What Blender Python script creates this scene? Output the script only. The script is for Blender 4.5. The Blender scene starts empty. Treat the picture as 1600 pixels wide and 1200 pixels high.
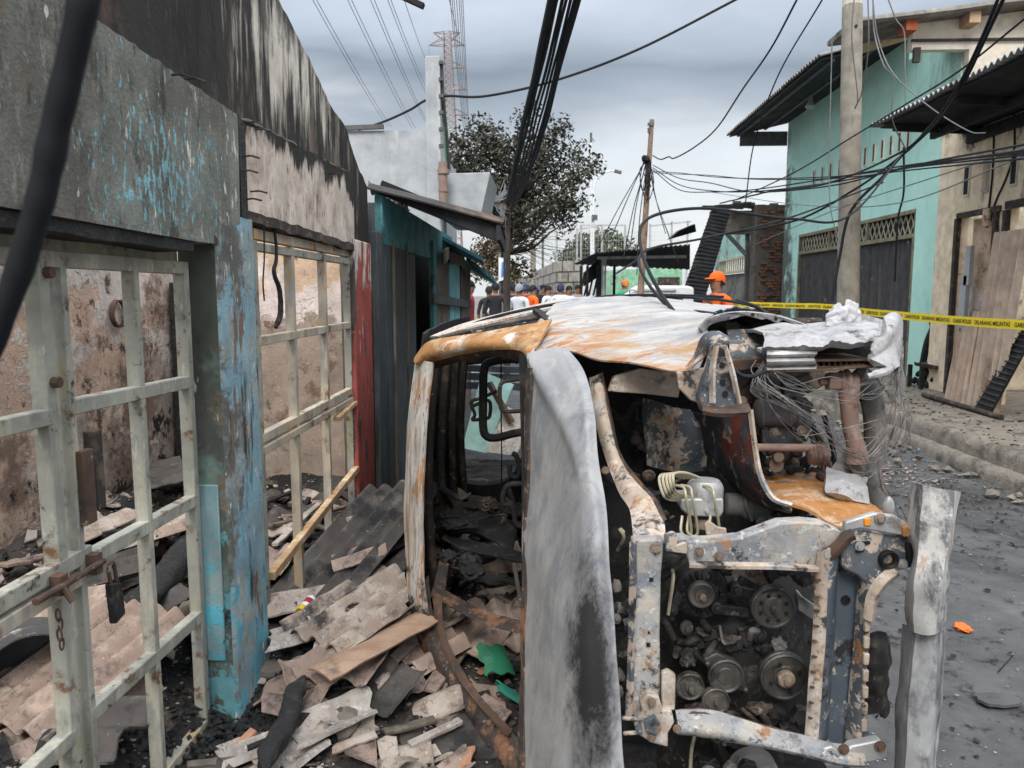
import bpy, bmesh, math, random
from mathutils import Vector, Matrix, noise
V = Vector; R = math.radians; PI = math.pi
rnd = random.Random(11)
S = bpy.context.scene; COL = S.collection

# ------------------------------------------------------------------ camera, light, exposure
CAM = V((0, 0, 1.65)); FPX = 1200.0; PITCH = R(6.75); YAW = R(2.27)
cd = bpy.data.cameras.new('camera'); cam = bpy.data.objects.new('camera', cd); COL.objects.link(cam)
cam.location = CAM; cam.rotation_euler = (PI/2 - PITCH, 0, YAW)
cd.sensor_width = 36; cd.lens = 36 * FPX / 1600; cd.clip_start = 0.05; cd.clip_end = 2000
cd.dof.use_dof = True; cd.dof.focus_distance = 3.2; cd.dof.aperture_fstop = 7.5
S.camera = cam
MC = Matrix.Rotation(YAW, 3, 'Z') @ Matrix.Rotation(PI/2 - PITCH, 3, 'X')

SUN_EL, SUN_AZ = R(46), R(186)       # azimuth: clockwise from +Y; the sun stands behind the viewer, veiled by cloud
w = bpy.data.worlds.new('World'); S.world = w; w.use_nodes = True
N = w.node_tree.nodes; L = w.node_tree.links; N.clear()
wo = N.new('ShaderNodeOutputWorld'); bg = N.new('ShaderNodeBackground'); bg.inputs[1].default_value = 0.135
sky = N.new('ShaderNodeTexSky'); sky.sky_type = 'NISHITA'; sky.sun_disc = False
sky.sun_elevation = SUN_EL; sky.sun_rotation = SUN_AZ; sky.air_density = 1.3; sky.dust_density = 2.0
tc = N.new('ShaderNodeTexCoord')
mp = N.new('ShaderNodeMapping'); mp.inputs['Scale'].default_value = (1.1, 1.0, 3.4); mp.inputs['Location'].default_value = (12.1, 2.2, 5.35)
L.new(tc.outputs['Generated'], mp.inputs[0])
n1 = N.new('ShaderNodeTexNoise'); n1.inputs['Scale'].default_value = 1.7; n1.inputs['Detail'].default_value = 7; n1.inputs['Roughness'].default_value = .48
n1.inputs['Distortion'].default_value = .35
L.new(mp.outputs[0], n1.inputs['Vector'])
sx = N.new('ShaderNodeSeparateXYZ'); L.new(tc.outputs['Generated'], sx.inputs[0])
el = N.new('ShaderNodeValToRGB')     # cloud deck: pale low down, a slate belt, paler again overhead
e_ = el.color_ramp.elements
e_[0].position = 0.0; e_[0].color = (.70, .72, .74, 1)
e_[1].position = 1.0; e_[1].color = (.68, .71, .76, 1)
for p_, c_ in ((.10, (.68, .71, .74)), (.155, (.62, .66, .70)), (.19, (.37, .41, .465)), (.235, (.25, .295, .35)), (.275, (.40, .455, .53)), (.33, (.53, .59, .68)), (.5, (.63, .67, .73))):
    q_ = el.color_ramp.elements.new(p_); q_.color = (*c_, 1)
wob = N.new('ShaderNodeMath'); wob.operation = 'MULTIPLY_ADD'; wob.inputs[1].default_value = .30; 
ofs = N.new('ShaderNodeMath'); ofs.operation = 'SUBTRACT'; ofs.inputs[1].default_value = .175
L.new(n1.outputs['Fac'], wob.inputs[0]); L.new(sx.outputs[2], ofs.inputs[0]); L.new(ofs.outputs[0], wob.inputs[2]); L.new(wob.outputs[0], el.inputs[0])
n2 = N.new('ShaderNodeTexNoise'); n2.inputs['Scale'].default_value = 3.2; n2.inputs['Detail'].default_value = 6; n2.inputs['Roughness'].default_value = .5
L.new(mp.outputs[0], n2.inputs['Vector'])
mr = N.new('ShaderNodeMapRange'); mr.inputs[1].default_value = .3; mr.inputs[2].default_value = .7; mr.inputs[3].default_value = 4.1; mr.inputs[4].default_value = 5.7
L.new(n2.outputs['Fac'], mr.inputs[0])
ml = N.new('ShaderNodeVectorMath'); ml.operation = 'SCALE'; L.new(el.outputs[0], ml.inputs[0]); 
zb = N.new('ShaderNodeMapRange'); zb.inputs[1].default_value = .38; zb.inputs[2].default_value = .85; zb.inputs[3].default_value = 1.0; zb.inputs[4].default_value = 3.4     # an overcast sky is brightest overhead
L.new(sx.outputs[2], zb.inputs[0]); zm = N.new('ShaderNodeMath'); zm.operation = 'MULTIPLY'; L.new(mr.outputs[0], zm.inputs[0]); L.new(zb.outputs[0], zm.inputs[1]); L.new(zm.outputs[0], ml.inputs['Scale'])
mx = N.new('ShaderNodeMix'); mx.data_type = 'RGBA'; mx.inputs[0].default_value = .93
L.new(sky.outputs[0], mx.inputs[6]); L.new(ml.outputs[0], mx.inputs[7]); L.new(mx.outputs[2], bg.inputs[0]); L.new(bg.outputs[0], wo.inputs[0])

sd = bpy.data.lights.new('sun', 'SUN'); sun = bpy.data.objects.new('sun', sd); COL.objects.link(sun)
sd.energy = 1.5; sd.angle = R(25); sd.color = (1, .94, .85)
sun.rotation_euler = (PI/2 - SUN_EL, 0, -SUN_AZ + PI)
sun.location = (0, 0, 30)
S.view_settings.view_transform = 'Standard'; S.view_settings.look = 'None'; S.view_settings.exposure = 0.85; S.view_settings.gamma = 1
S.render.engine = 'CYCLES'; S.cycles.use_denoising = True; S.cycles.max_bounces = 6; S.cycles.diffuse_bounces = 4
S.cycles.caustics_reflective = False; S.cycles.caustics_refractive = False

# ------------------------------------------------------------------ helpers
def ray(x, y): return MC @ V(((x - 800) / FPX, -(y - 600) / FPX, -1))
def P(x, y, Y): d = ray(x, y); return CAM + d * (Y / d.y)
def PX(x, y, X): d = ray(x, y); return CAM + d * (X / d.x)
def PZ(x, y, Z): d = ray(x, y); return CAM + d * ((Z - CAM.z) / d.z)
def nz(p, s=1, o=0): return noise.noise(V(p) * s + V((o, o * 1.7, -o)))

def cr(a, b, c, d, t):
    return 0.5 * ((2*b) + (c - a)*t + (2*a - 5*b + 4*c - d)*t*t + (3*b - a - 3*c + d)*t*t*t)
def curve(pts, n):
    pts = [V(p) for p in pts]; out = []; m = len(pts)
    for i in range(n + 1):
        u = i / n * (m - 1); k = min(int(u), m - 2); t = u - k
        a = pts[k - 1] if k > 0 else 2*pts[0] - pts[1]
        d = pts[k + 2] if k + 2 < m else 2*pts[-1] - pts[-2]
        out.append(cr(a, pts[k], pts[k + 1], d, t))
    return out
def crgrid(rows, nu, nv):
    rr = [curve(r, nu) for r in rows]
    cols = [curve([r[i] for r in rr], nv) for i in range(nu + 1)]
    return [[cols[i][j] for i in range(nu + 1)] for j in range(nv + 1)]

class MB:
    def __init__(s): s.v = []; s.f = []; s.mi = []; s.k = 0
    def add(s, vs, fs):
        o = len(s.v); s.v += [V(q) for q in vs]
        for f in fs: s.f.append([i + o for i in f]); s.mi.append(s.k)
        return s
    def box(s, c, d, rot=None):
        c = V(c); pts = [V((x*d[0]/2, y*d[1]/2, z*d[2]/2)) for x in (-1, 1) for y in (-1, 1) for z in (-1, 1)]
        if rot is not None: pts = [rot @ p for p in pts]
        return s.add([c + p for p in pts], [(0,1,3,2),(4,6,7,5),(0,4,5,1),(2,3,7,6),(0,2,6,4),(1,5,7,3)])
    def bar(s, p, q, w, h, up=(0, 0, 1), n=1, jit=0):
        p = V(p); q = V(q); d = (q - p).normalized(); x = d.cross(V(up))
        if x.length < 1e-4: x = d.cross(V((1, 0, 0)))
        x.normalize(); z = x.cross(d); vs = []; fs = []
        for i in range(n + 1):
            c = p.lerp(q, i / n)
            for a, b in ((-1, -1), (1, -1), (1, 1), (-1, 1)):
                k = c + x*a*w/2 + z*b*h/2
                if jit: k = k + jit * noise.noise_vector(k * 9)
                vs.append(k)
        for i in range(n):
            for j in range(4): a = i*4 + j; b = i*4 + (j+1) % 4; fs.append((a, b, b+4, a+4))
        fs += [(3, 2, 1, 0), tuple(n*4 + j for j in range(4))]
        return s.add(vs, fs)
    def tube(s, pts, r, n=8, cap=True):
        pts = [V(p) for p in pts]; m = len(pts); rs = r if isinstance(r, (list, tuple)) else [r]*m
        t0 = (pts[1] - pts[0]).normalized(); x = t0.orthogonal().normalized(); vs = []; fs = []
        for i in range(m):
            t = (pts[min(i+1, m-1)] - pts[max(i-1, 0)]).normalized()
            x = (x - t * x.dot(t)); x = x.normalized() if x.length > 1e-6 else t.orthogonal().normalized()
            y = t.cross(x)
            for j in range(n):
                a = 2*PI*j/n; vs.append(pts[i] + (x*math.cos(a) + y*math.sin(a)) * rs[i])
        for i in range(m - 1):
            for j in range(n): a = i*n + j; b = i*n + (j+1) % n; fs.append((a, b, b+n, a+n))
        if cap: fs += [tuple(range(n-1, -1, -1)), tuple((m-1)*n + j for j in range(n))]
        return s.add(vs, fs)
    def lathe(s, c, ax, prof, n=28):
        c = V(c); ax = V(ax).normalized(); x = ax.orthogonal().normalized(); y = ax.cross(x); vs = []; fs = []
        for r, h in prof:
            for j in range(n): a = 2*PI*j/n; vs.append(c + ax*h + (x*math.cos(a) + y*math.sin(a))*max(r, 1e-4))
        for i in range(len(prof) - 1):
            for j in range(n): a = i*n + j; b = i*n + (j+1) % n; fs.append((a, b, b+n, a+n))
        fs += [tuple(range(n-1, -1, -1)), tuple((len(prof)-1)*n + j for j in range(n))]
        return s.add(vs, fs)
    def cyl(s, c, ax, r, h, n=20): return s.lathe(c, ax, [(r, 0), (r, h)], n)
    def ring(s, c, ax, r, w, d, n=28):
        return s.lathe_open(c, ax, [(r-w, 0), (r, 0), (r, d), (r-w, d), (r-w, 0)], n)
    def lathe_open(s, c, ax, prof, n=28):
        c = V(c); ax = V(ax).normalized(); x = ax.orthogonal().normalized(); y = ax.cross(x); vs = []; fs = []
        for r, h in prof:
            for j in range(n): a = 2*PI*j/n; vs.append(c + ax*h + (x*math.cos(a) + y*math.sin(a))*r)
        for i in range(len(prof) - 1):
            for j in range(n): a = i*n + j; b = i*n + (j+1) % n; fs.append((a, b, b+n, a+n))
        return s.add(vs, fs)
    def prism(s, pts, off):
        pts = [V(p) for p in pts]; n = len(pts); off = V(off)
        fs = [tuple(range(n)), tuple(range(2*n-1, n-1, -1))] + [(i, i+n, (i+1) % n + n, (i+1) % n) for i in range(n)]
        return s.add(pts + [p + off for p in pts], fs)
    def sheet(s, g, t=.004, amp=0, fr=6, seed=0):
        nr = len(g); nc = len(g[0])
        def nrm(i, j):
            a = g[min(i+1, nr-1)][j] - g[max(i-1, 0)][j]; b = g[i][min(j+1, nc-1)] - g[i][max(j-1, 0)]
            q = a.cross(b); return q.normalized() if q.length > 1e-9 else V((0, 1, 0))
        n_ = [[nrm(i, j) for j in range(nc)] for i in range(nr)]
        top = []; bot = []
        for i in range(nr):
            for j in range(nc):
                p = g[i][j]
                if amp: p = p + n_[i][j] * amp * (nz(p, fr, seed) + .5*nz(p, fr*2.3, seed+5))
                top.append(p + n_[i][j]*t/2); bot.append(p - n_[i][j]*t/2)
        m = nr*nc; fs = []
        for i in range(nr-1):
            for j in range(nc-1):
                a = i*nc + j; fs.append((a, a+1, a+nc+1, a+nc)); fs.append((m+a, m+a+nc, m+a+nc+1, m+a+1))
        ed = [j for j in range(nc)] + [i*nc + nc-1 for i in range(1, nr)] + [(nr-1)*nc + j for j in range(nc-2, -1, -1)] + [i*nc for i in range(nr-2, 0, -1)]
        for a, b in zip(ed, ed[1:] + ed[:1]): fs.append((a, m+a, m+b, b))
        return s.add(top + bot, fs)
    def blob(s, c, r, seed=0, sub=2, amp=.35, fr=1.6, rot=None):
        bm = bmesh.new(); bmesh.ops.create_icosphere(bm, subdivisions=sub, radius=1); c = V(c)
        r = r if isinstance(r, (tuple, list)) else (r, r, r); vs = []
        for q in bm.verts:
            p = q.co * (1 + amp * nz(q.co, fr, seed)); p = V((p.x*r[0], p.y*r[1], p.z*r[2]))
            if rot is not None: p = rot @ p
            vs.append(c + p)
        fs = [[q.index for q in f.verts] for f in bm.faces]; bm.free()
        return s.add(vs, fs)
    def mesh(s, name, mats, smooth=True, sharp=38):
        me = bpy.data.meshes.new(name); me.from_pydata([tuple(q) for q in s.v], [], s.f)
        for m in (mats if isinstance(mats, (list, tuple)) else [mats]): me.materials.append(m)
        for p, k in zip(me.polygons, s.mi): p.material_index = k
        bm = bmesh.new(); bm.from_mesh(me); bmesh.ops.recalc_face_normals(bm, faces=bm.faces)
        if smooth:
            for f in bm.faces: f.smooth = True
            for e in bm.edges:
                if len(e.link_faces) == 2 and e.calc_face_angle(0) > R(sharp): e.smooth = False
        bm.to_mesh(me); bm.free(); return me
    def build(s, name, mats, parent=None, smooth=True, bevel=0, sharp=38, origin=True):
        if parent is None and origin and s.v:
            n = len(s.v); b = V((sum(q.x for q in s.v)/n, sum(q.y for q in s.v)/n, min(q.z for q in s.v)))
            s.v = [q - b for q in s.v]
        else: b = V((0, 0, 0))
        o = bpy.data.objects.new(name, s.mesh(name, mats, smooth, sharp)); COL.objects.link(o)
        o.location = b
        if parent is not None:
            o.parent = parent; top = parent; off = V((0, 0, 0))
            while top is not None: off += top.location; top = top.parent
            o.location = -off
        if bevel:
            m = o.modifiers.new('bevel', 'BEVEL'); m.width = bevel; m.segments = 2; m.limit_method = 'ANGLE'; m.angle_limit = R(40)
        return o

def tag(o, label, cat=None, group=None, kind=None):
    if label: o['label'] = label
    if cat: o['category'] = cat
    if group: o['group'] = group
    if kind: o['kind'] = kind
    return o
def thing(name, label, cat, loc=(0, 0, 0), group=None):
    o = bpy.data.objects.new(name, None); COL.objects.link(o); o.location = loc; o.empty_display_size = .1
    return tag(o, label, cat, group)
def copy_tree(o, parent=None):
    c = o.copy(); COL.objects.link(c)
    if parent is not None: c.parent = parent
    for ch in [q for q in bpy.data.objects if q.parent == o]: copy_tree(ch, c)
    return c
def struct(name, mb, m, smooth=True):
    o = mb.build(name, m, None, smooth, origin=False); o['kind'] = 'structure'; return o

# ------------------------------------------------------------------ materials: a base colour and layers of paint, rust, soot laid over it through noise masks
def lay(c, s, lo, hi, g=None, d=7, rg=.68, ds=0, e=None, b=0, r=None, k=1.0):
    return dict(c=c, s=s, lo=lo, hi=hi, g=g, d=d, rg=rg, ds=ds, e=e, b=b, r=r, k=k)
def crk(c, s, w, k=1.0, b=-1, th=.5): return dict(c=c, s=s, lo=1 - w, hi=1 - w*.4, g=None, d=0, rg=.6, ds=0, e=None, b=b, r=None, k=k, th=th)     # cracks
_mi = [0]
def mat(name, base, *layers, sm=1.0, rough=.8, metal=0, spec=.3, var=.25, vs=6, bump=.3, bs=60, bd=.006, coat=0):
    m = bpy.data.materials.new(name); m.use_nodes = True; T = m.node_tree; n = T.nodes; l = T.links
    bs_ = n['Principled BSDF']; bs_.inputs['Roughness'].default_value = rough; bs_.inputs['Metallic'].default_value = metal
    bs_.inputs['Specular IOR Level'].default_value = spec
    if coat: bs_.inputs['Coat Weight'].default_value = coat
    tc = n.new('ShaderNodeTexCoord'); co = tc.outputs['Object']
    _mi[0] += 1; seed = _mi[0]*3.17
    def math_(op, a, b=None, c=None):
        q = n.new('ShaderNodeMath'); q.operation = op
        for i, z in enumerate((a, b, c)):
            if z is None: continue
            if isinstance(z, (int, float)): q.inputs[i].default_value = z
            else: l.new(z, q.inputs[i])
        return q.outputs[0]
    def noi(s, d, rg, ds, o):
        mp = n.new('ShaderNodeMapping'); s3 = s if isinstance(s, (tuple, list)) else (s, s, s)
        mp.inputs['Scale'].default_value = s3; mp.inputs['Location'].default_value = (o, o*1.3, -o*.7)
        l.new(co, mp.inputs[0]); q = n.new('ShaderNodeTexNoise'); q.inputs['Scale'].default_value = 1; q.inputs['Detail'].default_value = d
        q.inputs['Roughness'].default_value = rg; q.inputs['Distortion'].default_value = ds; l.new(mp.outputs[0], q.inputs['Vector']); return q.outputs['Fac']
    # base with a slow variation of its tone
    v = noi(vs, 5, .6, 0, seed)
    mr = n.new('ShaderNodeMapRange'); mr.inputs[1].default_value = .3; mr.inputs[2].default_value = .7
    mr.inputs[3].default_value = 1 - var; mr.inputs[4].default_value = 1 + var; l.new(v, mr.inputs[0])
    cur = None; rcur = None; h = None
    rgb = n.new('ShaderNodeRGB'); rgb.outputs[0].default_value = (*base, 1); cur = rgb.outputs[0]
    for i, q in enumerate(layers):
        if sm != 1: q = dict(q, s=tuple(z*sm for z in q['s']) if isinstance(q['s'], (tuple, list)) else q['s']*sm)
        if q['d'] == 0:
            nn = n.new('ShaderNodeTexNoise'); nn.inputs['Scale'].default_value = q['s']*.9; nn.inputs['Detail'].default_value = 4; l.new(co, nn.inputs['Vector'])
            av = n.new('ShaderNodeVectorMath'); av.operation = 'MULTIPLY_ADD'; l.new(nn.outputs['Color'], av.inputs[0]); av.inputs[1].default_value = (.9/q['s'],)*3; l.new(co, av.inputs[2])
            vo = n.new('ShaderNodeTexVoronoi'); vo.feature = 'DISTANCE_TO_EDGE'; vo.inputs['Scale'].default_value = q['s']; l.new(av.outputs[0], vo.inputs['Vector'])
            gate_ = n.new('ShaderNodeMapRange'); gate_.inputs[1].default_value = q['th'] - .03; gate_.inputs[2].default_value = q['th'] + .04; l.new(noi(q['s']*.35, 4, .6, 0, seed + 2.2*(i+1)), gate_.inputs[0])
            f = math_('MULTIPLY', math_('SUBTRACT', 1.0, vo.outputs['Distance']), gate_.outputs[0])
        else: f = noi(q['s'], q['d'], q['rg'], q['ds'], seed + 5.3*(i+1))
        if q['g']:
            dt = n.new('ShaderNodeVectorMath'); dt.operation = 'DOT_PRODUCT'; l.new(co, dt.inputs[0]); dt.inputs[1].default_value = q['g'][:3]
            f = math_('ADD', f, math_('ADD', dt.outputs['Value'], q['g'][3]))
        if q['e']:
            (ec, er, ea) = q['e']
            sb = n.new('ShaderNodeVectorMath'); sb.operation = 'SUBTRACT'; l.new(co, sb.inputs[0]); sb.inputs[1].default_value = ec
            dv = n.new('ShaderNodeVectorMath'); dv.operation = 'DIVIDE'; l.new(sb.outputs[0], dv.inputs[0]); dv.inputs[1].default_value = er
            ln = n.new('ShaderNodeVectorMath'); ln.operation = 'LENGTH'; l.new(dv.outputs[0], ln.inputs[0])
            f = math_('ADD', f, math_('MULTIPLY', math_('SUBTRACT', 1.0, ln.outputs['Value']), ea))
        r_ = n.new('ShaderNodeMapRange'); r_.inputs[1].default_value = q['lo']; r_.inputs[2].default_value = q['hi']; r_.inputs[4].default_value = q['k']; l.new(f, r_.inputs[0])
        f = r_.outputs[0]
        mx = n.new('ShaderNodeMix'); mx.data_type = 'RGBA'; l.new(f, mx.inputs[0]); l.new(cur, mx.inputs[6]); mx.inputs[7].default_value = (*q['c'], 1); cur = mx.outputs[2]
        if q['r'] is not None:
            m2 = n.new('ShaderNodeMix'); l.new(f, m2.inputs[0]); m2.inputs[3].default_value = q['r']
            if rcur is None: m2.inputs[2].default_value = rough
            else: l.new(rcur, m2.inputs[2])
            rcur = m2.outputs[0]
        if q['b']:
            z = math_('MULTIPLY', f, q['b']); h = z if h is None else math_('ADD', h, z)
    sc = n.new('ShaderNodeVectorMath'); sc.operation = 'SCALE'; l.new(cur, sc.inputs[0]); l.new(mr.outputs[0], sc.inputs['Scale'])
    l.new(sc.outputs[0], bs_.inputs['Base Color'])
    if rcur is not None: l.new(rcur, bs_.inputs['Roughness'])
    if bump:
        z = noi(bs, 6, .65, 0, seed + 1.9); h = z if h is None else math_('ADD', h, z)
        bp = n.new('ShaderNodeBump'); bp.inputs['Strength'].default_value = bump; bp.inputs['Distance'].default_value = bd
        l.new(h, bp.inputs['Height']); l.new(bp.outputs[0], bs_.inputs['Normal'])
    return m

RUST = (.20, .075, .03); ORANGE = (.46, .20, .055); SOOT = (.012, .012, .013); BEIGE = (.42, .33, .25); PALE = (.50, .49, .48)
M = {}
M['asphalt'] = mat('asphalt', (.095, .096, .098), lay((.045, .045, .046), .6, .50, .66), lay((.15, .147, .142), 2.2, .58, .72, k=.6), lay((.022, .022, .023), 9, .57, .66), lay((.20, .195, .185), 70, .62, .70), crk((.03, .03, .03), 1.3, .02, .8, -1, .52), rough=.88, bump=.7, bs=140, bd=.010)
M['ash'] = mat('ash', (.075, .068, .062), lay((.02, .02, .021), 2.5, .42, .56), lay((.22, .18, .15), 5, .56, .66, b=1), lay((.30, .27, .24), 40, .62, .70, b=1), rough=.95, bump=.8, bs=50, bd=.02)
M['concrete_floor'] = mat('concrete_floor', (.20, .19, .175), lay((.06, .058, .056), 1.5, .45, .66), lay((.36, .31, .27), 6, .60, .68, k=.7), lay((.09, .08, .08), 25, .6, .7), rough=.9, bump=.5, bd=.01)
M['kerb'] = mat('kerb', (.23, .205, .17), lay((.09, .08, .07), 4, .50, .66), lay((.33, .30, .26), 12, .58, .68), rough=.95, bump=.8, bs=40, bd=.02)
M['concrete'] = mat('concrete', (.42, .44, .46), lay((.33, .35, .37), 2.0, .45, .65), lay((.54, .55, .56), (3, 3, .7), .55, .7), lay((.25, .26, .27), (14, 14, 2), .62, .75, k=.7), var=.12, rough=.9, bump=.15)
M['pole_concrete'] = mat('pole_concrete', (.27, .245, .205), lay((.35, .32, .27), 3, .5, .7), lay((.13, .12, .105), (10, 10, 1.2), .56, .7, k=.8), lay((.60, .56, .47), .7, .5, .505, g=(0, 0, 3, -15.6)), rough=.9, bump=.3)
M['wall_green'] = mat('wall_green', (.135, .13, .11), lay((.21, .22, .188), 1.7, .47, .62, g=(0, .10, 0, -.20)), lay((.075, .07, .06), (4, 4, 1.0), .52, .68), lay((.34, .315, .27), (14, 14, 4), .55, .66, k=.75, rg=.8), lay((.055, .052, .046), (9, 9, 3.5), .54, .64, k=.8, rg=.8), lay((.16, .12, .09), (7, 7, 2.5), .58, .66, k=.7, rg=.78), lay((.05, .047, .042), (30, 30, 7), .60, .68, k=.8), lay((.04, .038, .034), 2.4, .49, .64, g=(0, -.08, -.45, .93)), lay((.17, .115, .078), 1.4, .5, .62, g=(0, .02, .34, -.98)), lay((.21, .41, .45), (40, 40, 17), .615, .645, b=1.5, e=((-1.12, 2.32, 1.98), (.5, .60, .32), .13), r=.5), lay((.19, .30, .28), (26, 26, 12), .66, .69, b=1.0, k=.8), lay((.60, .57, .52), (30, 30, 10), .62, .635, b=2, g=(0, .09, 0, -.215)), lay((.62, .59, .54), (13, 13, 5), .655, .665, b=2, g=(0, .03, 0, -.06)), crk((.07, .065, .055), 3.2, .010, .45, -.6, .60), rough=.85, bump=.6, bs=60, bd=.012)
M['wall_gable'] = mat('wall_gable', (.035, .032, .029), lay((.14, .095, .065), 1.6, .46, .62, g=(0, -.35, .10, .42)), lay((.25, .20, .16), (8, 8, 1.6), .54, .66, g=(0, .08, .0, -.25), k=.8), lay((.64, .59, .51), (11, 11, 1.3), .62, .74, e=((-1.15, 3.55, 2.66), (.5, .95, .45), .34), b=.6), lay((.016, .015, .015), (4, 4, 1.2), .54, .62, k=.8), lay((.022, .02, .019), (9, 9, 2.2), .50, .58, g=(0, .35, 0, -1.52)), lay((.10, .085, .07), (16, 16, 4), .58, .68, k=.7, rg=.8), rough=.9, bump=.5, bs=60, bd=.010)
M['wall_pink'] = mat('wall_pink', (.66, .56, .47), lay((.40, .32, .26), 4, .50, .62, b=-.6), lay((.68, .62, .55), (30, 30, 7), .52, .60, b=1), lay((.17, .135, .105), (46, 46, 13), .60, .65, b=-1), lay((.03, .028, .026), (9, 9, 1.8), .48, .56, g=(0, .12, 2.0, -4.95)), lay((.06, .05, .042), 3, .54, .62, g=(0, .8, 0, -3.85)), rough=.85, bump=.5, bs=70, bd=.008)
M['pillar_blue'] = mat('pillar_blue', (.235, .38, .44), lay((.13, .13, .115), 2.0, .50, .56, g=(0, -.4, .10, 1.0), b=-.8), lay((.30, .35, .34), 5, .48, .60), lay((.66, .63, .58), (30, 30, 8), .60, .62, b=1.5), lay((.19, .135, .10), (9, 9, 2.2), .585, .63, b=-1), lay((.12, .38, .48), (9, 9, 5), .57, .61, g=(0, 0, -.14, .11)), lay((.40, .37, .33), (16, 16, 5), .60, .64, b=.5), lay((.045, .042, .038), (10, 10, 2), .58, .66), crk((.10, .085, .075), 12, .02, .5, -1, .55), lay((.10, .09, .08), 14, .57, .65, k=.7, rg=.8), rough=.75, bump=.5, bd=.008)
M['pillar_dark'] = mat('pillar_dark', (.085, .09, .075), lay((.15, .22, .19), 3, .52, .62), lay((.19, .13, .085), 5, .55, .62, b=-1), lay((.12, .30, .33), 8, .53, .57, g=(0, 0, -.20, .13), b=1), lay((.55, .53, .5), (20, 20, 8), .66, .68, b=1), lay((.03, .03, .03), 4, .58, .66), rough=.8, bump=.4)
M['panel_blue'] = mat('panel_blue', (.21, .34, .36), lay((.10, .40, .50), 8, .55, .60, g=(0, 0, -.26, .14), b=1), lay((.28, .33, .32), 4, .50, .64), lay((.12, .10, .085), (12, 12, 3), .58, .66), crk((.05, .05, .05), 7, .03, .8, -1, .5), rough=.65, bump=.3)
M['pillar_red'] = mat('pillar_red', (.33, .075, .06), lay((.60, .55, .49), (12, 12, 3), .50, .54, g=(0, -.1, .42, -.28), b=1), lay((.64, .59, .54), (20, 20, 5), .64, .66, b=1), lay((.06, .05, .045), (8, 8, 2), .56, .62, g=(0, -.65, 0, 3.08)), lay((.42, .15, .12), 20, .6, .7), rough=.75, bump=.3)
M['plaster_in'] = mat('plaster_in', (.40, .35, .31), lay((.60, .445, .345), 1.9, .49, .54, g=(-.05, -.12, .24, .18), b=1), lay((.64, .59, .54), 3.2, .52, .58, b=.7, g=(0, 0, .08, -.09)), lay((.24, .175, .135), 2.6, .53, .62, g=(0, .03, -.12, .03)), lay((.13, .09, .065), 8, .59, .65, b=-.6), lay((.03, .028, .026), 5, .57, .63, g=(0, .05, -.16, -.10)), lay((.68, .65, .62), 24, .64, .66, b=1), crk((.10, .085, .075), 9, .018, .6, -1.5, .54), crk((.50, .47, .44), 16, .05, .5, 1, .54), lay((.15, .11, .085), 14, .58, .66, k=.7, rg=.8), rough=.9, bump=.6, bs=40, bd=.012)
M['plaster_far'] = mat('plaster_far', (.31, .25, .205), lay((.66, .575, .535), 2.2, .46, .53, g=(0, 0, .85, -1.22), b=1), lay((.58, .42, .30), 3.0, .57, .62, g=(0, 0, .5, -.78)), lay((.20, .13, .10), 5, .58, .63), lay((.44, .38, .33), 34, .60, .68), lay((.07, .06, .055), 3, .58, .66, g=(0, 0, -.12, .05)), crk((.08, .07, .06), 7, .015, .5, -1.5, .56), lay((.14, .105, .08), 12, .58, .66, k=.7, rg=.8), rough=.9, bump=.6, bs=40, bd=.010)
M['gate'] = mat('gate', (.30, .295, .25), lay((.43, .41, .33), (14, 14, 3), .50, .66), lay((.20, .215, .20), 6, .55, .68), lay((.36, .33, .20), (9, 9, 2), .58, .66), lay((.15, .08, .045), 9, .575, .65, b=-.8), lay((.48, .46, .38), (30, 30, 9), .60, .68), lay((.05, .045, .04), 14, .61, .68), rough=.65, bump=.25, bs=90, bd=.003)
M['gate_worn'] = mat('gate_worn', (.46, .40, .30), lay((.33, .31, .27), (12, 12, 3), .48, .6), lay((.50, .33, .17), 7, .55, .63), lay((.20, .10, .055), (10, 10, 4), .55, .64), lay((.06, .05, .04), 9, .64, .7), rough=.75, bump=.3, bs=90, bd=.003)
M['wood_bare'] = mat('wood_bare', (.48, .33, .19), lay((.40, .22, .10), (3, 22, 22), .5, .64), lay((.64, .50, .34), 8, .55, .65), lay((.14, .08, .05), 12, .62, .7), rough=.8, bump=.3)
M['rust'] = mat('rust', (.10, .062, .045), lay((.20, .10, .055), 9, .56, .64), lay((.06, .046, .04), 6, .48, .6), lay((.40, .36, .32), 16, .62, .68), sm=1.8, rough=.9, bump=.4)
M['char'] = mat('char', (.016, .016, .017), lay((.05, .048, .047), 14, .52, .66), lay((.12, .115, .11), (60, 60, 60), .64, .7), rough=.75, spec=.5, bump=1, bs=45, bd=.02)
M['board_dark'] = mat('board_dark', (.055, .064, .070), lay((.10, .115, .12), (8, 8, 1), .52, .66), lay((.025, .027, .03), (12, 12, 1.2), .54, .66), lay((.22, .23, .22), (20, 20, 4), .67, .70), rough=.7, bump=.3)
M['board_brown'] = mat('board_brown', (.125, .105, .085), lay((.22, .19, .155), (14, 14, 1.4), .5, .65), lay((.045, .04, .035), (9, 9, 1.6), .52, .66), rough=.85, bump=.4)
M['teal_paint'] = mat('teal_paint', (.055, .20, .22), lay((.10, .33, .36), (12, 12, 1.5), .55, .66), lay((.035, .05, .05), 5, .52, .66), rough=.7)
M['turq_plank'] = mat('turq_plank', (.16, .42, .47), lay((.22, .20, .17), (8, 8, 2), .54, .62), lay((.06, .06, .055), (10, 10, 2), .58, .68), rough=.7)
M['roof_rusty'] = mat('roof_rusty', (.055, .052, .05), lay((.16, .11, .08), 3, .52, .64), lay((.36, .29, .25), 5, .62, .68), rough=.9)
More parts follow.
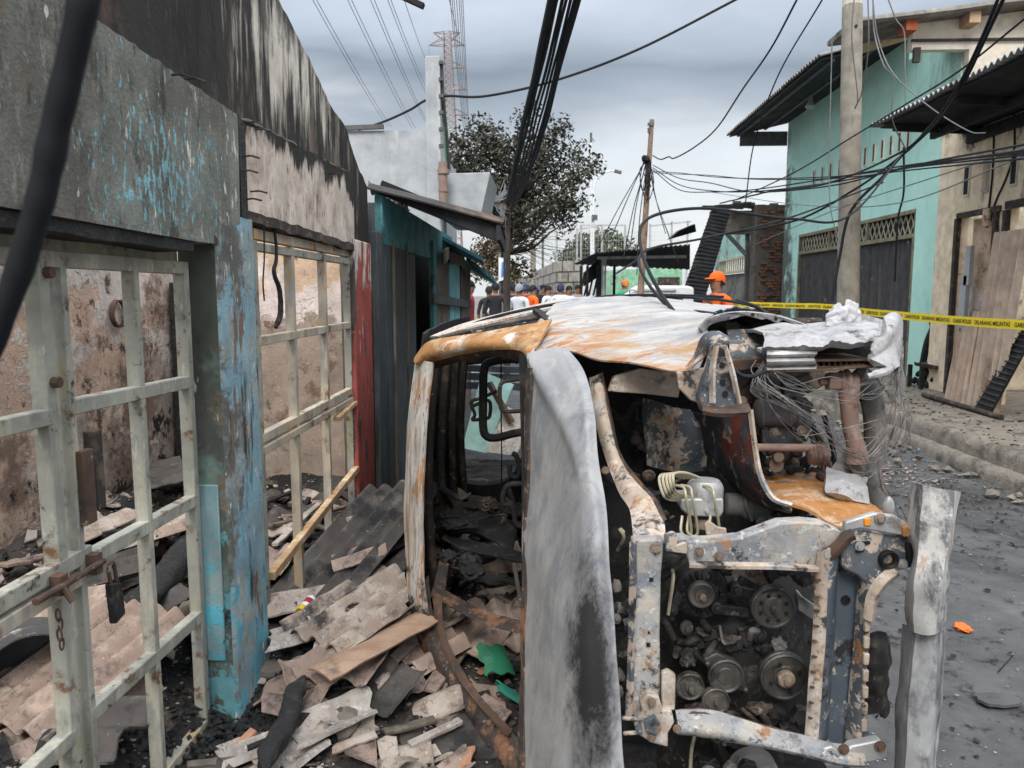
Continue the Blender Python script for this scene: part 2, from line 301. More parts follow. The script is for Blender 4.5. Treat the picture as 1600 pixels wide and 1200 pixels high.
M['black_under'] = mat('black_under', (.02, .022, .026), lay((.05, .05, .055), 2, .5, .7), rough=.9)
M['teal_wall'] = mat('teal_wall', (.50, .81, .72), lay((.43, .74, .65), 1.0, .45, .65), lay((.50, .78, .70), (4, 4, .7), .56, .72, k=.6), lay((.18, .25, .22), (3.0, 3.0, .8), .55, .72, g=(0, -.16, .10, 1.58), k=.75), lay((.12, .14, .13), 2.2, .50, .64, g=(0, .25, -.06, -4.55)), lay((.26, .40, .35), (6, 6, .8), .60, .74, k=.6), rough=.75, var=.06, bump=.15)
M['teal_dirty'] = mat('teal_dirty', (.30, .48, .44), lay((.16, .14, .12), 1.2, .5, .62), lay((.36, .60, .56), 2, .55, .65), rough=.85)
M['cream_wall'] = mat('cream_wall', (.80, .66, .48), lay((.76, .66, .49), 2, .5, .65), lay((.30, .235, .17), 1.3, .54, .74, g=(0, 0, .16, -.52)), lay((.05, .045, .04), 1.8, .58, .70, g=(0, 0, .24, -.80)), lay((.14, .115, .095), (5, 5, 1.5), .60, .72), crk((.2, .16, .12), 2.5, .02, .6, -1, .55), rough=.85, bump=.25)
M['cream_upper'] = mat('cream_upper', (.76, .69, .58), lay((.54, .50, .42), 2.4, .5, .62), lay((.74, .70, .62), 1.1, .52, .6), rough=.85, var=.1)
M['inner_cream'] = mat('inner_cream', (.50, .44, .35), lay((.09, .085, .075), 5, .58, .66), lay((.22, .20, .165), 1.4, .5, .66), rough=.9)
M['shutter'] = mat('shutter', (.055, .055, .058), lay((.095, .085, .075), (9, 9, .8), .5, .66), lay((.025, .025, .028), (16, 16, 1), .54, .66), lay((.62, .60, .57), (9, 9, 5), .655, .67, b=.5, g=(0, 0, .03, -.065)), rough=.75, bump=.3)
M['frame_olive'] = mat('frame_olive', (.22, .20, .135), lay((.09, .08, .06), 4, .52, .66), rough=.7)
M['sheet_pink'] = mat('sheet_pink', (.54, .42, .33), lay((.64, .52, .42), (5, 5, .6), .5, .64), lay((.25, .16, .125), (3, 3, .8), .54, .66), lay((.50, .42, .30), 1.4, .58, .66), rough=.85)
M['brick'] = mat('brick', (.23, .11, .075), lay((.31, .17, .12), 5, .5, .62), lay((.10, .08, .07), 3, .54, .66), rough=.9)
M['mortar'] = mat('mortar', (.16, .14, .12), lay((.08, .072, .066), 2, .5, .64), lay((.26, .235, .20), 8, .58, .68), rough=.95, bump=.6)
M['asbestos'] = mat('asbestos', (.31, .25, .205), lay((.41, .355, .31), 6, .5, .62), lay((.28, .20, .165), 3, .52, .64), lay((.05, .047, .045), 3.2, .53, .64), lay((.12, .10, .09), 14, .58, .68), lay((.55, .52, .49), 30, .62, .68, b=.6), crk((.09, .08, .07), 26, .05, .6, -1, .52), sm=1.5, rough=.92, bump=.35, bs=70)
M['asbestos_pink'] = mat('asbestos_pink', (.30, .225, .185), lay((.46, .36, .30), 4, .52, .64), lay((.20, .14, .11), 2.6, .54, .66), lay((.07, .06, .055), 4, .55, .66), lay((.56, .52, .48), 34, .63, .68, b=.6), crk((.09, .08, .07), 26, .05, .6, -1, .52), sm=1.5, rough=.9, bump=.35)
M['asbestos_dark'] = mat('asbestos_dark', (.085, .076, .07), lay((.19, .165, .145), 4, .54, .66), lay((.5, .48, .46), (26, 26, 26), .66, .69, b=.6), lay((.03, .03, .03), 3, .52, .62), crk((.09, .08, .07), 26, .05, .6, -1, .52), sm=1.5, rough=.9, bump=.4)
M['asbestos_white'] = mat('asbestos_white', (.38, .345, .31), lay((.29, .25, .22), 7, .50, .62), lay((.50, .48, .46), 20, .56, .66), lay((.08, .07, .062), 4, .55, .66), crk((.09, .08, .07), 26, .05, .6, -1, .52), sm=1.5, rough=.92, bump=.35)
M['cardboard'] = mat('cardboard', (.36, .245, .175), lay((.30, .19, .13), (6, 26, 6), .5, .62), lay((.42, .31, .23), 7, .56, .66), lay((.14, .11, .09), 5, .58, .68), rough=.9, bump=.2)
M['tile_clay'] = mat('tile_clay', (.52, .27, .16), lay((.60, .40, .29), 8, .54, .64), lay((.16, .11, .08), 4, .6, .68), rough=.9)
M['plastic_green'] = mat('plastic_green', (.02, .14, .075), lay((.05, .21, .13), 8, .54, .66), lay((.16, .22, .17), 20, .60, .70), lay((.03, .06, .045), 5, .58, .68), rough=.42, spec=.5, bump=.1)
M['plastic_teal'] = mat('plastic_teal', (.03, .20, .14), lay((.10, .28, .22), 6, .52, .66), lay((.05, .09, .07), 4, .6, .7), rough=.45, spec=.5, bump=.1)
# burnt car metals
M['body'] = mat('body', (.40, .385, .37), lay((.27, .285, .31), (3, 7, 7), .47, .62, ds=1.0, rg=.72), lay((.50, .475, .445), (3, 8, 8), .50, .66, ds=1.2), lay((.37, .225, .11), (2.6, 6, 6), .49, .61, ds=1.0, rg=.75, g=(-.17, -.16, 0, .50)), lay((.34, .15, .055), (4, 10, 10), .53, .61, ds=1.0, rg=.75, g=(-.26, -.14, 0, .44)), lay((.52, .49, .46), (9, 34, 34), .58, .68, ds=.5, k=.8), lay((.16, .13, .11), (12, 36, 36), .59, .68, k=.7), rough=.72, spec=.25, var=.12, bump=.35, bs=60, bd=.003)
M['pillar_orange'] = mat('pillar_orange', (.40, .205, .08), lay((.48, .34, .20), 7, .50, .60, ds=1), lay((.62, .58, .53), 6, .58, .63, ds=1), lay((.24, .11, .05), 11, .53, .63, rg=.78), lay((.10, .06, .04), 22, .60, .68, k=.7), rough=.75, bump=.35, bs=90, bd=.002)
M['roof_edge'] = mat('roof_edge', (.50, .49, .46), lay((.44, .24, .12), (26, 26, 2.2), .50, .56, ds=.6), lay((.64, .62, .58), (30, 30, 3), .55, .60), lay((.20, .11, .07), (34, 34, 3), .60, .65), lay((.05, .045, .042), 6, .52, .62, g=(0, 0, -.8, .36)), sm=1.4, rough=.75, bump=.25, bs=90, bd=.003)
M['frame_rusty'] = mat('frame_rusty', (.055, .046, .042), lay((.20, .105, .06), 5, .50, .60), lay((.28, .15, .085), 11, .58, .64), lay((.30, .27, .25), 20, .62, .68), lay((.02, .02, .02), 4, .56, .64), sm=1.8, rough=.8, bump=.4, bs=80, bd=.004)
M['hood'] = mat('hood', (.275, .28, .29), lay((.36, .36, .362), (4, 4, 1.6), .45, .65, ds=.5), lay((.185, .20, .22), (6, 6, 3.0), .48, .66, ds=.5, rg=.72), lay((.42, .405, .39), (12, 12, 6), .56, .72, ds=.3, k=.7, g=(-.9, 0, -.10, .20)), lay((.12, .125, .135), (26, 26, 20), .58, .72, ds=.2, k=.6, rg=.8), lay((.46, .45, .43), (70, 70, 60), .62, .72, k=.6), lay((.30, .20, .12), (16, 16, 7), .61, .72, k=.5), lay((.03, .03, .032), (11, 11, 8), .50, .80, e=((.125, 1.86, .72), (.07, .42, .32), .55), ds=.2, rg=.8), rough=.6, metal=.05, spec=.35, var=.14, vs=3, bump=.35, bs=60, bd=.004)
M['steel_pale'] = mat('steel_pale', (.33, .33, .335), lay((.43, .385, .33), 6, .48, .58), lay((.20, .22, .245), 4, .52, .60), lay((.54, .53, .51), 24, .57, .62, b=.5), lay((.32, .18, .10), 7, .57, .62, b=-.4), lay((.12, .105, .095), 12, .55, .63, rg=.8), lay((.045, .043, .042), 6, .55, .62, rg=.8), sm=1.8, rough=.65, metal=.1, bump=.5, bs=90, bd=.004)
M['steel_beige'] = mat('steel_beige', (.40, .325, .26), lay((.57, .51, .455), 6, .50, .60), lay((.30, .31, .325), 5, .55, .62), lay((.33, .18, .10), 8, .56, .63), lay((.10, .085, .075), 14, .55, .64, k=.8), lay((.045, .043, .042), 6, .56, .62), sm=1.8, rough=.7, bump=.35, bs=90, bd=.003)
M['steel_flaky'] = mat('steel_flaky', (.10, .115, .13), lay((.46, .385, .32), 8, .515, .545, b=1, ds=.6), lay((.40, .205, .10), 6, .57, .61), lay((.60, .56, .52), 26, .60, .64, b=1), lay((.03, .03, .032), 5, .57, .63), sm=1.8, rough=.65, metal=.1, bump=.4, bs=90, bd=.003)
M['steel_blue'] = mat('steel_blue', (.085, .105, .13), lay((.20, .22, .25), 5, .54, .66), lay((.48, .42, .36), 13, .59, .62, b=1), lay((.03, .03, .033), 7, .56, .62), sm=1.8, rough=.55, metal=.2, bump=.3, bd=.003)
M['liner'] = mat('liner', (.05, .055, .062), lay((.19, .055, .04), 4, .50, .60, e=((.62, 2.3, 1.2), (.09, .3, .15), .15)), lay((.42, .34, .27), 9, .575, .605, b=1), lay((.10, .12, .14), 6, .55, .65), sm=1.8, rough=.6, bump=.4, bd=.003)
M['orange_floor'] = mat('orange_floor', (.40, .185, .06), lay((.50, .36, .25), 6, .52, .62), lay((.30, .13, .05), 9, .55, .64), lay((.15, .13, .12), 8, .58, .66, g=(0, .45, .0, -1.03)), lay((.66, .60, .53), 20, .63, .68), sm=1.8, rough=.75, bump=.3)
M['burnt'] = mat('burnt', (.018, .018, .019), lay((.05, .048, .046), 6, .52, .66), lay((.16, .14, .12), 22, .64, .69), sm=1.8, rough=.8, bump=.5, bs=60)
M['burnt_brown'] = mat('burnt_brown', (.045, .038, .033), lay((.13, .095, .072), 6, .52, .62), lay((.28, .23, .19), 18, .61, .66), sm=1.8, rough=.85, bump=.5)
M['engine'] = mat('engine', (.020, .019, .019), lay((.075, .068, .06), 12, .53, .64), lay((.20, .18, .155), 24, .62, .68), sm=1.8, rough=.6, metal=.2, spec=.5, bump=.5, bs=60)
M['pulley'] = mat('pulley', (.075, .07, .066), lay((.16, .145, .125), 9, .5, .64), lay((.03, .03, .03), 8, .54, .62), rough=.5, metal=.4, spec=.5, bump=.25)
M['hub_brown'] = mat('hub_brown', (.17, .125, .095), lay((.27, .215, .165), 14, .52, .62), lay((.08, .06, .05), 10, .56, .64), sm=1.8, rough=.7, bump=.3)
M['arm_brown'] = mat('arm_brown', (.25, .165, .135), lay((.34, .26, .22), 9, .52, .64), lay((.10, .075, .065), 8, .56, .66), sm=1.8, rough=.75, bump=.35)
M['arm_grey'] = mat('arm_grey', (.14, .135, .13), lay((.26, .225, .195), 7, .52, .64), lay((.05, .05, .05), 6, .55, .65), sm=1.8, rough=.7, bump=.35)
M['alu'] = mat('alu', (.37, .365, .37), lay((.46, .455, .47), 9, .5, .62), lay((.25, .245, .24), 6, .52, .64), lay((.10, .095, .09), 10, .57, .66), lay((.54, .53, .53), 30, .6, .66, b=.5), sm=1.8, rough=.7, bump=.6, bs=40, bd=.006)
M['alu_white'] = mat('alu_white', (.52, .52, .535), lay((.56, .56, .57), 12, .52, .64), lay((.40, .38, .36), 8, .62, .68), rough=.85, bump=.7, bs=50, bd=.01)
M['alu_plain'] = mat('alu_plain', (.40, .40, .40), lay((.52, .51, .50), 10, .5, .62), lay((.20, .19, .18), 12, .58, .66), rough=.5, metal=.4, bump=.2)
M['brake_pipe'] = mat('brake_pipe', (.42, .38, .27), lay((.20, .17, .13), 20, .56, .64), rough=.5, metal=.3, bump=.1)
M['wire'] = mat('wire', (.20, .19, .185), lay((.09, .08, .075), 12, .5, .62), rough=.5, metal=.5, bump=0)
M['cable'] = mat('cable', (.014, .016, .020), rough=.75, spec=.25, bump=.15, bs=200)
M['cable_grey'] = mat('cable_grey', (.16, .165, .17), rough=.6, bump=0)
M['amber'] = mat('amber', (.75, .27, .02), rough=.35, spec=.5, bump=0)
M['bumper'] = mat('bumper', (.40, .395, .385), lay((.52, .505, .48), (11, 11, 3), .50, .60), lay((.13, .132, .138), (4, 4, 2.8), .50, .60, ds=.3, rg=.75), lay((.42, .31, .21), 7, .59, .64), lay((.58, .56, .53), 30, .60, .65, b=.6), sm=1.8, rough=.65, bump=.35, bd=.004)
M['bumper_low'] = mat('bumper_low', (.28, .285, .29), lay((.47, .46, .445), (12, 12, 2), .50, .62), lay((.10, .10, .106), (4, 4, 2.6), .48, .60), lay((.40, .32, .24), 16, .61, .66, b=.6), sm=1.8, rough=.6, bump=.35, bd=.004)
M['rubber'] = mat('rubber', (.012, .012, .013), rough=.6, bump=.3)
M['skin'] = mat('skin', (.30, .16, .10), rough=.6, var=.06, bump=0)
M['hair'] = mat('hair', (.012, .011, .011), rough=.7, bump=.4)
def cloth(n, c): M[n] = mat(n, c, rough=.85, var=.1, bump=.2, bs=30)
for n_, c_ in (('cloth_orange', (.80, .12, .012)), ('cloth_white', (.68, .70, .74)), ('cloth_black', (.025, .025, .03)), ('cloth_navy', (.03, .04, .09)), ('cloth_grey', (.30, .31, .33)), ('cloth_green', (.01, .27, .14)), ('cloth_red', (.32, .03, .05)), ('cloth_blue', (.06, .22, .55)), ('cloth_jeans', (.06, .075, .11)), ('cap_yellow', (.75, .42, .04)), ('cap_brown', (.50, .17, .04))): cloth(n_, c_)
M['tape'] = mat('tape', (.80, .62, .02), rough=.45, spec=.4, var=.08, bump=.05)
M['ink'] = mat('ink', (.02, .02, .02), rough=.6, bump=0, var=0)
M['bark'] = mat('bark', (.05, .042, .036), lay((.10, .085, .072), (12, 12, 2), .52, .64), rough=.95, bump=.7)
M['wood_pole'] = mat('wood_pole', (.25, .165, .12), lay((.35, .26, .20), (14, 14, 1), .52, .64), lay((.10, .08, .065), 4, .55, .66), rough=.9)
def leafm(n, a, b):
    M[n] = mat(n, a, lay(b, 2.2, .45, .6), lay((a[0]*.4, a[1]*.4, a[2]*.4), 4, .5, .6), rough=.7, var=.4, vs=30, bump=0)
leafm('leaf_burnt', (.046, .046, .034), (.085, .080, .052)); leafm('leaf_brown', (.12, .09, .05), (.18, .14, .08)); leafm('leaf_green', (.055, .085, .035), (.13, .12, .07)); leafm('leaf_bright', (.12, .24, .05), (.18, .30, .08))
M['tower'] = mat('tower', (.27, .20, .18), lay((.36, .31, .29), .4, .5, .6), rough=.7, bump=0)
M['block_wall'] = mat('block_wall', (.33, .31, .28), lay((.20, .185, .17), .8, .48, .66), lay((.44, .41, .36), 2, .56, .66), lay((.10, .09, .08), (3, 3, .7), .60, .72), rough=.95)
M['galv'] = mat('galv', (.42, .43, .44), lay((.25, .22, .19), 4, .56, .66), rough=.6, metal=.3, bump=0)
M['white_paint'] = mat('white_paint', (.72, .73, .74), lay((.45, .44, .42), 3, .6, .7), rough=.5, var=.08, bump=0)
M['green_wall'] = mat('green_wall', (.25, .50, .33), lay((.60, .60, .55), .9, .5, .58), lay((.15, .14, .12), 1.6, .56, .66), rough=.85)
M['green_sheet'] = mat('green_sheet', (.26, .46, .32), lay((.36, .42, .36), 2, .5, .62), lay((.10, .12, .10), 3, .56, .66), rough=.7)
M['pipe_brown'] = mat('pipe_brown', (.27, .19, .16), lay((.4, .3, .26), 8, .56, .66), rough=.6)
M['wood_end'] = mat('wood_end', (.36, .085, .04), lay((.28, .13, .07), 6, .5, .62), rough=.8)
M['wood_tan'] = mat('wood_tan', (.50, .34, .22), lay((.36, .24, .16), 8, .52, .64), rough=.85)
M['roof_asb'] = mat('roof_asb', (.20, .185, .165), lay((.30, .28, .25), 3, .5, .64), lay((.09, .08, .07), 2, .56, .66), rough=.95)
M['roof_galv'] = mat('roof_galv', (.30, .31, .32), lay((.12, .11, .10), 2, .52, .66), rough=.6, metal=.3)
M['steel_dark'] = mat('steel_dark', (.10, .10, .10), lay((.2, .19, .18), 6, .54, .66), rough=.7)
M['grid_beige'] = mat('grid_beige', (.42, .39, .28), lay((.2, .18, .13), 4, .55, .66), rough=.7)
M['drum'] = mat('drum', (.085, .085, .085), lay((.17, .16, .15), 3, .52, .66), lay((.30, .27, .24), 9, .62, .68), rough=.6, metal=.3, bump=.2)
M['litter_orange'] = mat('litter_orange', (.85, .16, .03), rough=.5, bump=.3)
M['litter_blue'] = mat('litter_blue', (.12, .42, .72), rough=.4, bump=.1)
# ------------------------------------------------------------------ ground
def hgt(x, y):
    """height of the rubble over the street level"""
    sm = lambda a, b, t: max(0, min(1, (t - a)/(b - a)))**2 * (3 - 2*max(0, min(1, (t - a)/(b - a))))
    ins = sm(-1.05, -1.45, x)
    h = .015 + ins * (.20 + .16*sm(-1.5, -2.7, x) + .05*sm(2, 4.5, y))
    h += .38 * math.exp(-((x + .82)/.36)**2 - ((y - 4.35)/.85)**2) + .09 * math.exp(-((x + .80)/.26)**2 - ((y - 3.2)/.45)**2) * (1 - .4*ins)
    h += .07 * math.exp(-((x + .85)/.30)**2 - ((y - 3.1)/.6)**2)
    h += .07 * math.exp(-((x + .1)/.4)**2 - ((y - 4.1)/.8)**2)
    h += (.07*ins + .035) * (nz((x, y, 0), 2.3) + .5*nz((x, y, 3), 6))
    return h * sm(.75, .35, x) * sm(7.5, 6.0, y) - .02 * sm(.5, .8, x)
g = MB().add([(-250, -30, -.03), (250, -30, -.03), (250, 400, -.03), (-250, 400, -.03)], [(0, 1, 2, 3)]); struct('ground', g, M['concrete_floor'])
g = MB(); nx_, ny_ = 40, 90
vs = []; fs = []
for j in range(ny_ + 1):
    y = -6 + 130*(j/ny_)**2.2
    for i in range(nx_ + 1):
        x = -1.3 + 5.6*i/nx_ - max(0, y - 24)*.05
        vs.append((x, y, .012*nz((x, y, 0), .9) + .006*nz((x, y, 4), 3.1)))
for j in range(ny_):
    for i in range(nx_): a = j*(nx_+1) + i; fs.append((a, a+1, a+nx_+2, a+nx_+1))
struct('street', g.add(vs, fs), M['asphalt'])
g = MB(); vs = []; fs = []; nx_, ny_ = 120, 170
for j in range(ny_ + 1):
    for i in range(nx_ + 1):
        x = -3.2 + 4.0*i/nx_; y = .3 + 7.2*j/ny_
        vs.append((x, y, hgt(x, y) + .02*abs(nz((x, y, 0), 14))))
for j in range(ny_):
    for i in range(nx_): a = j*(nx_+1) + i; fs.append((a, a+1, a+nx_+2, a+nx_+1))
struct('rubble_ground', g.add(vs, fs), M['ash'])
# raised pavement on the far side: two courses of broken concrete slab
def kerb_course(name, x0, z0, z1, amp, seed, m):
    g = MB(); n = 150; vs = []; fs = []
    for i in range(n + 1):
        y = 3 + 24*i/n; a = amp*nz((0, y, seed), 1.3) + amp*.7*nz((3, y, seed), 4.5)
        k = .02*nz((7, y, seed), 7)
        vs += [(x0 + a*.6, y, z0 - .03), (x0 + a, y, (z0+z1)/2), (x0 + a + .015, y, z1 - .03 + k), (x0 + a + .05, y, z1 + k*.5), (x0+.5, y, z1), (9, y, z1)]
    for i in range(n):
        for j in range(5): a = i*6 + j; fs.append((a, a+6, a+7, a+1))
    struct(name, g.add(vs, fs), m)
kerb_course('pavement_base', 3.93, 0, .135, .07, 2, M['kerb'])
kerb_course('pavement', 4.03, .155, .30, .035, 9, M['kerb'])

# ------------------------------------------------------------------ burnt shop beside the wreck
XW, XG = -1.12, -1.235
shop = thing('burnt_shop', 'roofless burnt shop with sooty front wall and turquoise paint flakes', 'building', (-1.9, 3, 0))
def wallpoly(px, X, t): 
    q = [PX(x, y, X) if len(p_) == 2 else V((X, p_[2], p_[3])) for p_ in px for (x, y) in [p_[:2]]]
    return q, V((-t, 0, 0))
def wp(name, pts, X, t, m, bevel=0):
    """wall slab outlined by (y, z) corners in the plane x = X, thickness t away from the street"""
    return MB().prism([V((X, a, b)) for a, b in pts], (-t, 0, 0)).build(name, m, shop, bevel=bevel)
yz = lambda x, y, X=XW: (PX(x, y, X).y, PX(x, y, X).z)
lowl = [yz(0, 322), yz(306, 377), yz(352, 383), yz(376, 386), yz(372, 180), yz(270, 112), yz(150, 30)]
lowl = [(.2, lowl[0][1])] + lowl + [(1.45, 2.55), (.2, 2.62)]
wp('lower_wall', lowl, XW, .15, M['wall_green'])
lowr = [yz(386, 331), yz(555, 384), yz(553, 270), yz(545, 268), yz(470, 228), yz(420, 205), yz(386, 196)]
wp('peeling_wall', lowr, XW - .004, .15, M['wall_pink'])
# gable: stepped back a little above the line where the roof once joined, with a ragged broken top edge
top = [yz(438, 0), yz(452, 22), yz(480, 78), yz(508, 140), yz(530, 180), yz(545, 203), yz(556, 240), yz(566, 268), yz(577, 292)]
rag = []
for a, b in zip(top, top[1:]):
    for k in range(5):
        t = k/5; yy = a[0] + (b[0]-a[0])*t; zz = a[1] + (b[1]-a[1])*t
        rag.append((yy, zz + .022*nz((yy*9, zz*9, 1))))
gab = [(.2, 2.2), (2.6, 1.95), (3.05, 1.98), (4.85, 1.95), (5.02, 1.95), (5.02, top[-1][1])] + rag[::-1] + [(2.4, 3.55), (.2, 4.6)]
wp('gable_wall', gab, XW - .012, .13, M['wall_gable'])
# ledge of broken render along the old roof line
g = MB(); ln = [yz(150, 30), yz(270, 112), yz(372, 180), yz(430, 208), yz(500, 245), yz(548, 270)]
pts = curve([V((XW - .01, a, b)) for a, b in ln], 60)
g.tube([p + V((.004*nz(p, 30), 0, .012*nz(p, 22))) for p in pts], [.005 + .008*abs(nz(p, 18)) for p in pts], 6)
g.build('render_ledge', M['mortar'], shop)
# pillar between the two gateways, red pillar at the far end
ya, yb = PX(350, 600, XW).y, PX(407, 600, XW).y
g = MB(); rows = []
for i in range(46):
    z = -.05 + 1.98*i/45; e = .012*nz((0, z, 1), 7)
    rows.append([V((XG - .03, ya + .005, z)), V((XW - .012, ya, z)), V((XW, ya + .015 + e*.4, z)), V((XW + .002*nz((z, 0, 0), 9), (ya+yb)/2, z)), V((XW, yb - .02 + e*.5, z)), V((XW - .02, yb, z)), V((XG - .03, yb - .01, z))])
nr = len(rows); vs = [p for r in rows for p in r]; fs = []; mi = []
for i in range(nr - 1):
    for j in range(6): a = i*7 + j; fs.append((a, a+1, a+8, a+7)); mi.append(1 if j == 0 else 0)
g.add(vs, fs); g.mi = mi; g.build('pillar', [M['pillar_blue'], M['pillar_dark']], shop)
g = MB(); g.box(((XW + XG)/2 - .015, ya - .006, .64), (.075, .012, .66)); g.build('pillar_panel', M['panel_blue'], shop, bevel=.004)
g = MB().cyl((XW - .02, ya - .002, 1.83), (.3, -1, 0), .022, .03, 12); g.build('pillar_cap', M['rust'], shop)
ra, rb = PX(557, 600, XW).y, PX(583, 600, XW).y
g = MB(); g.prism([V((XW + .004, ra, 0)), V((XW + .004, rb, 0)), V((XW + .004, rb, 1.97)), V((XW + .004, ra, 1.97))], (-.06, 0, 0)); g.build('red_pillar', M['pillar_red'], shop, bevel=.01)
g = MB(); a_, b_ = PX(376, 300, XW).y, PX(386, 300, XW).y
g.prism([V((XW + .002, a_, 1.93)), V((XW + .002, b_, 1.93)), V((XW + .002, b_, 2.28)), V((XW + .002, a_, 2.30))], (-.1, 0, 0)); g.build('wall_joint', M['char'], shop)
# timber lintels under both walls, charred
g = MB(); g.bar((XW - .075, .2, lowl[0][1] - .012), (XW - .075, yz(306, 377)[0], yz(306, 377)[1] - .014), .13, .035, n=24, jit=.006); g.build('lintel', M['char'], shop)
g = MB(); g.bar((XW - .06, yz(386, 331)[0], yz(386, 331)[1] - .012), (XW - .06, ra, yz(555, 384)[1] - .015), .13, .04, n=24, jit=.012); g.build('lintel', M['burnt_brown'], shop)
# rebar ends and nails sticking out of the old roof line
for x, y in ((268, 118), (290, 124), (380, 245), (378, 268), (386, 192), (400, 203), (515, 272), (384, 312), (393, 300)):
    p = PX(x, y, XW); MB().tube([p - V((.02, 0, 0)), p + V((.03, .0, .004)), p + V((.05, .03, .0))], .0035, 6).build('wall_spike', M['burnt_brown'], shop)
# room: back wall, far cross wall, near cross wall (behind the viewer's left), each with its own thickness
bw = []
for i in range(41):
    y = -.2 + 5.7*i/40; bw.append((y, 2.02 + .05*nz((y, 0, 0), 2.2) + .02*nz((y, 5, 0), 9)))
MB().prism([V((-2.62, -.2, -.1)), V((-2.62, 5.5, -.1))] + [V((-2.62, a, b)) for a, b in bw[::-1]], (-.12, 0, 0)).build('back_wall', M['plaster_in'], shop)
g = MB(); g.prism([V((-2.62, 5.42, -.1)), V((XG - .05, 5.42, -.1)), V((XG - .05, 5.42, 2.30)), V((-1.9, 5.42, 2.34)), V((-2.62, 5.42, 2.28))], (0, .12, 0)); g.build('cross_wall', M['plaster_far'], shop)
g = MB(); g.bar((-2.57, 5.33, .1), (-2.55, 5.33, 1.72), .085, .09, up=(0, 1, 0), n=20, jit=.012); g.build('charred_post', M['char'], shop)
g = MB(); g.bar((XG - .06, 5.28, .0), (XG - .06, 5.28, 1.95), .16, .12, up=(0, 1, 0), n=14, jit=.006); g.build('wall_pier', M['board_brown'], shop)
MB().prism([V((-2.55, 5.25, .3)), V((-2.12, 5.30, .3)), V((-2.13, 5.38, .95)), V((-2.5, 5.36, 1.0))], (0, .025, 0)).build('leaning_board', M['steel_dark'], shop)
# round cable holes and plug boxes on the inner wall
g = MB()
g.ring((-2.612, PX(180, 490, -2.62).y, PX(180, 490, -2.62).z), (1, 0, 0), .085, .012, .03); g.build('wall_hook', M['rust'], shop)

def gate_thing(label, loc): return thing('metal_gate', label, 'gate', loc, 'burnt shop gates')
def gbar(par, name, a, b, w=.042, h=.042, m='gate', up=(1, 0, 0), X=XG, sag=0):
    """square tube between two points seen at a and b in the gate's plane"""
    p, q = PX(*a, X), PX(*b, X)
    return MB().bar(p, q, w, h, up=up, n=10, jit=.0012).build(name, M[m], par, bevel=.003)
gate = gate_thing('grey steel gate frame in bare bars with rusty bolt and black padlock', (XG, 2.1, 0))
yv = lambda x: PX(x, 600, XG).y
def post(par, Y, z0, z1, w=.04, m='gate', dx=0, lean=0): return MB().bar((XG + dx, Y, z0), (XG + dx, Y + lean, z1), w*.86, .042, up=(1, 0, 0), n=14, jit=.0012).build('post', M[m], par, bevel=.003)
def rail(par, Y0, Y1, z0, z1, h=.045, m='gate', dx=.004, name='rail'): return MB().bar((XG + dx, Y0, z0), (XG + dx, Y1, z1), .036, h*.86, n=12, jit=.0012).build(name, M[m], par, bevel=.003)
y1, y2, y3, y4 = yv(68), yv(96), yv(213), yv(291)
post(gate, y1, -.02, 1.735, .045); post(gate, y2 + .01, -.02, 1.735, .028); post(gate, y3, .0, 1.73, .032); post(gate, y4, -.02, 1.735, .04)
rail(gate, .55, y4 + .02, 1.735, 1.735, .05, dx=.002); rail(gate, .55, y4 + .05, 1.775, 1.775, .045, dx=-.05)
for z in (1.345, .925, .50, .085): rail(gate, y2, y4, z + .01, z, .048, m='gate' if z > .1 else 'gate_worn')
for z in (1.345, .50, .085): rail(gate, .55, y1, z + .01, z, .048)
rail(gate, .55, y2 + .05, .945, .955, .05); rail(gate, .55, y2, .895, .90, .045, m='gate_worn')
g = MB(); g.tube([(XG + .05, y1 - .16, .93), (XG + .05, y2 + .05, .93)], .009, 10); g.tube([(XG + .05, y1 - .06, .93), (XG + .075, y1 - .06, .89)], .008, 8)
g.box((XG + .036, y1 - .05, .93), (.03, .03, .05)); g.box((XG + .036, y2 + .03, .93), (.03, .03, .055)); g.build('latch_bolt', M['rust'], gate)
g = MB(); g.prism([V((XG + .055, y2 + .075, .855)), V((XG + .055, y2 + .125, .84)), V((XG + .055, y2 + .135, .745)), V((XG + .055, y2 + .085, .735))], (-.022, 0, 0)); pad = g.build('padlock', M['engine'], gate, bevel=.004)
MB().tube(curve([(XG + .044, y2 + .088, .85), (XG + .044, y2 + .082, .895), (XG + .044, y2 + .105, .905), (XG + .044, y2 + .118, .845)], 14), .0055, 8).build('shackle', M['rust'], pad)
g = MB()
for k in range(4):
    c = V((XG + .035, y1 - .06 + .006*(k % 2), .855 - .026*k)); ax = V((1, 0, 0)) if k % 2 else V((.3, 1, 0)).normalized(); u = ax.cross(V((0, 0, 1))).normalized()
    g.tube([c + u*.008*math.cos(t*PI/6) + V((0, 0, .016*math.sin(t*PI/6))) for t in range(13)], .0026, 6)
g.build('chain', M['rust'], gate)
g = MB(); g.box((XG + .03, y2 + .03, 1.14), (.02, .05, .20)); g.build('lock_plate', M['rust'], gate, bevel=.003)
g = MB(); g.box((XG + .012, y2 + .10, 1.17), (.03, .045, .22)); g.build('lock_box', M['burnt_brown'], gate, bevel=.004)
g = MB()
for z in (1.70, 1.43): g.cyl((XG + .02, y1 + .005, z), (1, 0, 0), .014, .02, 8)
g.build('bolt', M['rust'], gate)
gate2 = gate_thing('weathered cream gate frame with bare orange timber brace beside the blue pillar', (XG, 4.0, 0))
yv = lambda x: PX(x, 600, XG + .07).y
Y0, Y1, Y2, Y3 = yv(400), yv(458), yv(508), yv(546)
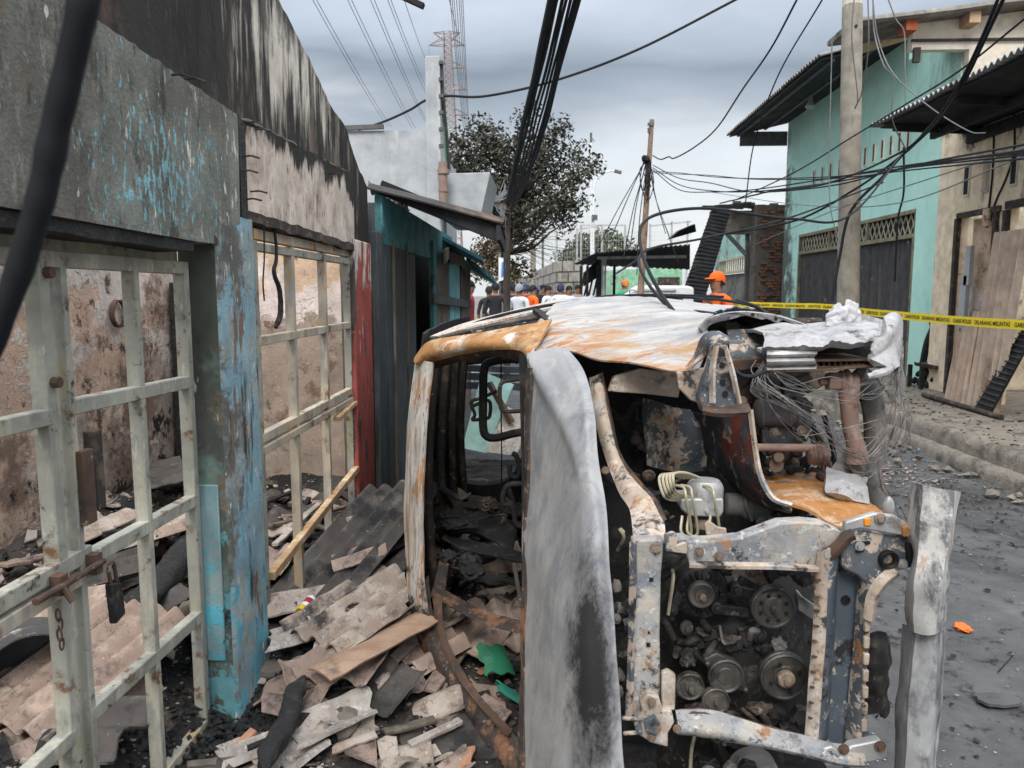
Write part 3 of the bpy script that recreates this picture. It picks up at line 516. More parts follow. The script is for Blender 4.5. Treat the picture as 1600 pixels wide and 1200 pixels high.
for Y, m_, z0 in ((Y0, 'gate', .35), (Y1, 'gate_worn', .10), (Y2, 'gate_worn', .22), (Y3, 'gate', .32)): post(gate2, Y, z0, 1.86, .045 if Y in (Y0, Y3) else .04, m_, dx=.07)
rail(gate2, Y0, Y3 + .05, 1.885, 1.885, .05, 'gate_worn', .07); rail(gate2, Y0, Y3 + .05, 1.835, 1.835, .04, 'gate', .074)
rail(gate2, Y0, Y3, 1.455, 1.46, .045, 'gate_worn', .074); rail(gate2, Y0, Y3, 1.055, 1.065, .045, 'gate_worn', .074); rail(gate2, Y0, Y3, 1.005, 1.01, .04, 'gate_worn', .08)
rail(gate2, Y0, Y3 + .04, .47, .585, .042, 'wood_bare', .10, 'brace')
rail(gate2, Y2 + .1, Y3, .96, .99, .03, 'wood_bare', .10, 'brace')
# charred lath hanging in the second gateway, thin burnt cable beside the pillar
g = MB(); p = curve([PX(428, 345, -1.13), PX(432, 400, -1.125), PX(428, 425, -1.125), PX(437, 455, -1.125), PX(438, 490, -1.125), PX(431, 512, -1.13)], 40)
g.tube([q + V((0, .006*nz(q, 40), 0)) for q in p], [.006 + .008*(i/40)*(1 if i < 38 else .4) for i in range(41)], 7)
tag(g.build('burnt_lath', M['char'], None), 'thin charred lath hanging from the lintel of the second gateway', 'wood lath')
g = MB(); p = curve([PX(412, 335, -1.13), PX(413, 400, -1.125), PX(411, 440, -1.125), PX(413, 470, -1.13)], 24); g.tube(p, .0035, 6)
tag(g.build('burnt_twig', M['char'], None), 'very thin blackened wire hanging beside the charred lath', 'wire')

# ------------------------------------------------------------------ dark wooden shack further along
sh = thing('wooden_shack', 'dark boarded shack with teal trim and low corrugated canopy', 'shack', (-1.6, 7, 0))
def shb(name, x0, x1, yt, m, X=-1.1, z0=0, t=.04, zt=None, dx=0):
    a, b = PX(x0, yt, X).y, PX(x1, yt, X).y; zt = zt or PX((x0 + x1)/2, yt, X).z
    return MB().prism([V((X + dx, a, z0)), V((X + dx, b, z0)), V((X + dx, b, zt)), V((X + dx, a, zt))], (-t, 0, 0)).build(name, M[m], sh, bevel=.004)
for x0, x1, m_ in ((584, 596, 'board_dark'), (597, 608, 'board_dark'), (609, 629, 'board_dark'), (630, 648, 'board_dark')): shb('board', x0, x1, 368, m_, zt=2.05, dx=.01*(x1 % 3))
for x in (608.6, 629.5): shb('batten', x - 1.0, x + 1.0, 372, 'board_brown', t=.02, zt=2.03, dx=.035)
shb('post', 669, 674, 380, 'teal_paint', zt=2.15, dx=.05)
for x0, x1, m_, yt in ((676, 700, 'board_brown', 400), (701, 717, 'turq_plank', 410), (718, 733, 'board_brown', 402)): shb('plank', x0, x1, yt, m_, zt=2.02, dx=.01*(x0 % 4))
g = MB(); g.bar(PX(674, 466, -1.04), PX(734, 476, -1.04), .05, .09); g.build('cross_rail', M['board_dark'], sh)
for (a, b) in (((691, 404), (700, 395)), ((702, 402), (722, 408)), ((720, 402), (733, 428))):
    g = MB(); g.bar(PX(a[0], a[1], -1.02), PX(b[0], b[1], -1.02), .12, .03, up=(1, 0, 0)); g.build('offcut', M['board_brown'], sh)
g = MB(); g.box((-1.30, 8.0, 1.1), (.04, 3.4, 2.2)); g.build('doorway_dark', M['black_under'], sh)  # black sheet standing in for the darkness inside the open doorway
g = MB(); g.box((-2.17, 5.66, 1.15), (2.0, .08, 2.3)); g.build('end_wall', M['board_dark'], sh); g = MB(); g.box((-2.17, 11.4, 1.15), (2.0, .08, 2.3)); g.build('end_wall', M['board_dark'], sh); g = MB(); g.box((-3.2, 8.5, 1.15), (.08, 5.6, 2.3)); g.build('rear_wall', M['board_dark'], sh)
g = MB(); g.prism([V((-1.075, 5.2, 1.98)), V((-1.075, 9.2, 1.98)), V((-1.075, 9.2, 2.3)), V((-1.075, 5.2, 2.3))], (-.05, 0, 0)); g.build('fascia', M['teal_paint'], sh)
def roofing(name, a, b, c, d, m, par, amp=.018, waves=12, t=.012, seed=0, rag=.0):
    """corrugated sheet; a-b is the edge across the waves, d-c the opposite edge"""
    a, b, c, d = V(a), V(b), V(c), V(d); nu = waves*6; nv = 10; nrm = (b - a).cross(d - a).normalized(); rows = []
    for j in range(nv + 1):
        v = j/nv; r = []
        for i in range(nu + 1):
            u = i/nu; vv = v + rag*(nz((u*9, v, seed), 1)*(1 if j in (0, nv) else 0))
            p = a.lerp(b, u).lerp(d.lerp(c, u), vv); r.append(p + nrm*(amp*math.cos(u*waves*2*PI) + .02*nz(p, 1.3, seed)))
        rows.append(r)
    return MB().sheet(rows, t).build(name, m, par)
rf = roofing('canopy', P(572, 288, 5.1), V((-1.2, 8.2, 2.50)), V((-.38, 8.0, 2.20)), P(786, 346, 5.45), M['roof_rusty'], sh, waves=18, rag=.03)
g = MB(); g.bar(P(783, 352, 5.45) + V((-.02, 0, -.05)), V((-.40, 7.95, 2.12)), .03, .10); g.bar((-1.1, 5.25, 2.36), P(783, 352, 5.45) + V((-.03, .05, -.06)), .04, .09); g.build('canopy_beam', M['black_under'], sh)
g = MB(); q = [P(690, 368, 8.3), P(754, 402, 8.3), P(757, 409, 10.4), P(692, 385, 10.4)]; g.prism(q, (0, 0, -.04)); g.build('teal_awning', M['teal_paint'], sh)
g = MB(); q = [P(728, 400, 10.3), P(773, 434, 10.3), P(776, 441, 12.6), P(730, 418, 12.6)]; g.prism(q, (0, 0, -.05)); g.build('teal_awning', M['teal_paint'], sh)
roofing('rear_roof', P(575, 284, 6.2), P(632, 322, 6.2), P(640, 330, 8), P(580, 300, 8), M['roof_asb'], sh, waves=8)
# ------------------------------------------------------------------ grey rendered house behind the shack
gb = thing('rendered_house', 'unpainted grey rendered house with tall corner pier', 'building', (-2, 11, 0))
pz = lambda x, y, Y: P(x, y, Y)
q = [P(540, 204, 9), P(668, 205, 9), P(668, 204, 9)]
zt = P(600, 204, 9).z
g = MB(); g.prism([V((-2.5, 9, 0)), V((P(668, 300, 9).x, 9, 0)), V((P(668, 300, 9).x, 9, zt)), V((-2.5, 9, zt))], (0, 3, 0)); g.build('wall', M['concrete'], gb)
g = MB(); g.prism([V((P(668, 300, 9).x, 8.95, 0)), V((P(690, 300, 9).x, 8.95, 0)), V((P(690, 300, 9).x, 8.95, P(680, 89, 9).z)), V((P(668, 300, 9).x, 8.95, P(680, 89, 9).z))], (0, .5, 0)); g.build('corner_pier', M['concrete'], gb, bevel=.01)
g = MB(); g.prism([P(694, 271, 9.1), P(766, 269, 9.1), P(750, 345, 9.1), P(694, 345, 9.1)], (0, 1.4, 0)); g.build('parapet_box', M['concrete'], gb, bevel=.01)
g = MB(); g.prism([P(690.5, 96, 9), P(692, 96, 9), P(702, 266, 9.6), P(691, 266, 9.2)], (0, .02, 0)); g.build('green_sheet', M['green_sheet'], gb)
g = MB(); g.tube(curve([P(690, 100, 9.0), P(692, 150, 9.05), P(697, 200, 9.2), P(702, 266, 9.5)], 16), .02, 6)
for k in range(6): c = P(689.5 , 98 + 26*k, 8.96); g.box(c, (.05, .05, .035))
g.build('sheet_trim', M['steel_dark'], gb)
g = MB(); g.cyl(P(693, 340, 8.9), (0, 0, 1), .05, .62, 14); g.cyl(P(693, 300, 8.9), (0, 0, 1), .058, .05, 14); g.cyl(P(693, 272, 8.9), (0, 0, 1), .07, .05, 14); g.build('drain_pipe', M['pipe_brown'], gb)
g = MB(); g.bar((-2.5, 8.98, zt + .02), (P(600, 204, 9).x, 8.98, zt + .04), .05, .05); g.build('roof_edge', M['steel_dark'], gb)
# ------------------------------------------------------------------ turquoise house across the street
th = thing('turquoise_house', 'turquoise painted house with dark folding shutter and deep eaves', 'building', (7.5, 15.7, .3))
XT = 6.0
def tw(name, y0, y1, z0, z1, m, X=XT, t=.15, par=th, bevel=0): 
    return MB().prism([V((X, y0, z0)), V((X, y1, z0)), V((X, y1, z1)), V((X, y0, z1))], (t, 0, 0)).build(name, m, par, bevel=bevel)
gy0, gy1, gz = 12.85, 18.55, 3.0
g = MB()
for (y0, y1, z0, z1) in ((11.75, gy0, .28, 5.45), (gy1, 19.7, .28, 5.82), (gy0, 13.42, gz, 5.45), (13.42, gy1, gz, 5.82)):
    g.prism([V((XT, y0, z0)), V((XT, y1, z0)), V((XT, y1, z1)), V((XT, y0, z1))], (.15, 0, 0))
g.prism([V((XT + .15, 19.7, .28)), V((12, 19.7, .28)), V((12, 19.7, 5.9)), V((XT + .15, 19.7, 5.9))], (0, -.15, 0)); g.build('wall', M['teal_wall'], th)
def folding(par, y0, y1, z0, z1, X, n):
    vs = []; fs = []
    for i in range(n*2 + 1):
        y = y0 + (y1 - y0)*i/(n*2); x = X + (.03 if i % 2 else 0); vs += [(x, y, z0), (x, y, z1)]
    for i in range(n*2): fs.append((i*2, i*2+2, i*2+3, i*2+1))
    return MB().add(vs, fs).build('shutter', M['shutter'], par, smooth=False)
folding(th, gy0 + .05, gy1 - .05, .3, gz - .42, XT + .05, 34)
g = MB(); g.box((XT + .03, (gy0 + gy1)/2, gz - .03), (.07, gy1 - gy0, .06)); g.box((XT + .03, (gy0 + gy1)/2, gz - .42), (.07, gy1 - gy0, .07))
for y in (gy0 + .02, gy0 + 1.9, gy0 + 3.8, gy1 - .02): g.box((XT + .031, y, gz - .22), (.06, .06, .36))
for y in (gy0 + .03, gy1 - .03): g.box((XT + .03, y, 1.4), (.07, .07, 2.3))
g.build('shutter_frame', M['frame_olive'], th)
g = MB()
for i in range(30):
    y = gy0 + .08 + (gy1 - gy0 - .16)*i/30; dy = (gy1 - gy0 - .16)/30
    g.bar((XT + .05, y, gz - .38), (XT + .05, y + dy, gz - .06), .012, .02); g.bar((XT + .055, y + dy, gz - .38), (XT + .055, y, gz - .06), .012, .02)
g.build('lattice', M['grid_beige'], th)
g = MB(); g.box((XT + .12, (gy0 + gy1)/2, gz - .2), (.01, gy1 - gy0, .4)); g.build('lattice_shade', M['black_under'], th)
for i in range(12):
    if i in (5,): continue
    Y = XT*1200/(1256 + 12.4*i - 848); z = 4.17
    g = MB(); g.box((XT - .004, Y, z), (.05, .11, .36)); v = g.build('vent', M['cream_upper'], th, bevel=.004)
    g = MB(); g.box((XT - .032, Y - .015, z + .0), (.01, .05, .30)); g.build('slot', M['burnt_brown'], v)
# roof: corrugated sheets running down to a deep eave over the street, purlins below
EX, EZ = 4.55, 5.56
roofing('roof', (EX, 13.4, EZ), (EX, 19.9, EZ), (9.5, 19.9, 6.75), (9.5, 13.4, 6.75), M['roof_asb'], th, amp=.02, waves=46, t=.02)
g = MB(); g.prism([V((EX + .05, 13.45, EZ - .05)), V((EX + .05, 19.8, EZ - .05)), V((XT, 19.8, EZ + .27)), V((XT, 13.45, EZ + .27))], (0, 0, -.03)); g.build('eave_dark_sheet', M['black_under'], th)  # black sheet added below the roofing to make the eave's underside dark
g = MB()
for x in (EX + .25, EX + .9): g.bar((x, 13.5, EZ - .09 + .24*(x - EX)), (x, 19.75, EZ - .09 + .24*(x - EX)), .06, .1)
g.bar((EX + .3, 19.75, EZ - .13), (XT, 19.75, EZ - .13), .05, .34); g.build('purlin', M['steel_dark'], th)
g = MB(); g.bar((EX + .5, 13.35, EZ + .02), (EX + 1.5, 13.35, EZ + .30), .06, .14); g.bar((EX + .9, 13.0, EZ + .2), (EX + 1.6, 12.7, EZ + .35), .06, .12); g.build('rafter', M['wood_tan'], th)
roofing('broken_sheet', (EX + .35, 12.75, EZ + .16), (EX + .35, 13.5, EZ + .12), (EX + 1.5, 13.5, EZ + .42), (EX + 1.5, 12.75, EZ + .46), M['roof_galv'], th, waves=6, rag=.1)
g = MB(); g.lathe((5.35, 16.2, 5.33), (0, 0, 1), [(.07, 0), (.10, .05), (.05, .14), (.03, .25)], 12); g.build('eave_lamp', M['galv'], th)
# upper gable of cream blocks on the near end
g = MB(); gy = 11.6; zr = lambda x: 5.33 + .105*(x - 4.3)
g.prism([V((5.22, gy, 5.08)), V((6.02, gy, 5.08)), V((6.02, gy, 3.3)), V((11, gy, 3.3)), V((11, gy, zr(11))), V((5.22, gy, zr(5.22)))], (0, .14, 0)); g.build('gable', M['cream_upper'], th)
g = MB(); g.box((8.1, gy - .02, 5.20), (5.8, .05, .03)); g.box((5.28, gy - .02, 5.0), (.09, .06, .2)); g.build('gable_course', M['cream_wall'], th)
roofing('gable_roof', (4.28, 11.25, zr(4.28) + .05), (4.28, 12.3, zr(4.28) + .05), (11, 12.3, zr(11) + .05), (11, 11.25, zr(11) + .05), M['roof_asb'], th, waves=30, amp=.025, t=.04)
for x, m_ in ((5.08, 'wood_end'), (5.93, 'wood_tan'), (6.83, 'wood_end'), (7.8, 'wood_tan')):
    g = MB(); g.box((x, 11.46, zr(x) - .075), (.15, .27, .15)); g.build('purlin_end', M[m_], th)

# ------------------------------------------------------------------ cream shop, burnt
cs = thing('cream_shop', 'cream walled burnt shop with open doorways and dark corrugated awning', 'building', (6.5, 8.5, .3))
XC = 5.5
g = MB()
for (y0, y1, z0, z1) in ((10.56, 11.15, .28, 4.1), (9.50, 9.70, .28, 2.66), (4, 6.9, .28, 2.66), (4, 10.56, 2.66, 4.1)):
    g.prism([V((XC, y0, z0)), V((XC, y1, z0)), V((XC, y1, z1)), V((XC, y0, z1))], (.14, 0, 0))
g.build('wall', M['cream_wall'], cs)
tw('rear_wall', 4, 11, .2, 3.4, M['inner_cream'], X=7.4, par=cs)
g = MB(); g.box((6.5, 11.05, 1.8), (1.8, .1, 3.0)); g.build('side_wall', M['inner_cream'], cs); g = MB(); g.box((6.4, 4.0, 1.8), (1.8, .1, 3.0)); g.build('side_wall', M['inner_cream'], cs)
tw('grey_door', 9.72, 10.4, .3, 2.6, M['plaster_far'], X=XC + .10, t=.04, par=cs)
g = MB()
for y in (10.57, 9.69, 9.49): g.box((XC - .015, y, 1.45), (.06, .07, 2.35))
g.box((XC - .012, 10.1, 2.66), (.055, .95, .07)); g.box((XC - .012, 8.2, 2.68), (.055, 2.6, .09)); g.build('door_frame', M['burnt_brown'], cs)
g = MB(); g.box((XC - .02, 10.28, 1.1), (.05, .14, 1.55)); g.box((XC - .02, 10.22, 2.0), (.05, .12, .5)); g.build('broken_jamb', M['concrete'], cs)
for x, y, hh in ((1481, 291, .40), (1508, 284, .40), (1549, 272, .42), (1580, 268, .44)):
    Y = XC*1200/(x - 848); z = PX(x, y, XC).z
    g = MB(); g.box((XC - .002, Y, z), (.03, .13, hh)); v = g.build('vent', M['cream_upper'] if x != 1508 else M['concrete'], cs)
    g = MB(); g.box((XC - .020, Y, z), (.01, .085, hh - .06)); g.build('slot', M['black_under'] if x != 1508 else M['plaster_far'], v)
g = MB(); Y = XC*1200/(1517 - 848); g.box((XC - .03, Y, PX(1517, 345, XC).z), (.06, .13, .22)); g.build('meter_box', M['plaster_far'], cs, bevel=.01)
g = MB(); g.tube(curve([(XC - .01, Y + .02, 3.6), (XC - .01, Y - .01, 3.1), (XC - .01, Y + .02, 2.6), (XC - .02, Y, 2.45)], 20), .012, 6)
g.tube(curve([(XC - .01, Y - .35, 3.8), (XC - .01, Y - .42, 3.3), (XC - .01, Y - .30, 3.0), (XC - .01, Y - .12, 2.75), (XC - .02, Y - .05, 2.5)], 20), .012, 6); g.build('wall_wire', M['cable'], cs)
roofing('awning', (4.30, 5.2, 3.84), (4.30, 10.65, 3.84), (5.7, 10.65, 3.86), (5.7, 5.2, 3.86), M['roof_galv'], cs, amp=.022, waves=52, t=.008)
g = MB(); g.prism([V((4.38, 5.2, 3.79)), V((4.38, 10.5, 3.79)), V((5.5, 10.5, 3.74)), V((5.5, 5.2, 3.74))], (0, 0, -.012)); g.build('awning_dark_sheet', M['black_under'], cs)  # near-black sheet hung below the awning to darken its underside
g = MB()
for y in (5.6, 7.2, 8.8, 10.2): g.bar((4.42, y, 3.73), (5.5, y, 3.68), .05, .09)
g.bar((5.0, 5.2, 3.66), (5.0, 10.4, 3.66), .06, .09); g.bar((5.46, 5.2, 3.62), (5.46, 10.4, 3.62), .06, .14); g.build('awning_rafter', M['burnt'], cs)
# things leaning on and standing before the cream shop
def leaning_sheet():
    rows = []; nu = 66
    for j in range(13):
        v = j/12; r = []
        for i in range(nu + 1):
            u = i/nu; Y = 9.95 - 1.15*u; topz = 2.35 if u > .42 else (1.2 + .35*math.floor(u*7)/3 + .05*nz((u*20, 0, 0)))
            z = .30 + (topz - .30)*v; r.append(V((5.12 + .14*(z/2.3) + .030*math.cos(u*9*2*PI), Y - .12*v, z)))
        rows.append(r)
    return MB().sheet(rows, .008)
tag(leaning_sheet().build('corrugated_sheet', M['sheet_pink']), 'pinkish brown corrugated sheet leaning upright in the cream shop doorway', 'metal sheet')
t = thing('fallen_shutter', 'black burnt slatted panel leaning beside the pinkish corrugated sheet', 'panel', (5.1, 8.9, .3))
a, b, c, d = V((5.0, 9.02, .31)), V((4.95, 8.62, .31)), V((5.32, 8.5, 1.28)), V((5.36, 8.78, 1.30))
g = MB(); g.prism([a, b, c, d], (.04, .02, 0)); g.build('panel', M['burnt'], t)
g = MB()
for k in range(16): u = (k + .5)/16; g.bar(a.lerp(d, u) - V((.012, 0, 0)), b.lerp(c, u) - V((.012, 0, 0)), .012, .022, up=(1, 0, 0))
g.build('slat', M['shutter'], t)
g = MB(); g.tube([(4.95, 10.1, .34), (4.9, 8.3, .33)], .03, 10); tag(g.build('fallen_bar', M['burnt_brown']), 'charred round bar lying along the foot of the pinkish sheet', 'bar')
g = MB(); g.box((5.55, 8.28, .65), (.14, .16, .7)); tag(g.build('door_stub', M['cream_wall'], bevel=.01), 'short cream post stump behind the black slatted panel', 'post')
# burnt bench in front of the turquoise wall
t = thing('burnt_bench', 'burnt black bench with bent frame against the turquoise wall', 'bench', (5.05, 11.3, .3))
BX = .55
g = MB(); g.bar((4.85 + BX, 11.1, .62), (5.35 + BX, 11.1, .64), .5, .05, n=8, jit=.03); g.build('seat', M['burnt_brown'], t)
for p_ in ((4.9, 11.0), (4.9, 11.35), (5.25, 10.9), (5.3, 11.3)):
    g = MB(); g.bar((p_[0] + BX - .1, p_[1], .3), (p_[0] + BX - .1, p_[1], .62), .05, .05, up=(0, 1, 0)); g.build('leg', M['burnt'], t)
g = MB(); g.tube(curve([(5.2 + BX, 10.95, .58), (5.30 + BX, 10.9, .70), (5.34 + BX, 10.9, .95), (5.31 + BX, 10.9, 1.12)], 12), .04, 8); g.bar((5.34 + BX, 10.9, .95), (5.6 + BX, 10.9, .92), .05, .05); g.build('frame', M['burnt'], t)
g = MB(); g.tube(curve([(5.05 + BX, 11.5, .62), (5.10 + BX, 11.5, .95), (5.2 + BX, 11.5, 1.22)], 12), .05, 8); g.bar((5.12 + BX, 11.48, 1.2), (5.28 + BX, 11.48, 1.24), .1, .09); g.bar((5.12 + BX, 11.48, 1.02), (5.2 + BX, 11.48, 1.02), .1, .12); g.build('frame', M['burnt'], t)
g = MB()
for k in range(26): g.blob((4.9 + BX + .4*rnd.random(), 11 + .5*rnd.random(), .33 + .20*rnd.random()), .04 + .04*rnd.random(), k, 1, .5)
tag(g.build('burnt_debris', M['burnt']), 'black burnt clutter heaped under the bench', 'debris', kind='stuff')

# ------------------------------------------------------------------ concrete utility pole, police tape
pl = thing('concrete_pole', 'thick round concrete utility pole beside the raised pavement', 'utility pole', (4.0, 10.3, .0))
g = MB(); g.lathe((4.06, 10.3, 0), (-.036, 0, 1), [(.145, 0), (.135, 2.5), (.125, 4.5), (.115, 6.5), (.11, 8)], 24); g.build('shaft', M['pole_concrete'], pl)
g = MB(); g.cyl((3.88, 10.18, 4.95), (0, -1, 0), .018, .02, 8); g.cyl((3.89, 10.18, 5.3), (0, -1, 0), .016, .02, 8); g.build('bolt_hole', M['black_under'], pl)
def tape(name, label, p, q, w, sag, words, txt):
    p, q = V(p), V(q); n = 40; pts = []
    for i in range(n + 1):
        u = i/n; c = p.lerp(q, u); c.z -= sag*4*u*(1 - u) - .006*nz((u*7, 0, w*9)); pts.append(c)
    up = V((0, 0, 1)); t = MB(); rows = [[c + up*(w/2) + V((0, .01*nz(c, 3), 0)) for c in pts], [c - up*(w/2) + V((0, .01*nz(c + up, 3), 0)) for c in pts]]
    root = tag(t.sheet(rows, .0015).build(name, M['tape'], None, origin=False), label, 'tape', 'police tape')
    L_ = (q - p).length; d = (q - p).normalized(); nv = d.cross(up).normalized(); s = .05; k = 0
    if nv.y > 0: nv = -nv
    while s < L_ - .3:
        wd = words[k % len(words)]; cu = bpy.data.curves.new('t', 'FONT'); cu.body = wd; cu.size = w*(.62 if txt else .5); cu.offset = .0008
        o = bpy.data.objects.new('t', cu); COL.objects.link(o); dg = bpy.context.evaluated_depsgraph_get(); me = bpy.data.meshes.new_from_object(o.evaluated_get(dg)); bpy.data.objects.remove(o)
        xs = [v.co.x for v in me.vertices]; wid = max(xs) - min(xs)
        for v in me.vertices:
            a_ = s + v.co.x; u = a_/L_; i = min(int(u*n), n - 1); c = pts[i].lerp(pts[i+1], u*n - i)
            off = .01*nz(pts[i], 3)
            v.co = c + up*(v.co.y - cu.size*.36) + nv*.004 + V((0, off*.5, 0))
        me.materials.append(M['ink']); o = bpy.data.objects.new('lettering', me); COL.objects.link(o); o.parent = root
        s += wid + (.05 if k % 2 else .06); k += 1
    return root
wd = ['DILARANG MELINTAS', 'GARIS POLISI']
tape('police_tape', 'yellow police line tape between the man in orange and the pole', P(1128, 474.5, 13), (3.95, 10.15, P(1332, 480, 10.2).z), .075, .0, wd, True)
tape('police_tape', 'yellow police line tape running from the concrete pole past the cream shop', (3.9, 10.14, P(1300, 483, 10.2).z), P(1720, 516, 5.8), .085, .02, wd, True)

# ------------------------------------------------------------------ ruins and canopy beyond the turquoise house
br = thing('brick_ruin', 'burnt brick pier with exposed courses beside the turquoise house', 'ruin', (5.9, 20.6, .1))
g = MB(); rr = random.Random(3)
g.box((5.85, 20.6, 1.95), (.74, .5, 3.9)); g.box((4.98, 20.9, 3.5), (1.1, .3, .6)); g.build('pier', M['mortar'], br)
g = MB()
for k in range(46):
    z = .4 + k*.075
    for i in range(3):
        if rr.random() < .42: continue
        g.box((5.66 + i*.19 + (.09 if k % 2 else 0)*.6, 20.33 - rr.random()*.03, z), (.17, .1, .058))
g.build('brickwork', M['brick'], br)
g = MB()
for k in range(16): g.box((4.85 + rr.random()*1.3, 20.5 + rr.random()*.3, 3.85 + rr.random()*.12), (.2, .12, .09))
g.build('broken_top', M['mortar'], br)
rs = thing('far_turquoise_shop', 'low burnt turquoise shop with shuttered front behind the brick pier', 'building', (6, 24, .1))
tw('wall', 21.0, 27.5, 2.75, 3.75, M['teal_dirty'], par=rs); tw('wall_end', 26.5, 27.5, .2, 2.75, M['teal_dirty'], par=rs)
g = MB(); g.box((XT - .02, 24, 2.72), (.08, 5.4, .07)); g.box((XT - .02, 24, 2.3), (.08, 5.4, .07))
for k in range(20): g.box((XT - .01, 21.4 + k*.27, 2.5), (.04, .05, .36))
g.build('vent_row', M['grid_beige'], rs)
tw('shutter', 21.2, 23.4, .2, 2.25, M['shutter'], X=XT + .05, par=rs); tw('plank_door', 23.5, 26.5, .2, 2.25, M['concrete_floor'], X=XT + .04, par=rs)
g = MB(); g.bar(P(1168, 400, 20.9), P(1168, 470, 20.9), .14, .14, up=(0, 1, 0)); g.bar(P(1168, 345, 20.9), P(1168, 400, 20.9), .1, .1, up=(0, 1, 0)); g.bar(P(1128, 357, 20.3), P(1166, 398, 20.3), .09, .09); g.build('frame', M['steel_dark'], rs)
# burnt corrugated sheet leaning from a beam
t = thing('leaning_roof_panel', 'blackened corrugated roof panel leaning steeply against a charred beam', 'roof panel', (4.2, 18.5, 0))
roofing('panel', P(1060, 476, 18), P(1112, 326, 19), P(1141, 332, 19.2), P(1098, 480, 18.2), M['black_under'], t, amp=.016, waves=26, t=.015, rag=.02)
g = MB()
for k in range(22): u = (k + .5)/22; a = P(1060, 476, 17.96).lerp(P(1112, 326, 18.96), u); b = P(1082, 478, 18.05).lerp(P(1126, 329, 19.05), u); g.bar(a + V((0, -.02, 0)), a.lerp(b, .5 + .4*(k % 3)/2) + V((0, -.02, .04)), .012, .012)
g.build('rust_ridge', M['burnt_brown'], t)
g = MB(); g.bar(P(1098, 325, 19.2), P(1172, 321, 19.6), .12, .1, n=6, jit=.02); g.bar(P(1118, 325, 19.2), P(1100, 375, 19.3), .1, .08); g.build('beam', M['char'], t)
MB().prism([P(1046, 374, 19.5), P(1062, 360, 19.6), P(1086, 350, 19.8), P(1088, 362, 20), P(1060, 370, 20)], (0, .4, .02)).build('roof_scrap', M['black_under'], t)
# dark canopy on steel posts
t = thing('burnt_canopy', 'low burnt black canopy on thin steel posts across the street end', 'canopy', (1.6, 23, 0))
roofing('roof', P(934, 395, 19.5), P(1078, 382, 18.8), P(1078, 421, 24), P(897, 413, 24.5), M['black_under'], t, waves=20, amp=.015)
for x in (908, 918, 934, 938, 960): g = MB(); g.bar(P(x, 415, 21.3), P(x, 415, 21.3) * 1 + V((0, 0, -2.35)), .07, .07, up=(0, 1, 0)); g.build('post', M['burnt'], t)
g = MB(); g.bar(P(934, 403, 20.8), P(1072, 401, 20.0), .1, .07); g.bar(P(962, 428, 20.6), P(998, 404, 20.6), .09, .05); g.build('truss_bar', M['galv'], t)
for x in (942, 946): g = MB(); g.bar(P(x, 402, 20.7), P(x, 402, 20.7) + V((0, 0, -1.0)), .05, .05, up=(0, 1, 0)); g.build('post', M['galv'], t)
g = MB()
for k in range(7): MB().bar(P(912, 446 - k*3, 21.4), P(936, 430 - k*4, 21.6), .05, .05).build('fallen_batten', M['burnt'], t)
for k in range(5): MB().bar(P(906 + 7*k, 462, 22), P(914 + 7*k, 425, 22), .05, .05).build('fallen_batten', M['burnt'], t)
t = thing('green_shop_wall', 'pale green and white stained wall under the black canopy', 'wall', (2.8, 27, 0))
MB().prism([P(931, 423, 27), P(1066, 418, 27), P(1066, 500, 27), P(931, 500, 27)], (0, .15, 0)).build('wall', M['green_wall'], t)
MB().prism([P(1028, 433, 26.9), P(1062, 433, 26.9), P(1062, 500, 26.9), P(1028, 500, 26.9)], (0, .05, 0)).build('shutter', M['burnt_brown'], t)
MB().prism([P(933, 424, 26.85), P(975, 424, 26.85), P(968, 480, 26.85), P(933, 480, 26.85)], (0, .05, 0)).build('green_panel', M['green_sheet'], t)
# white pickup parked under the canopy, mostly hidden
t = thing('white_pickup', 'white pickup truck with roof rack parked under the black canopy', 'pickup truck', (2.6, 17.5, 0))
g = MB(); c = P(1030, 458, 17.5); zb = c.z
g.prism([V((1.75, 17, .55)), V((3.3, 17, .55)), V((3.3, 17, zb + .12)), V((3.15, 17, zb + .16)), V((2.2, 17, zb + .17)), V((2.0, 17, zb + .05)), V((1.75, 17, zb - .1))], (0, 1.5, 0)); g.build('body', M['white_paint'], t, bevel=.05)
g = MB(); g.prism([V((2.1, 16.99, zb - .42)), V((3.1, 16.99, zb - .42)), V((3.05, 16.99, zb - .06)), V((2.25, 16.99, zb - .06))], (0, .02, 0)); g.build('window', M['engine'], t)
g = MB()
for x in (1.9, 2.2, 2.5, 2.8): g.bar((x, 17.0, zb - .2), (x, 17.0, zb + .06), .03, .03, up=(0, 1, 0))
g.bar((1.75, 16.98, zb + .06), (2.9, 16.98, zb + .06), .035, .035); g.bar((1.75, 16.98, zb - .06), (2.9, 16.98, zb - .06), .03, .03); g.build('roof_rack', M['galv'], t)
for x, y in ((1.78, 17.2), (3.2, 17.2), (1.78, 18.3), (3.2, 18.3)): MB().cyl((x, y, .3), (1, 0, 0), .3, .18, 20).build('wheel', M['rubber'], t)

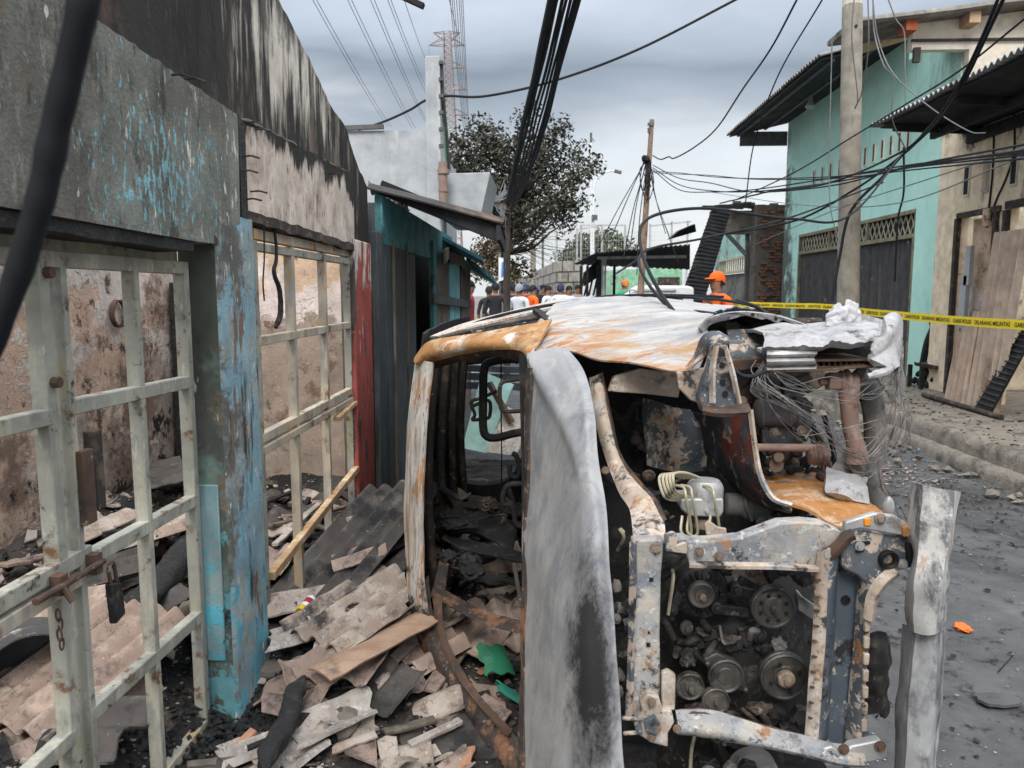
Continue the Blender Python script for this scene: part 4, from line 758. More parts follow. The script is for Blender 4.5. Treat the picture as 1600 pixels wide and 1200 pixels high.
# ------------------------------------------------------------------ far end of the street
t = thing('block_wall', 'long grey concrete block wall at the far end of the street', 'wall', (.3, 40, 0))
g = MB(); A, B, C = P(794, 444, 66), P(870, 408, 31), P(906, 407, 31.5)
for a, b in ((A, B), (B, C)):
    d = b - a; g.prism([V((a.x, a.y, 0)), V((b.x, b.y, 0)), b, a], (.15, .2, 0))
g.build('wall', M['block_wall'], t)
g = MB()
for k in range(1, 7):
    for a, b in ((A, B), (B, C)):
        za = a.z*k/7; zb_ = b.z*k/7; g.bar((a.x - .0, a.y - .02, za), (b.x + .0, b.y - .02, zb_), .03, .02)
for k in range(26):
    u = (k/26)**1.0; p = A.lerp(B, u); r_ = k % 2
    for j in range(7):
        if (j + k) % 2: g.bar((p.x, p.y - .03, p.z*j/7), (p.x, p.y - .03, p.z*(j+1)/7), .03, .03, up=(0, 1, 0))
for k in range(4):
    p = B.lerp(C, k/4)
    for j in range(7):
        if (j + k) % 2: g.bar((p.x, p.y - .03, p.z*j/7), (p.x, p.y - .03, p.z*(j+1)/7), .03, .03, up=(0, 1, 0))
g.build('mortar_joint', M['burnt_brown'], t)
t = thing('mesh_fence', 'tall wire mesh sports fence behind the block wall', 'fence', (3, 40, 0))
for x, yt in ((870, 362), (902, 357), (908, 352), (941, 352), (977, 352), (1016, 350), (1050, 346), (1075, 345)):
    p = P(x, yt, 40); g = MB(); g.cyl((p.x, 40, 0), (0, 0, 1), .05, p.z, 8); g.build('post', M['galv'], t)
for (a, b) in (((845, 364), (871, 361)), ((905, 358), (941, 353)), ((908, 352), (978, 352)), ((1018, 353), (1080, 346))): MB().bar(P(*a, 40), P(*b, 40), .07, .07).build('top_rail', M['galv'], t)
g = MB()
for k in range(60):
    x = 843 + k*4; a = P(x, 362, 40.1); g.bar(a, V((a.x, 40.1, 1.5)), .009, .009, up=(0, 1, 0))
for k in range(16): z = 1.6 + k*.21; g.bar((P(842, 400, 40).x, 40.1, z), (P(1080, 400, 40).x, 40.1, z), .009, .009)
g.build('mesh', M['galv'], t)
def straight_pole(name, label, cat, x, yt, Y, r, m, **k):
    t = thing(name, label, cat, (P(x, yt, Y).x, Y, 0)); p = P(x, yt, Y); q = P(k.get('xb', x), 470, Y)
    d = (p - q)/(p.z - q.z); MB().lathe(q - d*q.z, d, [(r*1.25, 0), (r, p.z)], 10).build('shaft', M[m], t); return t
t = straight_pole('steel_pole', 'plain grey steel pole before the block wall', 'pole', 833, 378, 27, .09, 'pole_concrete')
t = straight_pole('thin_lamp_pole', 'thin dark lamp pole standing along the block wall', 'lamp post', 848, 368, 45, .06, 'steel_dark'); MB().box(P(848, 368, 45), (.5, .3, .12)).build('lamp_head', M['steel_dark'], t)
t = straight_pole('floodlight_mast', 'slim pale mast with small floodlight beside the curved street lamp', 'mast', 923.5, 207, 42, .05, 'white_paint'); g = MB(); g.box(P(929, 340, 41.9), (.30, .15, .28)); g.bar(P(923, 343, 42), P(929, 343, 42), .05, .05); g.build('floodlight', M['steel_dark'], t); MB().box(P(923.5, 215, 42), (.12, .1, .5)).build('finial', M['steel_dark'], t)
t = straight_pole('street_lamp', 'pale street lamp with long curved arm beyond the fence', 'street lamp', 927, 300, 42, .06, 'white_paint'); g = MB(); g.tube(curve([P(927, 300, 42), P(930, 285, 42), P(938, 274, 42), P(950, 268, 42), P(963, 267, 42)], 20), .045, 8); g.build('arm', M['white_paint'], t)
g = MB(); g.bar(P(960, 267, 42), P(971, 270, 42), .25, .14); g.build('lamp_head', M['steel_dark'], t)

# ------------------------------------------------------------------ transmission tower and lines
t = thing('transmission_tower', 'tall rusty lattice transmission tower far behind the pier', 'tower', (P(704, 200, 110).x, 111, 0))
g = MB(); Yt = 110.; r = .045
def W(y): return 5.0 + 3.2*max(0, (y - 50))/170          # half width in pixels at pixel height y
lv = [50 + 9.5*k for k in range(44)]
def cor(y): 
    h = W(y); c = 698.5 + (y - 50)*.035; p = P(c, y, Yt); hw = h*Yt/FPX
    return [p + V((-hw, -hw, 0)), p + V((hw, -hw, 0)), p + V((hw, hw, 0)), p + V((-hw, hw, 0))]
L_ = [cor(y) for y in lv]; 
for a, b in zip(L_, L_[1:]):
    for i in range(4):
        j = (i + 1) % 4; g.bar(a[i], b[i], .13, .13, up=(0, 1, 0)); g.bar(a[i], b[j], .06, .06, up=(0, 1, 0)); g.bar(a[j], b[i], .06, .06, up=(0, 1, 0)); g.bar(a[i], a[j], .05, .05)
g.build('body', M['tower'], t)
for yy, xl, xr, up_ in ((51, 677, 719, 12), (71, 670, 727, -12), (106, 672, 728, -10), (140, 674, 730, -10), (180, 676, 732, -10)):
    g = MB(); c = P(698.5 + (yy - 50)*.035, yy, Yt)
    for xe in (xl, xr):
        e = P(xe, yy, Yt); k = cor(yy + up_)[0 if xe < 699 else 1]; k2 = cor(yy)[0 if xe < 699 else 1]
        for dy in (0, 1.0): g.bar(k2 + V((0, dy, 0)), e, .09, .09); g.bar(k + V((0, dy, 0)), e, .08, .08)
        for u in (.3, .6): g.bar(k2.lerp(e, u), k.lerp(e, u + .12), .05, .05, up=(0, 1, 0))
        if yy != 51: g.bar(e, e + V((0, 0, -1.6)), .07, .07, up=(0, 1, 0))
    g.build('cross_arm', M['tower'], t)
pwl = [((486, -5), (606, 198)), ((492, -5), (611, 198)), ((541, -5), (644, 200)), ((547, -5), (649, 200)), ((577, -5), (664, 190)), ((583, -5), (667, 190)), ((604, -5), (668, 150)), ((609, -5), (668, 140)), ((630, -5), (669, 100)),
    ((701, -5), (719, 60)), ((706, -5), (725, 200)), ((709, -5), (727, 200)), ((713, -5), (728, 200)), ((717, -5), (730, 200)), ((720, -5), (732, 200)), ((723, -5), (733, 200)), ((703, -5), (724, 200))]
for k, (a, b) in enumerate(pwl):
    g = MB(); p, q = P(*a, 55), P(*b, 125); pts = []
    for i in range(13): u = i/12; c = p.lerp(q, u); c.z -= 1.2*4*u*(1-u)*.3; pts.append(c)
    g.tube(pts, .026, 5)
    tag(g.build('power_line', M['steel_dark']), 'high voltage line slanting down the sky above the grey house' if k < 9 else 'high voltage line dropping behind the lattice tower arms', 'power line', 'power lines over the grey house' if k < 9 else 'power lines at the tower')

# ------------------------------------------------------------------ trees
def leaf_cloud(g, c, r, n, size, rr, flat=.8):
    for _ in range(n):
        d = V((rr.gauss(0, 1), rr.gauss(0, 1), rr.gauss(0, 1)*flat)); d = d.normalized() * (rr.random()**.45) * r
        p = c + d; a = V((rr.uniform(-1, 1), rr.uniform(-1, 1), rr.uniform(-1, .3))).normalized(); b = a.orthogonal().normalized(); b = Matrix.Rotation(rr.random()*6.28, 3, a) @ b
        s = size*rr.uniform(.6, 1.35); g.add([p - a*s*.5, p - b*s*.24 + a*s*.05, p + a*s*.5, p + b*s*.24 + a*s*.05], [(0, 1, 2, 3)])
def burnt_tree():
    rr = random.Random(5); t = thing('burnt_tree', 'scorched street tree with dark withered leaves and bare lower branches', 'tree', (P(788, 440, 21).x, 21, 0))
    tr = [V((P(788, 460, 21).x, 21, 0)), P(788, 455, 21), P(787, 410, 21), P(790, 375, 21), P(796, 352, 21), P(806, 330, 21), P(815, 300, 21), P(818, 260, 21)]
    g = MB(); c = curve(tr, 30); g.tube(c, [.17 - .13*i/30 for i in range(31)], 9)
    cl = [(753, 200), (766, 220), (722, 222), (712, 250), (738, 250), (774, 250), (795, 235), (812, 265), (820, 186), (828, 217), (874, 200), (866, 219), (846, 236), (895, 242), (872, 258), (925, 259), (907, 271), (887, 283), (853, 281), (837, 300), (878, 308), (893, 318), (862, 325), (886, 342), (845, 333), (791, 283), (770, 283), (753, 270), (728, 272), (787, 312), (812, 300), (716, 285), (742, 300), (765, 310), (835, 262), (800, 262), (748, 232), (780, 225), (706, 262)]
    low = [(762, 392), (753, 412), (787, 417), (770, 400), (803, 418), (760, 425), (776, 425), (748, 400), (820, 425), (756, 385), (772, 380), (768, 410), (745, 425), (795, 430), (782, 390), (758, 402)]
    lv = MB(); bl = MB()
    for (x, y) in cl:
        Y = 21 + rr.uniform(-1.3, 1.3); e = P(x, y, Y); k = 8 + int(20*max(0, min(1, (350 - y)/170))); s = c[min(max(k + rr.randint(-3, 2), 10), 27)]
        mid = s.lerp(e, .5) + V((0, 0, -.25 + .1*rr.random())); cc = curve([s, mid, e], 12); g.tube([p + V((.05*nz(p, 3, 2), 0, .05*nz(p, 3, 7))) for p in cc], [.055*(1 - .8*i/12) for i in range(13)], 6)
        for _ in range(5):
            a = cc[rr.randint(5, 12)]; b = a + V((rr.uniform(-.5, .5), rr.uniform(-.4, .4), rr.uniform(-.15, .5))); g.tube(curve([a, a.lerp(b, .5) + V((0, 0, .08)), b], 5), [.016, .014, .012, .01, .008, .006], 4)
            leaf_cloud(lv, b, .26, 22, .125, rr)
        leaf_cloud(lv, e, .43, 190, .13, rr)
    for (x, y) in low:
        e = P(x, y, 21 + rr.uniform(-.8, .8)); s = c[rr.randint(5, 9)]; g.tube(curve([s, s.lerp(e, .6) + V((0, 0, .1)), e], 8), [.03 - .003*i for i in range(9)], 5); leaf_cloud(bl, e, .36, 120, .12, rr)
    for _ in range(46):     # bare twigs on the lower right
        s = c[rr.randint(9, 17)]; e = P(rr.uniform(800, 905), rr.uniform(318, 420), 21 + rr.uniform(-1, 1)); g.tube(curve([s, s.lerp(e, .45) + V((0, 0, rr.uniform(-.2, .2))), e], 8), [.022 - .0022*i for i in range(9)], 4)
    g.build('trunk', M['bark'], t); lv.build('crown', M['leaf_burnt'], t, smooth=False); bl.build('withered_foliage', M['leaf_brown'], t, smooth=False)
burnt_tree()
def bush_tree(name, label, spots, Y, r, m, n, size, base, seed):
    rr = random.Random(seed); t = thing(name, label, 'tree', (P(base, 460, Y).x, Y, 0)); g = MB(); b0 = V((P(base, 460, Y).x, Y, 0)); fk = V((b0.x, Y, P(base, 410, Y).z)); lv = MB()
    g.tube([b0, fk], [.25, .16], 8)
    for x, y in spots:
        e = P(x, y, Y + rr.uniform(-1.5, 1.5)); g.tube(curve([fk, fk.lerp(e, .5) + V((0, 0, .2)), e], 6), [.12 - .015*i for i in range(7)], 5); leaf_cloud(lv, e, r, n, size, rr)
    g.build('trunk', M['bark'], t); lv.build('crown', M[m], t, smooth=False)
bush_tree('leafy_tree', 'green brown leafy tree rising behind the block wall and mesh fence', [(900, 385), (912, 378), (925, 374), (938, 370), (952, 372), (966, 378), (980, 388), (905, 398), (930, 390), (955, 392), (898, 402), (975, 395), (943, 382), (917, 395)], 52, .75, 'leaf_green', 150, .30, 935, 4)
bush_tree('leafy_bush', 'low green bush peeping over the block wall corner', [(874, 405), (884, 402), (893, 405)], 46, .5, 'leaf_green', 90, .25, 884, 8)
bush_tree('bright_shrub', 'small bright green shrub at the far end of the block wall', [(797, 434), (803, 432), (808, 434)], 60, .5, 'leaf_bright', 80, .3, 802, 9)
t = thing('blue_banner', 'small white and blue banner hung beside the scorched tree trunk', 'banner', (P(784, 430, 18).x, 18, 0))
MB().prism([P(779, 402, 18), P(791, 404, 18), P(790, 436, 18), P(779, 440, 18)], (0, .03, 0)).build('white_field', M['white_paint'], t); MB().prism([P(784, 410, 17.97), P(791, 408, 17.97), P(790.5, 428, 17.97), P(783, 432, 17.97)], (0, .02, 0)).build('blue_field', M['cloth_blue'], t)
MB().cyl((P(781, 430, 18.05).x, 18.06, 0), (0, 0, 1), .03, 2.6, 8).build('pole', M['steel_dark'], t)
# ------------------------------------------------------------------ the burnt car lying on its side, underside to the street, front to the viewer
car = thing('burnt_car', 'burnt out rusted car lying on its side with bare engine bay', 'car', (.35, 3.2, 0))
def pl(pts, Y): return [P(p[0], p[1], p[2] if len(p) > 2 else Y) for p in pts]
def plate(name, pts, Y, t, m, par=None, bevel=.004, smooth=True): return MB().prism(pl(pts, Y), (0, t, 0)).build(name, M[m], par or car, smooth=smooth, bevel=bevel)
def rib(name, left, right, Y=None, n=24, nc=6, t=.006, m='steel_pale', bulge=0, amp=0, fr=8, seed=0, par=None):
    """metal band between two edge curves, bulging towards the viewer"""
    a = curve(pl(left, Y), n); b = curve(pl(right, Y), n); rows = []
    for p, q in zip(a, b):
        rows.append([p.lerp(q, j/nc) + V((0, -bulge*math.sin(PI*j/nc), 0)) for j in range(nc + 1)])
    return MB().sheet(rows, t, amp, fr, seed).build(name, M[m], par or car)
def bolts(name, pts, Y, r, m='hub_brown', par=None):
    g = MB()
    for x, y in pts: g = MB(); c = P(x, y, Y); r_ = r*.82; g.cyl(c, (0, -1, 0), r_*1.5, .004, 16); g.cyl(c, (0, -1, 0), r_, .012, 6); g.build(name, M[m], par or car)

# door and wing skin: the side that now faces the sky
r0 = [(826, 548, 2.78), (880, 548, 2.66), (930, 561, 2.52), (1000, 572, 2.40), (1060, 579, 2.32), (1092, 575, 2.30)]
r1 = [(828, 520, 2.95), (880, 520, 2.86), (940, 527, 2.72), (1010, 537, 2.60), (1070, 541, 2.50), (1106, 536, 2.44)]
r2 = [(840, 503, 3.2), (890, 499, 3.1), (950, 499, 3.0), (1020, 503, 2.85), (1080, 507, 2.75), (1106, 507, 2.66)]
r3 = [(858, 486, 3.6), (905, 481, 3.5), (965, 479, 3.4), (1030, 481, 3.2), (1086, 487, 3.05), (1118, 489, 2.95)]
r4 = [(866, 473, 4.2), (910, 468, 4.2), (970, 466, 4.1), (1035, 469, 3.9), (1095, 476, 3.6), (1145, 481, 3.4)]
r5 = [(866, 470, 5.0), (910, 466, 5.0), (970, 464, 5.0), (1035, 467, 4.7), (1095, 474, 4.2), (1180, 482, 3.7)]
gr = crgrid([pl(r, 0) for r in (r0, r1, r2, r3, r4, r5)], 60, 50)
back = [[p + V((0, .8, -.10)) for p in gr[-1]], [p + V((0, .9, -.9)) for p in gr[-1]]]
sk = MB().sheet([[p + V((0, 0, .012*nz((p.x*2.5, p.y*5, 0), 1.6))) for p in r] for r in gr] + back, .006); sk.build('side_panel', M['body'], car)
# upper windscreen pillar, door window frame, black window gap
rib('windscreen_pillar', [(650, 558, 3.25), (668, 536, 3.22), (700, 528, 3.18), (752, 521, 3.08), (800, 512, 3.0), (832, 507, 2.95), (862, 500, 2.95)], [(652, 570, 3.2), (676, 564, 3.2), (725, 552, 3.08), (777, 545, 2.92), (812, 547, 2.82), (826, 556, 2.75), (836, 548, 2.75)], n=36, nc=8, t=.01, m='pillar_orange', bulge=.05, amp=.002, fr=5)
rib('pillar_lining', [(656, 569, 3.24), (676, 563, 3.24), (725, 551, 3.12), (777, 543, 2.96), (816, 547, 2.86)], [(668, 580, 3.26), (690, 572, 3.26), (728, 562, 3.16), (775, 556, 3.02), (818, 566, 2.9)], n=24, nc=3, t=.008, m='rust', bulge=.01)
rib('door_frame', [(672, 528, 3.4), (705, 514, 3.6), (735, 504, 3.8), (800, 486, 4.1), (845, 475, 4.4), (875, 469, 4.6)], [(684, 527, 3.32), (705, 521, 3.4), (735, 512, 3.5), (790, 499, 3.6), (832, 489, 3.7), (862, 483, 3.8)], n=36, nc=6, t=.012, m='roof_edge', bulge=0, amp=.004, fr=4)
rib('window_seal', [(682, 528, 3.33), (705, 522, 3.38), (735, 514, 3.46), (790, 502, 3.55), (836, 491, 3.66)], [(688, 530, 3.30), (712, 524, 3.34), (742, 516, 3.40), (796, 505, 3.47), (846, 497, 3.5)], n=30, nc=3, t=.008, m='burnt_brown', amp=.004)
g = MB(); g.bar(P(838, 487, 3.7), P(862, 508, 3.1), .035, .03, n=6, jit=.004); g.build('mirror_mount', M['burnt'], car)
g = MB(); g.sheet([pl([(690, 534), (740, 522), (800, 510), (850, 502)], 3.42), pl([(692, 560), (740, 548), (800, 536), (850, 530)], 3.6)], .01); g.build('door_lining', M['burnt'], car)
# roof: outer header edge, the roof sheet seen from inside, hoops
rib('roof_header', [(650, 560, 3.25), (641, 640, 3.22), (635, 730, 3.2), (633, 830, 3.2), (640, 930, 3.18), (655, 1000, 3.15), (672, 1040, 3.1)], [(677, 566, 3.15), (669, 640, 3.12), (663, 730, 3.1), (661, 830, 3.1), (664, 920, 3.08), (674, 980, 3.05), (694, 1020, 3.0)], n=50, nc=6, t=.008, m='roof_edge', bulge=.015, amp=.005, fr=6)
hx = lambda z: -.50 - .06*math.sin(PI*max(0, min(1, z/1.5)))
rows = []
for j in range(15):
    y = 3.25 + 2.35*j/14; rows.append([V((hx(z) - .05*math.sin(PI*j/14) - .03*j/14, y, z)) for z in [.02 + 1.46*i/16 for i in range(17)]])
MB().sheet(rows, .012, .012, 3).build('roof_panel', M['burnt'], car)
for y in (3.45, 3.9, 4.4, 4.9):
    g = MB(); g.tube([V((hx(z) + .035, y, z)) for z in [.06 + 1.38*i/14 for i in range(15)]], .022, 8); g.build('roof_hoop', M['burnt_brown'], car)
# the lower side on the ground, floor pan, dashboard bulkhead
MB().sheet([[V((x, y, .03 + .03*nz((x, y, 0), 3))) for x in [.28 + .5*i/8 for i in range(9)]] for y in [2.7 + 2.9*j/10 for j in range(11)]], .012).build('lower_side', M['burnt_brown'], car)
MB().sheet([[V((.80 + .02*nz((z, y, 0), 3), y, z)) for z in [.04 + 1.42*i/10 for i in range(11)]] for y in [2.75 + 2.85*j/10 for j in range(11)]], .015).build('floor_pan', M['burnt'], car)
# black sheet added over the open rear windows to keep the cabin dark
MB().sheet([[V((x, y, 1.44 + .08*(x + .5)/.5)) for x in [-.5 + .56*i/8 for i in range(9)]] for y in [4.05 + 1.5*j/8 for j in range(9)]], .012).build('cabin_blackout', M['burnt'], car)
# tailgate with its window opening, seen through the cabin
Yh = 5.55
def hatch():
    o = pl([(690, 540), (860, 538), (872, 660), (865, 840), (830, 930), (700, 930), (688, 760)], Yh); i = pl([(719, 570), (818, 566), (823, 600), (820, 690), (806, 738), (780, 756), (735, 757), (718, 742), (716, 660)], Yh)
    n = 72; oc = curve(o + [o[0]], n); ic = curve(i + [i[0]], n)
    # match the two loops by angle
    cen = sum(ic, V((0, 0, 0)))/len(ic)
    def at(loop, a):
        best = None
        for k in range(len(loop) - 1):
            p, q = loop[k] - cen, loop[k+1] - cen; d = V((math.cos(a), 0, math.sin(a)))
            den = d.x*(q.z - p.z) - d.z*(q.x - p.x)
            if abs(den) < 1e-9: continue
            t_ = (p.x*(q.z - p.z) - p.z*(q.x - p.x))/den; u_ = (p.x*d.z - p.z*d.x)/den
            if t_ > 0 and -1e-6 <= u_ <= 1 + 1e-6 and (best is None or t_ > best): best = t_
        return cen + V((math.cos(a), 0, math.sin(a)))*best
    rows = []
    for k in range(n + 1):
        a = 2*PI*k/n; pi = at(ic, a); po = at(oc, a)
        rows.append([V((pi.x, Yh + .10, pi.z)), pi, pi.lerp(po, .12) + V((0, -.05, 0)), pi.lerp(po, .28) + V((0, -.045, 0)), pi.lerp(po, .4), po])
    MB().sheet(rows, .01).build('tailgate', M['burnt'], car)
hatch()
def loop(name, pts, Y, r, m='burnt', n=40): return MB().tube(curve(pl(pts, Y), n), r, 8).build(name, M[m], car)
loop('seat_frame', [(822, 561), (800, 561), (772, 564), (757, 574), (755, 620), (755, 668), (761, 682), (776, 684), (800, 678), (822, 674)], 3.85, .022)
loop('seat_frame', [(826, 590), (800, 594), (786, 597), (781, 606), (782, 630), (785, 641), (800, 643), (826, 641)], 3.55, .010, 'burnt_brown')
loop('seat_frame', [(824, 757), (800, 756), (789, 764), (786, 786), (800, 791), (805, 815), (812, 822), (826, 822)], 3.3, .012)
loop('head_restraint', [(776, 611), (752, 622), (736, 628), (742, 648), (738, 656), (756, 654), (765, 650), (764, 626), (740, 634)], 4.2, .010, 'burnt_brown')
loop('wiring_loom', [(783, 565), (783, 640), (784, 720), (783, 760)], 4.6, .004)
loop('gear_linkage', [(800, 708), (806, 712), (812, 730), (808, 745), (798, 742), (796, 726)], 3.4, .012)
# interior burnt lumps between tailgate and windscreen opening
rr = random.Random(8)
for (x, y, Y, r, m) in ((700, 700, 5.0, (.10, .3, .40), 'burnt'), (690, 620, 4.6, (.06, .4, .35), 'burnt'), (735, 800, 5.1, (.35, .25, .10), 'burnt_brown'), (790, 840, 4.6, (.25, .25, .07), 'burnt'), (700, 810, 4.3, (.14, .3, .10), 'burnt_brown')):
    MB().blob(P(x, y, Y), r, rr.randint(0, 99), 3, .35, 1.8).build('burnt_trim', M[m], car)
rib('seat_base', [(700, 806, 4.0), (740, 802, 4.0), (780, 808, 3.9), (806, 826, 3.7)], [(694, 846, 3.8), (730, 836, 3.8), (770, 846, 3.7), (800, 866, 3.6)], n=20, nc=4, t=.01, m='burnt', amp=.02, fr=6)
rib('door_pillar', [(694, 834, 3.7), (730, 846, 3.7), (780, 854, 3.6), (826, 866, 3.4)], [(690, 842, 3.65), (726, 860, 3.62), (780, 872, 3.5), (826, 882, 3.3)], n=24, nc=5, t=.008, m='burnt', bulge=.02, amp=.006)
# lower windscreen pillar, resting on the rubble, and the lower door's window frame
rib('lower_pillar', [(668, 900, 3.15), (676, 960, 3.1), (692, 1006, 3.0), (722, 1060, 2.86), (762, 1108, 2.68), (808, 1152, 2.5), (840, 1178, 2.4)], [(640, 930, 3.2), (654, 1000, 3.1), (690, 1062, 2.95), (735, 1132, 2.74), (778, 1195, 2.52), (800, 1222, 2.42), (812, 1240, 2.36)], n=50, nc=8, t=.012, m='frame_rusty', bulge=.035, amp=.006, fr=9)
rib('pillar_flange', [(690, 930, 3.1), (694, 985, 3.03), (716, 1035, 2.9), (752, 1090, 2.72), (800, 1142, 2.52)], [(676, 920, 3.13), (682, 985, 3.04), (704, 1040, 2.9), (742, 1096, 2.7), (792, 1150, 2.48)], n=40, nc=4, t=.006, m='rust', bulge=.01, amp=.005, fr=14)
rib('lower_door_frame', [(678, 916, 3.2), (700, 926, 3.2), (740, 948, 3.12), (780, 962, 3.02), (822, 972, 2.9)], [(672, 930, 3.1), (694, 942, 3.1), (736, 966, 3.02), (778, 982, 2.92), (822, 992, 2.8)], n=34, nc=7, t=.008, m='frame_rusty', bulge=.03, amp=.005, fr=12)
rib('lower_door_frame', [(692, 860, 3.5), (684, 890, 3.35), (676, 925, 3.2)], [(706, 862, 3.5), (700, 890, 3.35), (694, 930, 3.2)], n=16, nc=4, t=.01, m='frame_rusty', bulge=.01, amp=.004)
rib('door_strip', [(800, 880, 3.2), (806, 915, 3.1), (812, 950, 3.0)], [(806, 880, 3.2), (812, 915, 3.1), (818, 950, 3.0)], n=10, nc=2, m='frame_rusty')
# bonnet
hl = [(825, 556, 2.60), (823, 600, 2.58), (822, 660, 2.56), (821, 720, 2.54), (820, 800, 2.50), (819, 900, 2.42), (817, 1000, 2.33), (815, 1100, 2.24), (812, 1230, 2.14), (808, 1330, 2.08)]
hm = [(846, 547, 2.62), (858, 600, 2.50), (872, 660, 2.38), (884, 720, 2.28), (888, 800, 2.14), (890, 900, 2.02), (892, 1000, 1.94), (893, 1100, 1.89), (893, 1230, 1.85), (892, 1330, 1.83)]
hn = [(872, 545, 2.62), (893, 600, 2.44), (905, 660, 2.28), (912, 720, 2.18), (917, 800, 2.04), (924, 900, 1.92), (931, 1000, 1.85), (936, 1100, 1.80), (940, 1230, 1.77), (942, 1330, 1.76)]
hr = [(886, 545, 2.64), (909, 578, 2.5), (925, 632, 2.32), (935, 690, 2.22), (944, 770, 2.08), (952, 880, 1.95), (962, 990, 1.86), (970, 1100, 1.80), (977, 1230, 1.76), (981, 1330, 1.75)]
cols = [curve(pl(c, 0), 60) for c in (hl, hm, hn, hr)]
rows = [curve([cols[i][j] for i in range(4)], 26) for j in range(61)]
for j, r in enumerate(rows):
    for i, p in enumerate(r):
        u = i/26; v = j/60; f = u - (.12 + 1.0*v*1.5)                 # crease running down across the sheet
        r[i] = p + V((-.022*math.exp(-(f/.12)**2)*(v < .45)*(1 - v/.45) + .010*nz((p.x*3, p.z*2.5, 0), 2.2), -.02*math.exp(-(f/.10)**2)*(v < .45)*(1 - v/.45) - .012*math.exp(-((u - .82)/.08)**2), 0))
MB().sheet(rows, .008).build('bonnet', M['hood'], car)
rib('bonnet_edge', [(825, 575, 2.585), (822, 680, 2.545), (820, 800, 2.49), (818, 920, 2.39), (815, 1060, 2.27), (810, 1230, 2.13)], [(832, 575, 2.55), (829, 680, 2.51), (826, 800, 2.46), (824, 920, 2.36), (822, 1060, 2.24), (818, 1230, 2.10)], n=60, nc=3, t=.012, m='frame_rusty', amp=.006, fr=16)
# wing rail strut (bone-shaped, bare)
rib('wing_rail', [(922, 590, 2.62), (925, 622, 2.56), (930, 655, 2.48), (945, 706, 2.36), (958, 745, 2.26), (970, 774, 2.18), (985, 800, 2.08), (991, 846, 1.95)], [(940, 582, 2.60), (946, 618, 2.54), (953, 655, 2.45), (967, 712, 2.32), (1000, 758, 2.2), (1021, 782, 2.1), (1036, 814, 2.02), (1039, 848, 1.93)], n=44, nc=8, t=.008, m='steel_beige', bulge=.03, amp=.003, fr=9)
rib('wing_rail_flange', [(940, 582, 2.59), (946, 618, 2.53), (953, 655, 2.44), (967, 712, 2.31), (1000, 758, 2.19), (1021, 782, 2.09), (1037, 814, 2.01)], [(941.5, 582, 2.62), (948.5, 618, 2.56), (956, 655, 2.47), (970, 711, 2.34), (1003, 756, 2.22), (1025, 780, 2.12), (1041, 813, 2.04)], n=40, nc=2, t=.006, m='frame_rusty')
bolts('rail_bolt', [(946, 735)], 2.24, .010)
# dark bulkhead closing the engine bay, upper inner wing
MB().sheet(crgrid([pl([(815, 545), (900, 552), (1000, 570), (1110, 590), (1200, 640)], 3.0), pl([(815, 800), (900, 800), (1000, 800), (1110, 800), (1200, 800)], 2.9), pl([(815, 1000), (900, 1000), (1000, 1000), (1110, 1000), (1240, 1000)], 2.75), pl([(815, 1290), (900, 1290), (1000, 1290), (1110, 1290), (1290, 1290)], 2.6)], 24, 24), .01, .03, 5).build('bulkhead', M['burnt'], car)
MB().sheet([pl([(812, 552, 2.75), (818, 800, 2.6), (818, 1100, 2.4), (818, 1320, 2.25)], 0), pl([(950, 600, 3.0), (950, 800, 2.9), (950, 1100, 2.75), (950, 1320, 2.65)], 0)], .01).build('cowl', M['burnt'], car)
plate('inner_wing', [(950, 612), (958, 588), (1000, 576), (1060, 583), (1063, 606), (1060, 622), (1010, 616)], 2.52, .03, 'steel_beige')
rib('dash_tub', [(1007, 622, 2.72), (1006, 660, 2.72), (1010, 700, 2.72), (1014, 726, 2.72)], [(1078, 640, 2.6), (1095, 672, 2.56), (1104, 700, 2.56), (1102, 734, 2.6)], n=20, nc=10, t=.01, m='steel_flaky', bulge=.06, amp=.012, fr=7)
plate('inner_wing', [(1058, 582), (1112, 574), (1114, 630), (1096, 632), (1079, 626), (1060, 606)], 2.30, .03, 'steel_beige')
plate('engine_mount', [(1092, 622), (1117, 540), (1131, 536), (1146, 580), (1158, 630), (1166, 641), (1130, 648), (1098, 646)], 2.12, .06, 'steel_flaky', bevel=.008)
rib('engine_mount_lip', [(1095, 634, 2.12), (1115, 638, 2.10), (1140, 638, 2.09), (1169, 632, 2.10)], [(1098, 644, 2.07), (1118, 648, 2.05), (1142, 648, 2.04), (1172, 645, 2.06)], n=12, nc=4, t=.012, m='rust', bulge=.01, amp=.003)
rib('mount_edge', [(1117, 541, 2.105), (1110, 580, 2.11), (1110, 630, 2.10)], [(1122, 540, 2.09), (1116, 580, 2.09), (1117, 630, 2.085)], n=14, nc=3, t=.008, m='steel_beige')
rib('mount_edge', [(1131, 539, 2.105), (1141, 580, 2.10), (1152, 630, 2.10)], [(1136, 541, 2.10), (1147, 580, 2.09), (1158, 630, 2.09)], n=14, nc=3, t=.008, m='steel_beige')
g = MB()
for x, y in ((1128, 571), (1129, 596), (1133, 615)): g.cyl(P(x, y, 2.117), (0, -1, 0), .008, .004, 14)
g.build('mount_hole', M['rubber'], car)
rib('torn_flap', [(1072, 572, 2.32), (1088, 548, 2.3), (1102, 526, 2.27), (1120, 522, 2.25), (1136, 530, 2.2)], [(1080, 574, 2.28), (1100, 560, 2.25), (1112, 542, 2.2), (1124, 537, 2.18), (1138, 540, 2.16)], n=20, nc=5, t=.006, m='steel_flaky', bulge=.02, amp=.014, fr=12)
